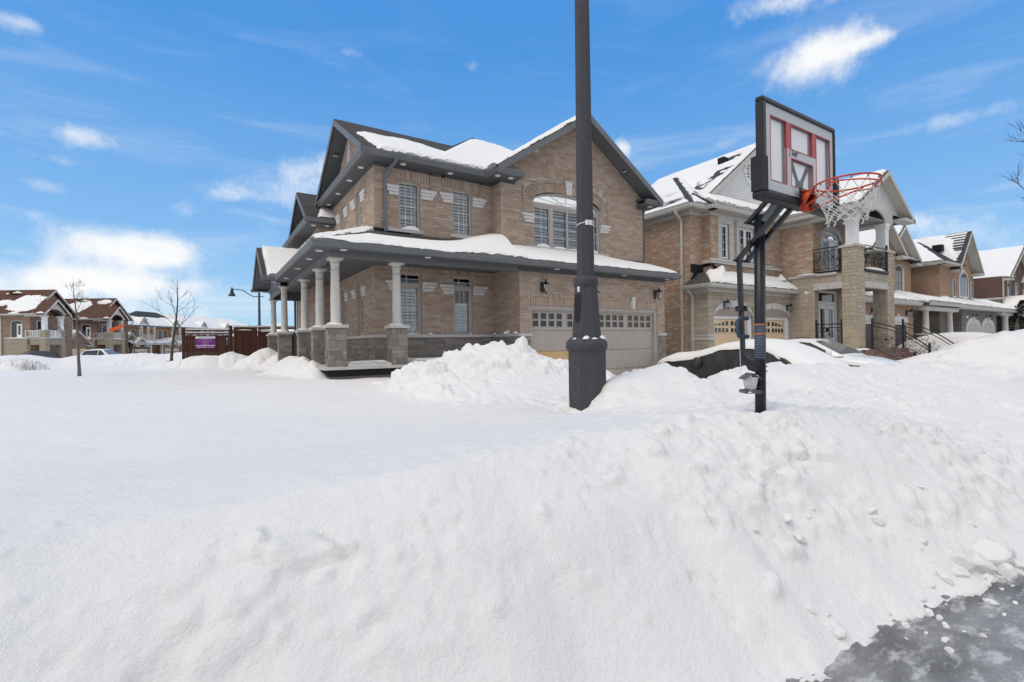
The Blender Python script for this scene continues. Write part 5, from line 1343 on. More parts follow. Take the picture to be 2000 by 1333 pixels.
    fl = MB(); fl.box(XW + .02, 24.5, YP + .02, YWF, 4.20, 4.36); fl.build('balcony_floor', M['precast'], H)
    wall(w, FP, 21.80, 23.92, 3.72, 4.34); stones += lay(FP, 21.80, 23.92, 3.98, 4.30, .4, .15, .009, ashlar=True, depth=.03)
    for i in range(3): a = 21.80 + i * .706; s = MB(); s.fbox(FP, a + .004, a + .702, 3.72, 3.97, -.2, .05 if i != 1 else .06); s.build('lintel_stone', M['precast'], H)
    cl = MB(); cl.box(XW + .2, 24.4, YP + .2, YWF, 3.75, 3.79); cl.build('porch_ceiling', plain('ceiling_mauve', (.22, .17, .15), .8), H)
    bs = MB(); bs.fbox(LW, 9.0, YWF + .05, 4.37, 4.44, -.05, .09); bs.fbox(FP, 21.8, 23.92, 4.37, 4.45, -.05, .09); bs.build('balcony_edge', M['black_iron'], H)
    clump(H, (22.8, YP - .03, 4.45), 1.0, .06, .09, 99, sharp=3)
    railing(H, (XW - .03, 9.98), (XW - .03, 8.97), 4.45, 4.45, .92, 1, False, True); railing(H, (21.82, YP - .02), (23.9, YP - .02), 4.46, 4.46, .92, 2, False, True)
    # leafy wreaths of dried foliage wound through the front railing
    lf = MB(); rg = random.Random(4)
    for _ in range(260):
        x, z = rg.uniform(21.85, 23.85), rg.uniform(4.55, 5.25); a = rg.uniform(0, PI); l = rg.uniform(.03, .07); c = Vector((x, YP + rg.uniform(.02, .14), z)); e1 = Vector((math.cos(a), rg.uniform(-.4, .4), math.sin(a))) * l; e2 = Vector((-math.sin(a), rg.uniform(-.4, .4), math.cos(a))) * l * .4
        lf.quad(c - e1, c + e2, c + e1, c - e2)
    lf.build('garland', plain('dry_garland', (.10, .085, .05), .9, .1, 30, .4), H, kind='stuff')
    # entry level railings, landing and steps
    st = MB(); st.box(XW - .02, 25.2, YP - .3, YWF, .6, 1.28); st.build('landing', plain('red_stone', (.22, .145, .12), .9, .2, 5, .2, .3), H)
    for i in range(4):
        s = MB(); s.box(21.9, 25.0, YP - .3 - .32 * (i + 1), YP - .3 - .32 * i - .005, .4, 1.28 - .17 * (i + 1)); s.build('step', bpy.data.materials['red_stone'], H)
    for i in range(4): s = MB(); s.box(XW - .05, XW - .02, YP - .3, YP + 1.4, .65 + .15 * i, .78 + .15 * i); s.build('landing_course', bpy.data.materials['red_stone'], H)
    clump(H, (21.2, YP - .2, 1.28), .5, .12, .05, 7, sharp=2)
    railing(H, (XW + .02, 9.92), (XW + .02, 8.99), 1.28, 1.28, 1.02, 3, True, True)
    railing(H, (21.95, YP - .2), (21.95, 6.5), 1.28, .30, 1.05, 5, True, True, True); railing(H, (24.9, YP - .2), (24.9, 6.5), 1.28, .30, 1.05, 6, True, True, True)
    clump(H, (21.1, 10.2, 4.36), .12, .5, .05, 77, sharp=2)
    # --- eaves
    s = MB(); s.box(15.16, XB - .002, 11.30, YU - .002, 6.63, 6.65); s.box(15.16, XS - .002, YU, 21, 6.63, 6.65); s.box(XB, XW - .002, 10.98, YB - .002, 6.63, 6.65); s.box(20.8, XW - .002, 8.2, 10.978, 6.632, 6.652); s.box(XW, 24.5, YP + .3, YWF - .002, 6.60, 6.62); s.build('soffit', M['cream_soffit'], H)
    f = MB(); f.fbox(LS, YU - .05, 21, 6.50, 6.629, .0, .05); f.fbox(FU, XS - .048, XB - .05, 6.502, 6.6275, 0, .048); f.fbox(LBy, YB - .046, YU, 6.504, 6.626, 0, .046); f.fbox(FB, XB - .044, XW, 6.506, 6.6245, 0, .044); f.fbox(LW, YP, YB, 6.48, 6.623, 0, .05); f.build('frieze', M['cream'], H)
    g = MB(); gutter(g, (15.16, 21, 6.78), (15.16, 11.2, 6.78), (-1, 0, 0), .13, .1); gutter(g, (15.06, 11.30, 6.78), (16.0, 11.30, 6.78), (0, -1, 0), .13, .1); gutter(g, (15.98, 11.30, 6.78), (15.98, 10.9, 6.78), (-1, 0, 0), .13, .1); gutter(g, (15.9, 10.98, 6.78), (20.85, 10.98, 6.78), (0, -1, 0), .13, .1); gutter(g, (20.82, 11.0, 6.78), (20.82, 8.1, 6.78), (-1, 0, 0), .13, .1); g.build('gutter', M['cream'], H)
    # --- roofs: hipped body, big siding gable, portico gable
    AP = (20.2, 16.3, 10.15)
    rs = [[(15.06, 21.5, 6.77), (15.06, 11.20, 6.77), (18.6, 14.75, 9.35), (18.6, 18, 9.35)],
          [(15.06, 11.20, 6.77), (26, 11.20, 6.77), (23.5, 14.75, 9.35), (18.6, 14.75, 9.35)],
          [(15.9, 10.88, 6.77), (21.2, 10.88, 6.77), (21.2, 11.85, 7.42), (15.9, 11.85, 7.42)]]
    GX, GY, GZ = 20.15, 11.55, 10.12
    rs += [[(16.40, 17.0, 7.28), (16.40, GY, 7.28), (GX, GY, GZ), (GX, 17.0, GZ)], [(23.9, GY, 7.28), (23.9, 17.0, 7.28), (GX, 17.0, GZ - .002), (GX, GY, GZ - .002)]]
    roof_uv('roof', rs, M['shingle_slate'], H)
    FS = front(11.85); nb = 22                                  # clapboards
    for i in range(nb):
        z0 = 7.30 + i * .118; z1 = min(z0 + .122, GZ - .12)
        hw = lambda z: max(0, (GZ - .12 - z) / .757)
        if hw(z1) < .05: break
        a0, a1 = hw(z0), hw(z1)
        m = MB(); m.add([FS.p(GX - a0, z0, .022), FS.p(GX + a0, z0, .022), FS.p(GX + a1, z1, .006), FS.p(GX - a1, z1, .006), FS.p(GX - a0, z0, 0), FS.p(GX + a0, z0, 0), FS.p(GX + a1, z1, 0), FS.p(GX - a1, z1, 0)], [(0, 1, 2, 3), (0, 4, 5, 1), (4, 7, 6, 5), (3, 2, 6, 7), (0, 3, 7, 4), (1, 5, 6, 2)]); m.build('siding_board', M['siding'], H)
    rk = MB()
    for sx in (-1, 1): rk.prism([(GX + sx * 3.75, GY, 7.26), (GX, GY, GZ - .04), (GX, GY, GZ - .24), (GX + sx * 3.75, GY, 7.06)], (0, -.03, 0)); rk.prism([(GX + sx * 3.7, GY, 7.13), (GX, GY, GZ - .17), (GX, 11.84, GZ - .17), (GX + sx * 3.7, 11.84, 7.13)], (0, 0, -.02))
    rk.build('rake_board', M['cream'], H)
    ov = MB(); n_ = 24; E = lambda r1, r2, n: [FS.p(19.72 + r1 * math.cos(2 * PI * i / n_), 8.90 + r2 * math.sin(2 * PI * i / n_), n) for i in range(n_)]
    a, b = E(.36, .47, .05), E(.26, .36, .05); v = a + b + E(.36, .47, .0) + E(.26, .36, .0)
    ov.add(v, [(i, (i + 1) % n_, n_ + (i + 1) % n_, n_ + i) for i in range(n_)] + [(i, 2 * n_ + i, 2 * n_ + (i + 1) % n_, (i + 1) % n_) for i in range(n_)] + [(n_ + i, n_ + (i + 1) % n_, 3 * n_ + (i + 1) % n_, 3 * n_ + i) for i in range(n_)])
    ov.fbox(FS, 19.705, 19.735, 8.54, 9.26, .02, .04); ov.fbox(FS, 19.46, 19.98, 8.885, 8.915, .02, .041)
    for dx, dz in ((0, .52), (0, -.52), (.40, 0), (-.40, 0)): ov.fbox(FS, 19.72 + dx - .05, 19.72 + dx + .05, 8.9 + dz - .05, 8.9 + dz + .05, .02, .06)
    oo = ov.build('oval_window', M['white'], H); g = MB(); g.poly(E(.27, .37, .012)); g.build('pane', M['dark_glass'], oo)
    # portico gable
    PX, PZ = 23.45, 8.52
    roof_uv('portico_roof', [[(20.78, 12.2, 6.80), (20.78, 8.15, 6.80), (PX, 8.15, PZ), (PX, 12.2, PZ)], [(26.1, 8.15, 6.80), (26.1, 12.2, 6.80), (PX, 12.2, PZ - .002), (PX, 8.15, PZ - .002)]], M['shingle_slate'], H)
    FQ = front(8.55); m = MB(); n_ = 14; Rr = 1.15
    arch = [FQ.p(22.87 + Rr * math.cos(PI * i / n_), 6.55 + .42 * math.sin(PI * i / n_)) for i in range(n_ + 1)]
    for i in range(15):
        z0 = 6.98 + i * .09; z1 = z0 + .094; hw = lambda z: max(0, (PZ - .1 - z) / .64)
        if hw(z1) < .06: break
        a0, a1 = hw(z0), hw(z1); b_ = MB(); b_.add([FQ.p(PX - a0, z0, .02), FQ.p(PX + a0, z0, .02), FQ.p(PX + a1, z1, .005), FQ.p(PX - a1, z1, .005), FQ.p(PX - a0, z0, 0), FQ.p(PX + a0, z0, 0), FQ.p(PX + a1, z1, 0), FQ.p(PX - a1, z1, 0)], [(0, 1, 2, 3), (0, 4, 5, 1), (4, 7, 6, 5), (3, 2, 6, 7), (0, 3, 7, 4), (1, 5, 6, 2)]); b_.build('siding_board', M['siding'], H)
    # arched beam between the columns
    top = [FQ.p(24.75, 6.98), FQ.p(20.98, 6.98)]
    bm = MB(); ring = arch
    for i in range(n_):
        a, b = ring[i], ring[i + 1]; bm.prism([a, b, Vector((b.x, b.y, 6.985)), Vector((a.x, a.y, 6.985))], (0, -.06, 0))
    bm.fbox(FQ, 24.02, 24.75, 6.52, 6.985, 0, .06); bm.fbox(FQ, 20.98, 21.72, 6.52, 6.985, 0, .06); bm.box(20.98, 21.3, 8.55, 10, 6.52, 6.78); bm.box(24.1, 24.75, 8.55, 10, 6.52, 6.78); bm.build('arched_beam', M['cream'], H)
    sl = MB()
    for i in range(14): sl.fbox(front(8.62 + .1 * i), 21.3, 24.1, 6.60, 6.62, .0, .09)
    sl.build('porch_ceiling', M['cream_soffit'], H)
    rk = MB()
    for sx in (-1, 1): rk.prism([(PX + sx * 2.62, 8.15, 6.79), (PX, 8.15, PZ - .03), (PX, 8.15, PZ - .21), (PX + sx * 2.62, 8.15, 6.62)], (0, -.03, 0)); rk.prism([(PX + sx * 2.6, 8.16, 6.70), (PX, 8.16, PZ - .12), (PX, 8.56, PZ - .12), (PX + sx * 2.6, 8.56, 6.70)], (0, 0, -.02))
    rk.box(20.78, 21.95, 8.12, 8.56, 6.66, 6.79); rk.box(24.95, 26.05, 8.12, 8.56, 6.66, 6.79); rk.build('rake_board', M['cream'], H)
    # --- snow
    def fside(S, T, W, Hh):
        t = .07 * (1 + .2 * fbm(S, T, 4, .5, 5)); row = np.abs(((T / .14) % 1) - .5) * 2
        x = S  # from the back towards the front corner
        thin = .035 * (row - .55 + .8 * fbm(S * 1.5, T * 1.2, 4, .6, 31))
        m = sstep(.35, .62, T + .15 * fbm(S * 2, T * 2, 3, .5, 8)); bare = sstep(.15, .3, fbm(S * .5 + 1.7, T * .6, 3, .5, 12) + .55 * sstep(1.6, 2.6, T) * sstep(4, 7, S) - .35)
        h = t * (1 - m) + thin * m; h = h - .08 * bare * m
        d = np.minimum(T + .03, W - S - .14); return np.where(d > 0, h, -.035)
    snow_sheet(H, [(15.08, 21.0, 6.79), (15.08, 11.25, 6.79), (18.58, 14.78, 9.36), (18.58, 18, 9.36)], fside, .05)
    snow_sheet(H, [(15.2, 11.24, 6.80), (21, 11.24, 6.80), (21, 14.75, 9.37), (18.7, 14.75, 9.37)], even_snow(.10, 101, .1, .06), .08)
    def fgl(S, T, W, Hh):
        row = np.abs(((T / .14) % 1) - .5) * 2; n = fbm(S * .8, T * .8, 5, .6, 44); near = sstep(2.4, 1.2, W - S) * sstep(.3, .9, T) * (1 - sstep(2.6, 3.6, T))
        h = .09 * (1 + .2 * n) - near * (.10 - .035 * row + .10 * fbm(S * 2.4, T * 2.4, 4, .6, 45)) - .22 * np.exp(-((W - S - 1.0) / .45) ** 2 - ((T - 4.0) / .35) ** 2) * (1 + fbm(S * 3, T * 5, 3, .6, 3))
        return np.where((W - S) > .10, h, -.035)
    snow_sheet(H, [(16.42, 17.0, 7.29), (16.42, GY, 7.29), (GX, GY, GZ + .01), (GX, 17.0, GZ + .01)], fgl, .05)
    snow_sheet(H, [(15.92, 10.92, 6.79), (20.95, 10.92, 6.79), (20.95, 11.84, 7.44), (15.92, 11.84, 7.44)], even_snow(.16, 103, .10, .05), .06)
    snow_sheet(H, [(20.80, 12.2, 6.82), (20.80, 8.22, 6.82), (PX, 8.22, PZ + .01), (PX, 12.2, PZ + .01)], even_snow(.13, 105, .08, .03), .06)
    v = MB(); v.box(19.1, 19.45, 12.6, 12.9, 9.45, 9.72); v.build('roof_vent', M['flash'], H)
    w.box(XW, 24.5, YWF + 1.2, 20.9, .3, 6.6)
    w.quad((XS + .1, 13.5, .3), (XW, 13.5, .3), (XW, 13.5, 6.6), (XS + .1, 13.5, 6.6)); w.quad((XS, YG + .01, 4.0), (XW, YG + .5, 4.0), (XW, 21, 4.0), (XS, 21, 4.0)); w.quad((XS, YU, 6.66), (24.5, YU, 6.66), (24.5, 21, 6.66), (XS, 21, 6.66)); w.quad((XS, 21, .3), (26, 21, .3), (26, 21, 6.7), (XS, 21, 6.7))
    w.build('wall', M['mortar_grey'], H)
    blocks('brick', 'brickwork', bricks, M['brick_peach'], H, 0)
    blocks('stone', 'stonework', stones, M['stone_tan'], H, 300)
    cam = MB(); cam.box(XW - .5, XW - .25, 10.0, 10.06, 3.58, 3.63); cam.lathe((XW - .55, 10.03, 3.56), [(.03, -.03), (.05, 0), (.05, .07), (.02, .09)], 10); cam.build('security_camera', M['white'], H)
M['siding'] = plain('white_siding', (.70, .69, .665), .55, .3, 3, .05)
house_two()
# ------------------------------------------------------------------ houses farther along the street
def brick_tex(name, c1, c2, mortar, L=.215, h=.07, bump=.6):
    m = Mat(name, c1, .92, .12)
    tc = m.N('ShaderNodeTexCoord'); sp = m.N('ShaderNodeSeparateXYZ'); m.L(tc.outputs['Object'], sp.inputs[0])
    cb = m.N('ShaderNodeCombineXYZ'); m.L(m.math('ADD', sp.outputs[0], sp.outputs[1]), cb.inputs[0]); m.L(sp.outputs[2], cb.inputs[1])
    b = m.N('ShaderNodeTexBrick'); m.L(cb.outputs[0], b.inputs['Vector']); b.inputs['Scale'].default_value = 1
    b.inputs['Brick Width'].default_value = L; b.inputs['Row Height'].default_value = h; b.inputs['Mortar Size'].default_value = .009; b.inputs['Mortar Smooth'].default_value = .2
    b.inputs['Color1'].default_value = (*c1, 1); b.inputs['Color2'].default_value = (*c2, 1); b.inputs['Mortar'].default_value = (*mortar, 1)
    n = m.noise(3, 5, .65); n2 = m.noise(.8, 3)
    c = m.mix(m.math('MULTIPLY', n, .5), b.outputs['Color'], m.mix(1.0, b.outputs['Color'], (.55, .52, .5), 'MULTIPLY')); m.color(c)
    m.bump(m.math('SUBTRACT', 1.0, b.outputs['Fac']), bump, .01); return m.m
M['bt_tan'] = brick_tex('brick_far_tan', (.46, .30, .20), (.38, .25, .165), (.24, .19, .15))
M['bt_peach'] = brick_tex('brick_far_peach', (.52, .345, .235), (.42, .27, .18), (.235, .175, .135))
M['bt_dark'] = brick_tex('brick_far_dark', (.16, .075, .055), (.105, .055, .045), (.22, .19, .17))
M['bt_red'] = brick_tex('brick_far_red', (.20, .105, .08), (.15, .075, .06), (.26, .2, .17))
M['bt_mix'] = brick_tex('brick_far_mixed', (.36, .245, .175), (.235, .155, .115), (.34, .28, .23), .5, .16)
M['bt_orange'] = brick_tex('brick_far_orange', (.46, .22, .10), (.36, .17, .085), (.36, .28, .22), .4, .12)
M['st_grey'] = brick_tex('stone_far_grey', (.24, .225, .205), (.19, .18, .165), (.14, .13, .12), .5, .13)
M['st_tan'] = brick_tex('stone_far_tan', (.40, .35, .27), (.34, .295, .225), (.26, .22, .17), .6, .16)
def simple_window(par, pl, u0, u1, z0, z1, cols=2, rows=3, mat=None, n=.02, arch=0.0, shutter=False):
    mat = mat or M['white']; f = MB(); t = .06
    f.fbox(pl, u0 - t, u0, z0 - t, z1 + t, 0, n + .03); f.fbox(pl, u1, u1 + t, z0 - t, z1 + t, 0, n + .03); f.fbox(pl, u0, u1, z0 - t, z0, 0, n + .03)
    c = (u0 + u1) / 2; R = (u1 - u0) / 2
    if arch:
        k = 12; o_ = [(c - (R + t) * math.cos(PI * i / k), z1 + (arch + t) * math.sin(PI * i / k)) for i in range(k + 1)]; i_ = [(c - R * math.cos(PI * i / k), z1 + arch * math.sin(PI * i / k)) for i in range(k + 1)]
        for i in range(k): f.prism([pl.p(*q) for q in (o_[i], o_[i + 1], i_[i + 1], i_[i])], pl.N * (n + .03))
    else: f.fbox(pl, u0, u1, z1, z1 + t, 0, n + .03)
    o = f.build('window', mat, par); g = MB()
    pts = [pl.p(u0, z0, n), pl.p(u1, z0, n), pl.p(u1, z1, n)]
    if arch: pts += [pl.p(a, b, n) for a, b in i_[::-1][1:-1]]
    pts += [pl.p(u0, z1, n)]; g.poly(pts); g.build('pane', M['dark_glass'], o)
    b = MB()
    for i in range(1, cols): u = u0 + (u1 - u0) * i / cols; b.fbox(pl, u - .015, u + .015, z0, z1, n + .002, n + .016)
    for i in range(1, rows): z = z0 + (z1 - z0) * i / rows; b.fbox(pl, u0, u1, z - .012, z + .012, n + .0025, n + .0165)
    if cols > 1 or rows > 1: b.build('muntin', mat, o)
    return o
def gable(H, pl, GX, hw, ze, zp, over, wallmat, depth, roofmat, trim, snow=True, seed=0, face=True, snow_d=.10, bare=False):
    """front gable: triangular wall on plane pl, overhanging roof running back by depth"""
    N = pl.N
    if face: m = MB(); m.poly([pl.p(GX - hw, ze), pl.p(GX + hw, ze), pl.p(GX, zp - .12)]); m.build('gable_wall', wallmat, H)
    s = (zp - ze) / hw; e = .32
    P = lambda u, z, n: tuple(pl.p(u, z, n))
    zl = ze - s * e + .1
    roof_uv('roof', [[P(GX - hw - e, zl, -depth), P(GX - hw - e, zl, over), P(GX, zp + .1, over), P(GX, zp + .1, -depth)], [P(GX + hw + e, zl, over), P(GX + hw + e, zl, -depth), P(GX, zp + .098, -depth), P(GX, zp + .098, over)]], roofmat, H)
    rk = MB()
    for sx in (-1, 1):
        rk.prism([pl.p(GX + sx * (hw + e), zl, over), pl.p(GX, zp + .06, over), pl.p(GX, zp - .13, over), pl.p(GX + sx * (hw + e), zl - .19, over)], N * .03)
        rk.prism([pl.p(GX + sx * (hw + e - .03), zl - .10, over), pl.p(GX, zp - .05, over), pl.p(GX, zp - .05, 0), pl.p(GX + sx * (hw + e - .03), zl - .10, 0)], (0, 0, -.02))
        rk.fbox(pl, GX + sx * (hw + e) if sx < 0 else GX + hw - .45, GX + sx * (hw - .45) if sx < 0 else GX + hw + e, zl - .2, zl - .05, 0, over + .03)
    rk.build('rake_board', trim, H)
    if snow:
        fn = even_snow(snow_d, seed, .1, .05)
        if bare:
            def fn(S, T, W, Hh, f0=even_snow(snow_d, seed, .1, .05)):
                row = np.abs(((T / .14) % 1) - .5) * 2; k = sstep(-.05, .35, fbm(S * .7 + seed, T * .7, 4, .6, seed) + .9 * sstep(2.0, .2, W - S) - .25 + .5 * sstep(Hh * .75, Hh * .95, T))
                return np.where(W - S > .12, f0(S, T, W, Hh) * (1 - k) + k * (.03 * (row - .5) - .004), -.035)
        snow_sheet(H, [P(GX - hw - e + .04, zl + .02, -depth), P(GX - hw - e + .04, zl + .02, over - .06), P(GX, zp + .11, over - .06), P(GX, zp + .11, -depth)], fn, .09)
        snow_sheet(H, [P(GX + hw + e - .04, zl + .02, over - .06), P(GX + hw + e - .04, zl + .02, -depth), P(GX, zp + .11, -depth), P(GX, zp + .11, over - .06)], even_snow(snow_d, seed + 1, .1, .04), .12)
def far_column(par, x, y, z0, z1, r=.16, pier=.9):
    c = MB(); c.lathe((x, y, z0), [(r * 1.25, 0), (r * 1.25, .06), (r, .10), (r * .84, z1 - z0 - .2), (r * 1.1, z1 - z0 - .1), (r * 1.1, z1 - z0)], 16); o = c.build('column', M['column_paint'], par, True)
    p = MB(); p.box(x - .3, x + .3, y - .3, y + .3, z0 - pier, z0 - .09); p.build('pier', M['st_grey'], o); p = MB(); p.box(x - .37, x + .37, y - .37, y + .37, z0 - .09, z0); p.build('pier_cap', M['precast'], o); return o
def house_three():
    H = thing('brick_house', 'peach brick house third along the street with dark garage doors and porch columns', 'house', (27, 10.5, .3))
    FG, FU, L3 = front(10.5), front(12.0), leftw(27.0)
    w = MB(); w.box(26.3, 33.1, 10.5, 12.0, .2, 3.6); w.box(26.8, 37.6, 12.0, 22, .2, 6.5); w.build('wall', M['bt_peach'], H)
    s = MB(); s.box(33.1, 39, 13.0, 13.2, .2, 3.5); s.build('porch_wall', M['st_grey'], H)
    for a, b in ((26.75, 29.1), (29.75, 32.05)):
        d = MB(); d.fbox(FG, a, b, .3, 2.42, .0, .02); po = d.build('garage_door', plain('dark_brown_door', (.035, .022, .022), .5) if a < 28 else bpy.data.materials['dark_brown_door'], H)
        for i in range(1, 4): q = MB(); q.fbox(FG, a + .02, b - .02, .3 + .53 * i - .015, .3 + .53 * i, .02, .028); q.build('door_rib', M['black_steel'], po)
        t = MB(); t.fbox(FG, a - .12, a, .3, 2.54, .0, .05); t.fbox(FG, b, b + .12, .3, 2.54, 0, .05); t.fbox(FG, a, b, 2.42, 2.54, 0, .05); t.build('door_trim', M['cream'], H)
        for i in range(3): q = MB(); e = (b - a + .4) / 3; q.fbox(FG, a - .2 + e * i + .006, a - .2 + e * (i + 1) - .006, 2.56, 2.86, 0, .05 if i != 1 else .07); q.build('lintel_stone', M['precast_light'], H)
        q = MB(); q.fbox(FG, (a + b) / 2 - .1, (a + b) / 2 + .1, 2.58, 3.0, .02, .08); q.build('keystone', M['precast_light'], H)
    lantern(H, FG, 27.9, 3.05, 1.25, style=1); lantern(H, FG, 32.15, 3.05, 1.25, style=1)
    roof_uv('porch_roof', [[(25.9, 10.1, 3.62), (33.6, 10.1, 3.62), (33.6, 12.0, 4.45), (25.9, 12.0, 4.45)], [(33.1, 9.75, 3.62), (38.6, 9.75, 3.62), (37.4, 12.0, 4.40), (33.1, 12.0, 4.40)]], M['shingle_slate'], H)
    g = MB(); gutter(g, (25.9, 10.12, 3.62), (33.1, 10.12, 3.62), (0, -1, 0)); gutter(g, (33.1, 9.78, 3.62), (38.6, 9.78, 3.62), (0, -1, 0)); g.box(33.2, 38.4, 9.95, 10.25, 3.22, 3.45); g.box(26, 38.4, 10.1, 11.9, 3.45, 3.49); g.build('gutter', M['cream'], H)
    snow_sheet(H, [(25.95, 10.12, 3.64), (33.5, 10.12, 3.64), (33.5, 11.98, 4.47), (25.95, 11.98, 4.47)], even_snow(.16, 201, .12, .05), .09)
    snow_sheet(H, [(33.0, 9.80, 3.64), (38.5, 9.80, 3.64), (37.4, 11.98, 4.42), (33.0, 11.98, 4.42)], even_snow(.18, 202, .12, .05), .09)
    far_column(H, 33.75, 10.15, 1.95, 3.3); far_column(H, 37.5, 10.15, 1.95, 3.3)
    bl = MB(); bl.box(33.3, 38, 9.9, 10.3, .4, 1.0); bl.build('porch_floor', M['st_grey'], H)
    simple_window(H, FU, 35.15, 36.1, 4.62, 5.85, 2, 2, M['cream'], arch=.28); simple_window(H, FU, 29.5, 30.3, 4.62, 5.9, 2, 3, M['cream'])
    for a, b in ((34.85, 35.08), (36.17, 36.40)): q = MB(); q.fbox(FU, a, b, 4.55, 5.95, 0, .04); q.build('surround_stone', M['precast'], H)
    q = MB(); q.fbox(FU, 34.7, 36.55, 4.40, 4.52, 0, .10); q.build('sill', M['precast'], H); clump(H, (35.6, 11.93, 4.52), .4, .06, .08, 5)
    gable(H, FU, 35.5, 2.3, 6.55, 8.38, .45, M['bt_peach'], 7, M['shingle_slate'], M['cream'], True, 210)
    q = MB(); q.poly([FU.p(34.45, 7.42, .06), FU.p(36.55, 7.42, .06), FU.p(35.5, 8.28, .06)]); q.fbox(FU, 34.4, 36.6, 7.36, 7.44, .0, .09); q.build('gable_panel', M['cream'], H)
    roof_uv('roof', [[(26.3, 11.6, 6.5), (37.9, 11.6, 6.5), (37.9, 16.5, 8.6), (29.5, 16.5, 8.6)], [(26.3, 22, 6.5), (26.3, 11.6, 6.5), (29.5, 16.5, 8.6)]], M['shingle_slate'], H)
    g = MB(); gutter(g, (26.3, 11.62, 6.5), (33, 11.62, 6.5), (0, -1, 0)); g.box(26.3, 33, 11.62, 12, 6.36, 6.38); g.build('gutter', M['cream'], H)
    gable(H, front(11.2), 31.2, 1.9, 6.5, 8.0, .4, M['bt_peach'], 5, M['shingle_slate'], M['cream'], True, 230)
    b = MB(); b.box(29.4, 33.0, 11.2, 12.0, 4.4, 6.5); b.build('bay_wall', M['bt_peach'], H)
    snow_sheet(H, [(26.4, 11.65, 6.53), (37.8, 11.65, 6.53), (37.8, 16.5, 8.63), (29.5, 16.5, 8.63)], even_snow(.13, 220, .12, .08), .14)
def house_four():
    H = thing('brick_house', 'peach brick house fourth along the street, stone garage with two small arched doors', 'house', (39, 11, .3))
    FG, FU, L4, LG = front(10.4), front(11.0), leftw(39.0), leftw(41.0)
    w = MB(); w.box(39.0, 45.5, 11.0, 23, 4.25, 6.4); w.build('wall', M['bt_peach'], H)
    w = MB(); w.box(40.6, 48.0, 10.4, 14, .2, 3.5); w.box(39, 45.5, 11.02, 22, .2, 4.24); w.box(48, 57, 12.0, 22, .2, 3.5); w.box(38.98, 45.52, 10.98, 22, 3.95, 4.22); w.build('stone_wall', M['st_grey'], H)
    s = MB(); s.fbox(FU, 38.96, 45.54, 4.22, 4.30, 0, .06); s.fbox(L4, 11, 18, 4.22, 4.30, 0, .06); s.build('belt_stone', M['precast'], H); clump(H, (39.8, 10.95, 4.3), .8, .05, .05, 3, sharp=2); clump(H, (38.95, 12.2, 4.3), .05, 1.2, .05, 4, sharp=2)
    for a, b in ((41.55, 44.05), (44.6, 47.1)):
        c = (a + b) / 2; R = (b - a) / 2
        for k in range(7):
            t0, t1 = PI * k / 7 + .01, PI * (k + 1) / 7 - .01; q = [(c - rx * math.cos(t), 2.25 + rz * math.sin(t)) for rx, rz, t in ((R, .42, t0), (R, .42, t1), (R + .22, .78, t1), (R + .22, .78, t0))]
            v = MB(); v.prism([FG.p(x, z) for x, z in q], FG.N * .05); v.build('arch_stone', M['precast_light'], H)
        for u0, u1 in ((a - .22, a), (b, b + .22)): v = MB(); v.fbox(FG, u0, u1, .3, 2.24, 0, .05); v.build('arch_stone', M['precast_light'], H)
        d = MB(); d.prism([FG.p(c - R * math.cos(PI * i / 12), 2.25 + .42 * math.sin(PI * i / 12), .004) for i in range(13)], FG.N * .03); d.fbox(FG, a, b, 2.0, 2.25, .004, .03); d.build('door_trim', M['taupe_trim'], H)
        d = MB(); d.fbox(FG, a + .1, b - .1, .3, 2.0, .0, .015); po = d.build('garage_door', M['door_taupe'], H)
        for i in range(4):
            for j in range(2): g = MB(); u = a + .2 + i * .56; g.fbox(FG, u, u + .44, 1.42 + .27 * j, 1.64 + .27 * j, .016, .022); g.build('pane', M['dark_glass'], po)
        q = MB(); q.fbox(FG, c - .08, c + .08, 2.7, 3.12, .04, .09); q.build('keystone', M['precast_light'], H)
    lantern(H, FG, 42.8, 3.05, 1.1); lantern(H, FG, 45.85, 3.05, 1.1)
    q = MB(); q.fbox(FG, 41.5, 41.8, 2.95, 3.07, 0, .03); q.build('house_number_plate', M['white'], H)
    roof_uv('porch_roof', [[(38.6, 10.0, 3.62), (56.6, 10.0, 3.62), (55.4, 12.2, 4.6), (38.6, 11.0, 4.1)]], M['shingle_slate'], H)
    g = MB(); gutter(g, (38.6, 10.02, 3.62), (56.4, 10.02, 3.62), (0, -1, 0)); g.box(48.2, 56.2, 10.15, 10.5, 3.25, 3.47); g.box(38.7, 56.2, 10.05, 12.0, 3.47, 3.5); g.build('gutter', M['cream'], H)
    snow_sheet(H, [(38.65, 10.03, 3.64), (56.4, 10.03, 3.64), (55.2, 12.2, 4.62), (38.65, 11.0, 4.12)], even_snow(.20, 251, .15, .06), .12)
    far_column(H, 49.6, 10.3, 1.3, 3.3, .2, .4); far_column(H, 52.3, 10.3, 1.3, 3.3, .2, .4)
    d = MB(); d.fbox(front(12.0), 50.3, 51.3, .6, 2.7, .0, .03); d.build('front_door', M['black_steel'], H); simple_window(H, front(12), 51.7, 52.0, .7, 2.6, 1, 3, M['cream'])
    gable(H, front(9.9), 53.4, 1.6, 3.75, 4.75, .3, M['st_grey'], 2.5, M['shingle_slate'], M['cream'], True, 260)
    simple_window(H, FU, 42.55, 44.25, 4.45, 5.55, 3, 1, M['white'], arch=.55); simple_window(H, FU, 41.15, 41.65, 4.45, 5.45, 1, 3, M['taupe_trim']); simple_window(H, FU, 44.8, 45.25, 4.45, 5.45, 1, 3, M['taupe_trim'])
    for i, x in enumerate((41.4, 43.4, 45.0)): clump(H, (x, 10.93, 4.32), .45, .06, .07, 30 + i)
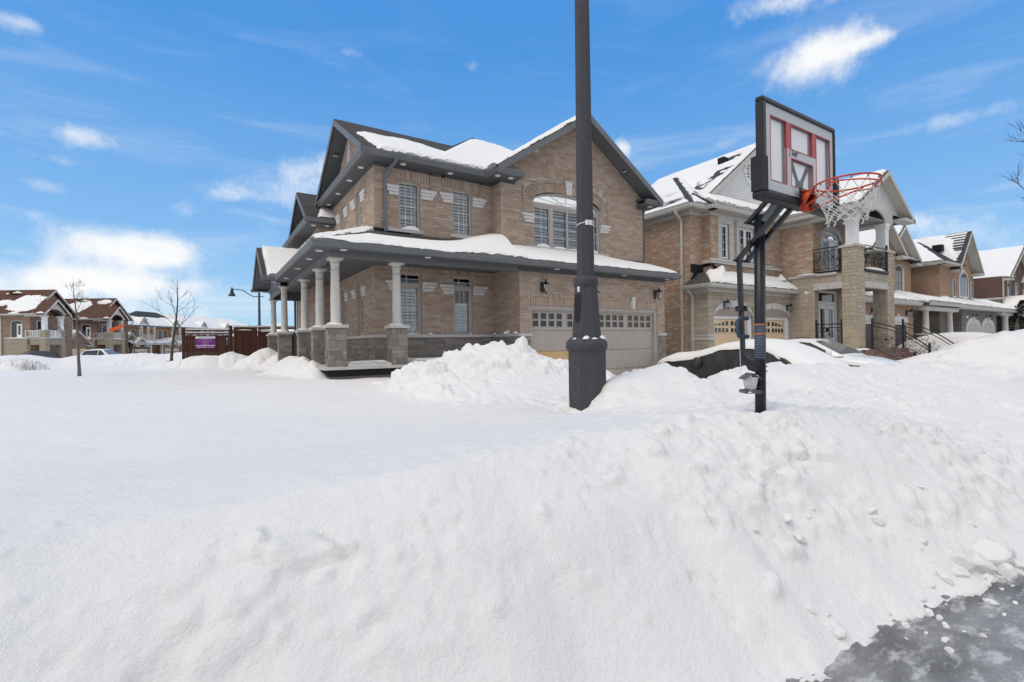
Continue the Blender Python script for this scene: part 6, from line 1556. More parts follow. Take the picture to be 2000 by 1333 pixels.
    gable(H, FU, 43.35, 2.1, 6.40, 8.72, .5, M['bt_peach'], 9, M['shingle_slate'], M['cream'], True, 270, bare=True)
    roof_uv('roof', [[(38.55, 22, 6.42), (38.55, 10.6, 6.42), (41.5, 13, 8.4), (41.5, 22, 8.4)], [(38.55, 10.55, 6.42), (42.5, 10.55, 6.42), (42.5, 13, 8.4), (41.5, 13, 8.4)]], M['shingle_slate'], H)
    g = MB(); gutter(g, (38.58, 22, 6.42), (38.58, 10.5, 6.42), (-1, 0, 0)); gutter(g, (38.5, 10.58, 6.42), (41.0, 10.58, 6.42), (0, -1, 0)); g.box(38.6, 39, 10.6, 22, 6.28, 6.3); g.box(38.6, 41.2, 10.6, 11, 6.28, 6.3); g.build('gutter', M['cream'], H)
    snow_sheet(H, [(38.6, 22, 6.45), (38.6, 10.65, 6.45), (41.5, 13, 8.43), (41.5, 22, 8.43)], even_snow(.14, 280, .12, .06), .14)
    v = MB(); v.box(41.6, 42.1, 11.6, 12.1, 7.55, 7.95); v.build('roof_vent', M['flash'], H)
    d = MB(); d.tube([(38.9, 13.2, 6.3), (38.95, 13.2, 6.1), (38.95, 13.2, .4)], .06, 4, sq=True); d.build('downspout', M['cream'], H)
def house_five():
    H = thing('brick_house', 'dark red brick house at the far end of the row beside the evergreen', 'house', (52, 11, .3))
    FU, L5 = front(11.0), leftw(52.0)
    w = MB(); w.box(52.0, 61.5, 11.0, 24, 4.75, 6.4); w.build('wall', M['bt_dark'], H)
    w = MB(); w.box(52.0, 61.5, 11.02, 24, .2, 4.62); w.build('stone_wall', M['st_grey'], H)
    s = MB(); s.box(51.94, 61.56, 10.94, 24, 4.62, 4.75); s.build('belt_stone', M['precast'], H)
    for u in (53.6, 55.9, 58.2, 60.2): simple_window(H, FU, u, u + .75, 4.95, 6.05, 1, 3, M['taupe_trim'])
    for u in (55.2, 57.4): simple_window(H, FU, u, u + .6, 6.6, 7.3, 1, 2, M['taupe_trim']) if u == 55.2 else None
    for u in (57, 59): simple_window(H, FU, u, u + 1.0, 1.4, 2.6, 2, 2, M['taupe_trim'])
    gable(H, FU, 56.7, 4.0, 6.40, 9.0, .5, M['bt_dark'], 12, M['shingle_slate'], M['cream'], True, 300, snow_d=.14)
    gable(H, front(10.4), 60.0, 1.8, 6.3, 7.8, .4, M['bt_dark'], 4, M['shingle_slate'], M['cream'], True, 310)
    v = MB(); v.box(53.4, 54.0, 13.0, 13.6, 7.6, 7.95); v.build('roof_vent', M['flash'], H)
    d = MB(); d.tube([(52.3, 10.92, 6.3), (52.3, 10.92, .4)], .06, 4, sq=True); d.build('downspout', M['cream'], H)
    roof_uv('porch_roof', [[(56, 8.6, 3.1), (62, 8.6, 3.1), (62, 11, 4.0), (56, 11, 4.0)]], M['shingle_slate'], H); snow_sheet(H, [(56, 8.62, 3.12), (62, 8.62, 3.12), (62, 11, 4.02), (56, 11, 4.02)], even_snow(.2, 320, .15, .05), .2)
    b = MB(); b.box(56.3, 61.7, 8.9, 11, .2, 3.0); b.build('garage_wall', M['st_grey'], H)
house_three(); house_four(); house_five()

# ------------------------------------------------------------------ houses across the side street
RIGHT = Vector((math.cos(TH), -math.sin(TH), 0)); FWD = Vector((math.sin(TH), math.cos(TH), 0))
def place(o, u, d, rot=0.0):
    p = RIGHT * u + FWD * d; o.location = (p.x, p.y, 0); o.rotation_euler = (0, 0, -TH + rot)
def patch_snow(H, quad, cx, cy, rx, ry, seed, d=.12, res=.16):
    def fn(S, T, W, Hh):
        q = ((S - cx) / rx) ** 2 + ((T - cy) / ry) ** 2 + .55 * fbm(S * .8 + seed, T * 1.6, 5, .6, seed)
        return d * np.sqrt(np.clip(1 - q, 0, 1)) - .03 * (q >= 1)
    return snow_sheet(H, quad, fn, res)
def corner_row_house(label, brick, stone, rail, roofm, u, d, z, snow, trim, seed):
    """local x = towards the street (camera right), y = away; the long side wall faces the camera at y = 0"""
    H = thing('brick_house', label, 'house', (0, 0, 0), None)
    S0 = front(0.0); FR = rightw(-1.7)
    w = MB(); w.box(-14, -1.7, 0, 5.2, z, 5.75); w.build('wall', brick, H)
    s = MB(); s.box(-4.55, -1.98, -.03, 0, z, 3.05); s.box(-2.1, 0, 0.0, .5, 2.25, 2.95); s.box(-.5, 0, .5, 2.4, 2.25, 2.95); s.box(-.62, .02, -.04, .55, z, 3.85); s.box(-.62, .02, 1.95, 2.5, z, 3.85); s.build('stone_wall', stone, H)
    s = MB(); s.box(-4.6, -1.9, -.06, 0, 2.93, 3.05); s.box(-2.2, .06, -.07, 2.55, 2.95, 3.05); s.build('balcony_floor', M['precast'], H)
    clump(H, (-3.2, -.03, 3.05), 1.2, .06, .06, seed, sharp=2); clump(H, (.0, 1.2, 3.05), .08, .9, .08, seed + 1, sharp=2)
    for a, b, p in ((-2.25, -.62, S0), ):
        r = MB(); r.fbox(p, a, b, 3.80, 3.86, -.05, .02); r.fbox(p, a, b, 3.12, 3.17, -.05, .02); r.fbox(p, a, a + .05, 3.1, 3.82, -.04, .01); r.fbox(p, b - .05, b, 3.1, 3.82, -.04, .01); r.build('railing', rail, H)
        k = a + .05
        while k < b: q = MB(); q.fbox(p, k, k + .07, 3.17, 3.80, -.04, .0); q.build('baluster', rail, H); k += .185
    r = MB(); p = rightw(0.0); r.fbox(p, .55, 1.95, 3.80, 3.86, -.05, .02); r.fbox(p, .55, 1.95, 3.12, 3.17, -.05, .02); r.fbox(p, 1.2, 1.28, 3.17, 3.8, -.05, .02); r.build('railing', rail, H)
    k = .62
    while k < 1.95: q = MB(); q.fbox(p, k, k + .06, 3.17, 3.80, -.04, .0); q.build('baluster', rail, H); k += .13
    for y in (.25, 2.2):
        c = MB(); c.box(-.48, -.1, y - .18, y + .18, 3.9, 5.5); c.box(-.54, -.04, y - .24, y + .24, 5.35, 5.55); c.build('column', M['white'] if trim is M['white'] else M['cream'], H); q = MB(); q.box(-.66, .06, y - .33, y + .33, 3.84, 3.93); q.build('pier_cap', M['precast'], H)
    simple_window(H, S0, -3.75, -2.55, 3.08, 4.7, 2, 1, M['cream'], arch=.25); q = MB(); q.fbox(S0, -3.1, -2.6, 3.1, 4.6, .024, .034); q.build('door_leaf', M['white'], H); q = MB(); q.fbox(S0, -2.98, -2.72, 3.4, 4.45, .035, .04); q.build('pane', M['auto_glass'], H); simple_window(H, FR, .8, 1.6, 3.05, 4.95, 1, 2, M['white'])
    e = MB(); e.fbox(S0, -2.0, -.7, z, 2.25, -1.3, -1.25); e.build('entry_wall', stone, H); e = MB(); e.fbox(S0, -1.55, -.68, z, 1.9, -1.24, -1.2); o = e.build('front_door', M['grey_light_trim'], H)
    q = MB(); q.fbox(S0, -1.52, -.7, 1.95, 2.2, -1.24, -1.21); q.build('pane', M['dark_glass'], o)
    roof_uv('roof', [[(-15, -.4, 5.72), (-1.2, -.4, 5.72), (-1.2, 2.6, 8.75), (-15, 2.6, 8.75)], [(-1.2, 5.6, 5.72), (-15, 5.6, 5.72), (-15, 2.6, 8.748), (-1.2, 2.6, 8.748)]], roofm, H)
    g = MB(); gutter(g, (-15, -.38, 5.74), (-.6, -.38, 5.74), (0, -1, 0), .16, .14); g.box(-15, -1.72, -.38, 0, 5.58, 5.6); g.build('gutter', M['cream'], H)
    gw = MB(); gp = rightw(-1.65); gw.poly([gp.p(.0, 5.8), gp.p(5.2, 5.8), gp.p(2.6, 8.45)]); gw.build('gable_wall', brick, H)
    rk = MB()
    for y in (-.4, 5.6): rk.prism([(-1.2, y, 5.72), (-1.2, 2.6, 8.72), (-1.2, 2.6, 8.48), (-1.2, y, 5.48)], (.05, 0, 0))
    rk.build('rake_board', M['cream'], H)
    # portico gable
    roof_uv('portico_roof', [[(-5.2, -.45, 5.65), (.35, -.45, 5.65), (.35, 1.22, 7.45), (-5.2, 1.22, 7.45)], [(.35, 2.9, 5.65), (-5.2, 2.9, 5.65), (-5.2, 1.22, 7.448), (.35, 1.22, 7.448)]], roofm, H)
    pf = rightw(.02); t = MB(); t.prism([pf.p(-.2, 5.75)] + [pf.p(1.22 - 1.0 * math.cos(PI * i / 10), 5.6 + .7 * math.sin(PI * i / 10)) for i in range(11)] + [pf.p(2.65, 5.75), pf.p(1.22, 7.25)], (-.1, 0, 0)); t.box(-2.1, 0, -.25, .05, 5.42, 5.62); t.build('arched_beam', M['cream'], H)
    rk = MB()
    for y in (-.45, 2.9): rk.prism([(.35, y, 5.68), (.35, 1.22, 7.43), (.35, 1.22, 7.2), (.35, y, 5.44)], (.05, 0, 0))
    rk.build('rake_board', M['cream'], H)
    q0 = [(-15, -.36, 5.76), (-1.25, -.36, 5.76), (-1.25, 2.6, 8.78), (-15, 2.6, 8.78)]
    for (cx, cy, rx, ry) in snow: patch_snow(H, q0, cx, cy, rx, ry, seed)
    for i, x in enumerate((-9.5, -5.9)):
        v = MB(); v.box(x, x + .7, 1.9, 2.3, 8.2, 8.52); v.build('roof_vent', M['flash'], H); clump(H, (x + .75, 2.0, 8.30), .55, .2, .22, seed + i); clump(H, (x - .35, 2.0, 8.2), .22, .15, .15, seed + 5 + i)
    for i, x in enumerate((-3.2, -.2)): clump(H, (x, -.3, 5.76), .7 - .2 * i, .16, .2, seed + 9 + i)
    dp = MB(); dp.tube([(-4.9, -.3, 5.6), (-4.9, -.08, 5.3), (-4.9, -.08, z)], .07, 4, sq=True); dp.build('downspout', M['cream'], H)
    # garage set back from the corner, with its own snowy gable
    gb = MB(); gb.box(-9, -3.3, 5.6, 9.4, z, 2.5); gb.build('garage_wall', brick, H); gr = rightw(-3.3)
    gable(H, gr, 7.5, 1.7, 2.45, 4.0, .35, brick, 5, roofm, M['cream'], True, seed + 21, snow_d=.18)
    dd = MB(); dd.fbox(gr, 6.2, 8.8, z, 1.75, 0, .03); dd.build('garage_door', M['door_yellow'], H)
    place(H, u, d); return H
A1 = corner_row_house('mixed brown brick house with bare brown roof and white balcony rail', M['bt_mix'], M['st_tan'], M['white'], M['shingle_brown'], -52.4, 54, -.2, [(12.2, 1.75, 2.3, 1.35), (9.6, 1.9, 1.2, .5)], M['white'], 400)
A2 = corner_row_house('dark red brick house behind bare trees with beige balcony rail', M['bt_red'], M['st_tan'], M['column_paint'], M['shingle_brown'], -53.9, 64.5, -.5, [(9.6, 2.5, 1.7, 1.3), (12.6, 3.4, .9, .4)], M['cream'], 440)
def row_house(label, brick, brick2, roofm, u, d, w, seed, bare):
    """local x = towards the side street, y along the row; snowy hipped roof, porch strip, garage"""
    H = thing('row_house', label, 'house', (0, 0, 0), None); F = rightw(0.0)
    b = MB(); b.box(-9, 0, 0, w, -.8, 5.15); b.build('wall', brick, H)
    bb = MB(); bb.box(-1, 1.3, .25, w * .5, -.8, 2.3); bb.build('garage_wall', brick2, H)
    h = w / 2; zt = 7.9
    roof_uv('roof', [[(.45, -.2, 5.2), (.45, w + .2, 5.2), (-4.2, w - 1.4, zt), (-4.2, 1.4, zt)], [(-9.4, -.2, 5.2), (.45, -.2, 5.2), (-4.2, 1.4, zt)], [(.45, w + .2, 5.2), (-9.4, w + .2, 5.2), (-4.2, w - 1.4, zt)], [(-9.4, w + .2, 5.2), (-9.4, -.2, 5.2), (-4.2, 1.4, zt), (-4.2, w - 1.4, zt)]], roofm, H)
    g = MB(); gutter(g, (.45, -.2, 5.22), (.45, w + .2, 5.22), (1, 0, 0), .16, .12); gutter(g, (-9.4, -.2, 5.22), (.5, -.2, 5.22), (0, -1, 0), .16, .12); g.build('gutter', M['grey_light_trim'] if roofm is M['shingle_slate'] else M['cream'], H)
    fn = even_snow(.18, seed, .25, .1)
    def f2(S, T, W, Hh): return fn(S, T, W, Hh) - .25 * bare * sstep(Hh * .45, Hh * .7, T + .6 * fbm(S * .6, T * .5, 3, .5, seed))
    snow_sheet(H, [(.42, -.15, 5.23), (.42, w + .15, 5.23), (-4.2, w - 1.4, zt + .02), (-4.2, 1.4, zt + .02)], f2, .18)
    def f3(S, T, W, Hh): return fn(S, T, W, Hh) - .25 * bare * sstep(Hh * .3, Hh * .5, T)
    snow_sheet(H, [(-9.3, -.17, 5.23), (.4, -.17, 5.23), (-4.15, 1.4, zt + .02), (-4.25, 1.4, zt + .02)], f3, .18)
    # dormer gable over the balcony
    gable(H, F, w * .62, 1.1, 5.3, 6.5, .35, M['cream'], 2.5, roofm, M['cream'], True, seed + 3)
    for i in range(2): simple_window(H, F, .7 + 1.25 * i, 1.35 + 1.25 * i, 3.2, 4.55, 1, 2, M['cream'])
    # porch strip and its roof
    roof_uv('porch_roof', [[(1.7, 0, 2.35), (1.7, w, 2.35), (0, w, 3.0), (0, 0, 3.0)]], roofm, H)
    snow_sheet(H, [(1.68, .03, 2.37), (1.68, w - .03, 2.37), (0, w - .03, 3.02), (0, .03, 3.02)], even_snow(.22, seed + 7, .15, .05), .16)
    g = MB(); gutter(g, (1.7, 0, 2.37), (1.7, w, 2.37), (1, 0, 0), .14, .1); g.build('gutter', M['cream'], H)
    gable(H, rightw(1.45), w * .27, 1.0, 2.35, 3.3, .3, brick2, 2.0, roofm, M['cream'], True, seed + 11)
    FGd = rightw(1.3)
    for i in range(2):
        a = .4 + i * (w * .5 - .4) / 2; e = (w * .5 - .6) / 2; dd = MB(); dd.fbox(FGd, a, a + e, -.8, 1.35, 0, .03); o = dd.build('garage_door', M['door_yellow'] if seed < 520 else M['taupe_trim'], H)
        for j in range(2):
            for k in range(3): q = MB(); uu = a + .12 + k * (e - .2) / 3; q.fbox(FGd, uu, uu + .28, .75 + .26 * j, .95 + .26 * j, .03, .04); q.build('pane', M['dark_glass'], o)
        q = MB(); q.fbox(FGd, a - .06, a + e + .06, 1.36, 1.55, 0, .05); q.build('lintel_stone', M['precast_light'], H)
    for y in (w * .58, w * .95):
        c = MB(); c.box(1.2, 1.5, y - .15, y + .15, .2, 2.25); c.build('column', M['cream'], H); q = MB(); q.box(1.1, 1.6, y - .25, y + .25, -.8, .2); q.build('pier', M['st_tan'], H)
    # balcony over the porch
    r = MB(); r.fbox(rightw(.9), w * .42, w * .82, 3.75, 3.82, -.05, .02); r.build('railing', M['column_paint'], H)
    k = w * .42
    while k < w * .82: q = MB(); q.fbox(rightw(.9), k, k + .06, 2.9, 3.75, -.04, 0); q.build('baluster', M['column_paint'], H); k += .16
    for y in (w * .42, w * .62, w * .82): c = MB(); c.box(.7, .95, y - .12, y + .12, 2.8, 5.1); c.build('column', M['cream'], H)
    q = MB(); q.fbox(F, w * .5, w * .62, 3.0, 4.7, 0, .04); q.build('balcony_door', M['white'], H)
    place(H, u, d); return H
row_house('orange brick row house with slate roof just past the red brick house', M['bt_orange'], M['bt_red'], M['shingle_slate'], -58, 71.5, 6.6, 500, 1.0)
row_house('orange brick row house with balcony behind the thin bare tree', M['bt_orange'], M['bt_tan'], M['shingle_slate'], -58, 78.2, 7.4, 510, .95)
row_house('snow-roofed row house partly hidden by the brown fence post', M['bt_orange'], M['bt_tan'], M['shingle_slate'], -58, 85.7, 7.4, 520, .5)
row_house('distant snow-roofed row house showing just over the brown fence', M['bt_tan'], M['bt_tan'], M['shingle_slate'], -58, 93.2, 7.4, 530, .3)
row_house('farthest snow-roofed row house above the fence near the gate', M['bt_tan'], M['bt_tan'], M['shingle_slate'], -58, 100.7, 7.4, 540, .3)
def low_house():
    H = thing('brick_house', 'house with low snowy roof and small gable showing above the fence gate', 'house', (0, 0, 0))
    b = MB(); b.box(-5, 5, 0, 9, -.5, 3.3); b.build('wall', M['bt_red'], H)
    roof_uv('roof', [[(-5.6, -.5, 3.3), (5.6, -.5, 3.3), (.6, 4.5, 5.35), (-.6, 4.5, 5.35)], [(-5.6, 9.5, 3.3), (-5.6, -.5, 3.3), (-.6, 4.5, 5.35)], [(5.6, -.5, 3.3), (5.6, 9.5, 3.3), (.6, 4.5, 5.35)]], M['shingle_brown'], H)
    snow_sheet(H, [(-5.5, -.45, 3.33), (5.5, -.45, 3.33), (.6, 4.5, 5.38), (-.6, 4.5, 5.38)], even_snow(.2, 600, .2, .05), .2)
    snow_sheet(H, [(5.5, -.4, 3.33), (5.5, 9.4, 3.33), (.6, 4.6, 5.38), (.6, 4.5, 5.38)], even_snow(.2, 601, .2, .05), .25)
    gable(H, front(.2), .3, 1.3, 4.0, 4.75, .3, M['cream'], 2, M['shingle_brown'], M['cream'], True, 610)
    place(H, -39.5, 76); return H
low_house()
fl = MB(); fl.prism([(0, 0, 0), (1.4, 0, .45), (1.9, .1, 1.0), (.7, 0, .75), (-.3, 0, .35)], (0, .04, 0)); fo = fl.build('flag', plain('flag_orange', (.75, .14, .03), .8), None); tag(fo, 'orange cloth hanging at the balcony corner of the red brick house', 'flag'); place(fo, -53.4, 64.0); fo.location.z = 3.9
# ------------------------------------------------------------------ lamp post and basketball hoop
def oct_r(r): return r / math.cos(PI / 8)
def lamp_post():
    T = thing('lamp_post', 'dark granite-look octagonal lamp post standing in the snow before the garage', 'lamp post', (4.27, 4.85, .3))
    c = (4.27, 4.85, 0); ph = PI / 8 + .12
    m = MB(); m.lathe(c, [(oct_r(.240), .3), (oct_r(.240), 1.58), (oct_r(.225), 1.60)], 8, ph); m.build('base', M['granite'], T)
    m = MB(); m.lathe(c, [(.235, 1.565), (.262, 1.60), (.276, 1.645), (.270, 1.70), (.235, 1.745), (.20, 1.765)], 28); m.build('collar', M['granite'], T, True)
    m = MB(); m.lathe(c, [(oct_r(.186), 1.755), (oct_r(.142), 2.44)], 8, ph); m.build('tapered_base', M['granite'], T)
    m = MB(); m.lathe(c, [(.145, 2.43), (.160, 2.455), (.166, 2.49), (.160, 2.53), (.14, 2.565), (.11, 2.575)], 28); m.build('collar', M['granite'], T, True)
    m = MB(); m.lathe(c, [(oct_r(.112), 2.565), (oct_r(.082), 8.2)], 8, ph); m.build('shaft', M['granite'], T)
    # number band with its cable tie
    pl = Plane((4.27 - .1075 * .53 * 0, 4.85, 0), (math.cos(TH), -math.sin(TH), 0), (-math.sin(TH), -math.cos(TH), 0))
    m = MB(); R = .116; k = 12
    a0, a1 = -.12, 1.35
    v = []
    for i in range(k + 1):
        a = a0 + (a1 - a0) * i / k
        for z in (3.235, 3.30): v.append(pl.p(R * math.sin(a), z, R * math.cos(a)))
        for z in (3.235, 3.30): v.append(pl.p((R - .006) * math.sin(a), z, (R - .006) * math.cos(a)))
    f = []
    for i in range(k): o = 4 * i; f += [(o, o + 4, o + 5, o + 1), (o + 2, o + 3, o + 7, o + 6), (o + 1, o + 5, o + 7, o + 3), (o, o + 2, o + 6, o + 4)]
    m.add(v, f); b = m.build('number_band', M['white'], T)
    pt = Plane((pl.p(R * math.sin(.82), 0, R * math.cos(.82))), pl.U * math.cos(.82) - pl.N * math.sin(.82), pl.N * math.cos(.82) + pl.U * math.sin(.82))
    text_mesh(b, '3', .062, pt, 0, 3.267, .003, plain('number_brown', (.16, .05, .01), .7), 'lettering')
    m = MB(); m.tube([pl.p(R * math.sin(a) * .99, 3.268 - .03 * (1 - (i / 7)) ** 1.5, R * math.cos(a) * .99) for i, a in enumerate([-1.6 + 1.48 * i / 7 for i in range(8)])], .006, 5); m.build('cable_tie', M['white'], T)
    m = MB(); m.fbox(pl, -.165, -.085, 1.98, 2.32, .10, .145); m.build('access_plate', M['black_steel'], T)
    m = MB(); m.fbox(pl, -.128, -.098, 2.36, 2.43, .105, .118); m.build('sticker', M['white'], T)
    m = MB(); m.tube([pl.p(.14, 2.38, .06), pl.p(.165, 2.36, .06), pl.p(.168, 2.34, .06)], .007, 5); m.build('eyebolt', M['black_steel'], T)
    for i, (a, rx, h) in enumerate(((-.15, .07, .045), (.35, .06, .02), (1.05, .06, .05), (-.9, .045, .02))): clump(T, tuple(pl.p(.215 * math.sin(a), 1.745, .215 * math.cos(a))), rx, .03, h, 60 + i)
lamp_post()

def hoop():
    XC, YB, YP = 4.47, 2.21, 2.52
    T = thing('basketball_hoop', 'black pole basketball hoop with grey-bordered board and orange rim in the snowbank', 'basketball hoop', (4.36, YP, .7))
    xp = 4.36
    m = MB(); m.tube([(xp - .045, YP, .55), (xp - .002, YP, 2.86)], .047, 16); pole = m.build('pole', M['black_steel'], T); pole.data.polygons.foreach_set('use_smooth', [len(q.vertices) == 4 for q in pole.data.polygons])
    FP = Plane((0, YP - .0475, 0), (1, 0, 0), (0, -1, 0))
    px_ = lambda z: xp - .045 + .043 * (z - .55) / 2.31
    def sleeve(z0, z1, r): m = MB(); m.tube([(px_(z0), YP, z0), (px_(z1), YP, z1)], r, 20); return m
    lb = sleeve(1.52, 1.85, .0482).build('warning_label', plain('label_slate', (.055, .075, .105), .6), T, True)
    og = plain('label_orange', (.6, .16, .04), .6); lg = plain('label_grey', (.16, .18, .22), .6)
    for z in (1.842, 1.755): sleeve(z - .006, z + .006, .0487).build('label_stripe', og, lb, True)
    for k in range(9): sleeve(1.54 + k * .0225, 1.545 + k * .0225, .0486).build('label_line', lg, lb, True)
    # board: moulded frame with four deep openings over a frosted sheet
    FB = front(YB); x0, x1, z0, z1 = 3.86, 5.10, 2.90, 3.71
    fr = MB()
    def rr(a, b, c, d, n0, n1): fr.fbox(FB, a, b, c, d, n0, n1)
    b = .055
    rr(x0, x1, z1 - b * .75, z1, -.05, .02); rr(x0, x0 + b, z0, z1 - b * .75, -.05, .02); rr(x1 - b * .55, x1, z0, z1 - b * .75, -.05, .02); rr(x0 + b, x1 - b * .55, z0, z0 + .05, -.05, .02)
    frame = fr.build('board_frame', M['black_steel'], T)
    bv = frame.modifiers.new('bevel', 'BEVEL'); bv.width = .012; bv.segments = 2
    frost = plain('frosted_sheet', (.84, .84, .85), .3, .5, 2, .05)
    q = MB(); q.fbox(FB, x0 + b, x1 - b * .5, z0 + .04, z1 - b * .7, -.05, -.020); q.build('board_sheet', frost, T)
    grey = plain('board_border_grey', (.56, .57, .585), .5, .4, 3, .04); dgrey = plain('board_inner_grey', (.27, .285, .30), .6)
    red = plain('board_red', (.48, .10, .10), .5, .4); 
    ia, ib, ic, idd = x0 + b, x1 - b * .55, z0 + .05, z1 - b * .75      # plate extents
    u = [ia, ia + .075, 4.25, 4.315, 4.69, 4.75, ib - .055, ib]
    zb, zt = ic + .085, idd - .085; zm0, zm1 = 3.285, 3.355
    plate = MB()
    P = lambda a, b_, c, d: plate.fbox(FB, a, b_, c, d, -.0198, .004)
    P(ia, ib, zt, idd); P(ia, ib, ic, zb); P(ia, u[1], zb, zt); P(u[6], ib, zb, zt); P(u[2], u[3], zb, zm1); P(u[4], u[5], zb, zm1); P(u[3], u[4], zm0, zm1)
    plate.build('board_border', grey, T)
    q = MB(); q.fbox(FB, u[2], u[3], zm1, zt, -.0197, .0045); q.build('board_stripe', red, T); q = MB(); q.fbox(FB, u[4], u[5], zm1, zt, -.0197, .0045); q.build('board_stripe', red, T)
    wins = [(u[1], u[2], zb, zt), (u[3], u[4], zm1, zt), (u[3], u[4], zb, zm0), (u[5], u[6], zb, zt)]
    ln = MB(); inn = MB()
    for a, b_, c, d in wins:
        t = .007
        for k in ((a, a + t, c, d), (b_ - t, b_, c, d), (a + t, b_ - t, c, c + t), (a + t, b_ - t, d - t, d)): ln.fbox(FB, *k, -.004, .0065)
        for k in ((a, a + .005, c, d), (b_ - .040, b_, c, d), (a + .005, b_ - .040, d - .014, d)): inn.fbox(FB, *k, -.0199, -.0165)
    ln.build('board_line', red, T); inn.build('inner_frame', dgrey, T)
    br = MB()
    for dx, k in ((.16, 1), (-.13, -1)): br.prism([FB.p(4.47, zb + .02, -.0199), FB.p(4.51, zb + .02, -.0199), FB.p(4.51 + dx, zm0 - .02, -.0199), FB.p(4.455 + dx, zm0 - .02, -.0199)], FB.N * .006)
    br.fbox(FB, 4.43, 4.55, zb + .002, zb + .08, -.0199, -.0130); br.build('back_brace', plain('brace_grey', (.16, .165, .17), .5), T)
    text_mesh(T, 'J 360°', .062, FB, u[2] + .115, 3.325, .006, plain('board_print', (.06, .06, .07), .6), 'lettering', align='CENTER')
    # rubber pads along the bottom edge and lower corners
    pd = MB(); pd.fbox(FB, x0 - .03, x1 + .03, z0 - .035, z0 + .025, -.07, .03); pd.fbox(FB, x0 - .035, x0 + .05, z0 + .026, z0 + .31, -.07, .029); pd.fbox(FB, x1 - .035, x1 + .035, z0 + .026, z0 + .31, -.07, .029)
    pad = pd.build('edge_pad', plain('pad_black', (.022, .022, .025), .6), T); bv = pad.modifiers.new('bevel', 'BEVEL'); bv.width = .016; bv.segments = 2
    # rim with bracket and struts
    rim = MB(); R = .2286; zc = 2.985; yc = YB - .14 - R; xc = XC
    rim.tube([(xc + R * math.cos(2 * PI * k / 40), yc + R * math.sin(2 * PI * k / 40), zc) for k in range(41)], .0078, 8, caps=False)
    rim.tube([(xc + (R - .0) * math.cos(a), yc + R * math.sin(a), zc - .028 + .02 * math.sin(a)) for a in [PI * .93 + PI * 1.14 * k / 30 for k in range(31)]], .006, 6)
    for sx in (-1, 1):
        rim.tube([(xc + sx * .07, YB - .05, zc - .14), (xc + sx * .13, yc + .12, zc - .07), (xc + sx * R * .97, yc - .03, zc - .012)], .0075, 6)
    rim.prism([(xc - .085, YB - .035, zc + .012), (xc + .085, YB - .035, zc + .012), (xc + .055, yc + R * .97, zc + .006), (xc - .055, yc + R * .97, zc + .006)], (0, 0, -.010))
    rim.prism([(xc - .075, YB - .036, zc), (xc + .075, YB - .036, zc), (xc + .075, YB - .036, zc - .16), (xc - .075, YB - .036, zc - .16)], (0, -.012, 0))
    for sx in (-.07, .07): rim.prism([(xc + sx, YB - .04, zc), (xc + sx, YB - .04, zc - .15), (xc + sx * .9, YB - .13, zc - .01)], (.006, 0, 0))
    rim.build('rim', plain('rim_orange', (.56, .062, .02), .45, .4), T, True)
    bk = MB(); bk.fbox(FB, xc - .09, xc + .09, z0 - .02, z0 + .12, .0355, .05); bk.build('rim_bracket', M['black_steel'], T)
    hk = MB()
    net = MB(); K = 12; rows = [(0.0, .224, 0), (.09, .208, .5), (.135, .19, 0), (.175, .172, .5), (.21, .157, 0), (.245, .145, .5), (.275, .138, 0)]
    rg = random.Random(3)
    def np_(k, r):
        dz, rad, off = rows[r]; a = 2 * PI * (k + off) / K
        return Vector((xc + rad * math.cos(a), yc + rad * math.sin(a), zc - .012 - dz + (.012 * math.sin(3 * a) if r else 0)))
    for r in range(len(rows) - 1):
        for k in range(K):
            o0 = rows[r][2]; o1 = rows[r + 1][2]
            nb = (k, k - 1) if o1 > o0 else (k, k + 1)
            for q in nb: net.tube([np_(k, r), (np_(k, r) + np_(q, r + 1)) / 2 + Vector((rg.uniform(-.004, .004), rg.uniform(-.004, .004), -.003)), np_(q, r + 1)], .0029 if r < 4 else .0036, 5)
    for k in range(K):                               # twisted loops at the bottom
        a = np_(k, 6); net.tube([a, a + Vector((.012, .008, -.03)), a + Vector((-.008, .012, -.035)), a + Vector((-.006, -.006, -.004))], .0045, 5)
        b1 = np_(k, 0); hk.tube([b1 + Vector((-.01, 0, -.006)), b1 + Vector((0, 0, .004)), b1 + Vector((.01, 0, -.006))], .004, 4)
    hk.build('net_hook', M['black_iron'], T)
    net.build('net', plain('net_cord', (.66, .65, .62), .8), T)
    # lift arms
    for sx, nm in ((-.075, 'lift_arm'), (.075, 'lift_arm')):
        m = MB(); m.tube([(xp + sx, 2.245, 2.90), (xp + sx, 2.70, 2.46)], .026, 4, sq=True); m.build(nm, M['black_steel'], T)
        m = MB(); m.tube([(xp + sx, 2.30, 3.05), (xp + sx, 2.585, 2.80)], .024, 4, sq=True); m.build('upper_arm', M['black_steel'], T)
    m = MB(); m.fbox(FB, XC - .16, XC + .12, 2.87, 3.20, -.085, -.051); m.build('board_mount', M['black_steel'], T)
    m = MB(); m.prism([(xp - .03, 2.28, 2.97), (xp - .03, 2.34, 3.0), (xp - .03, 2.50, 2.80), (xp - .03, 2.44, 2.78)], (.03, 0, 0)); m.build('gas_strut', plain('strut_grey', (.12, .14, .15), .4, .5), T)
    bt = MB()
    for (y, z) in ((2.585, 2.79), (2.555, 2.60), (2.70, 2.46)): bt.tube([(xp - .125, y, z), (xp + .125, y, z)], .014, 8)
    bt.build('bolt', M['black_steel'], T)
    m = MB(); m.tube([(xp - .03, 2.71, 2.47), (xp - .05, 2.675, 1.52)], .026, 4, sq=True); m.build('lift_bar', M['black_steel'], T)
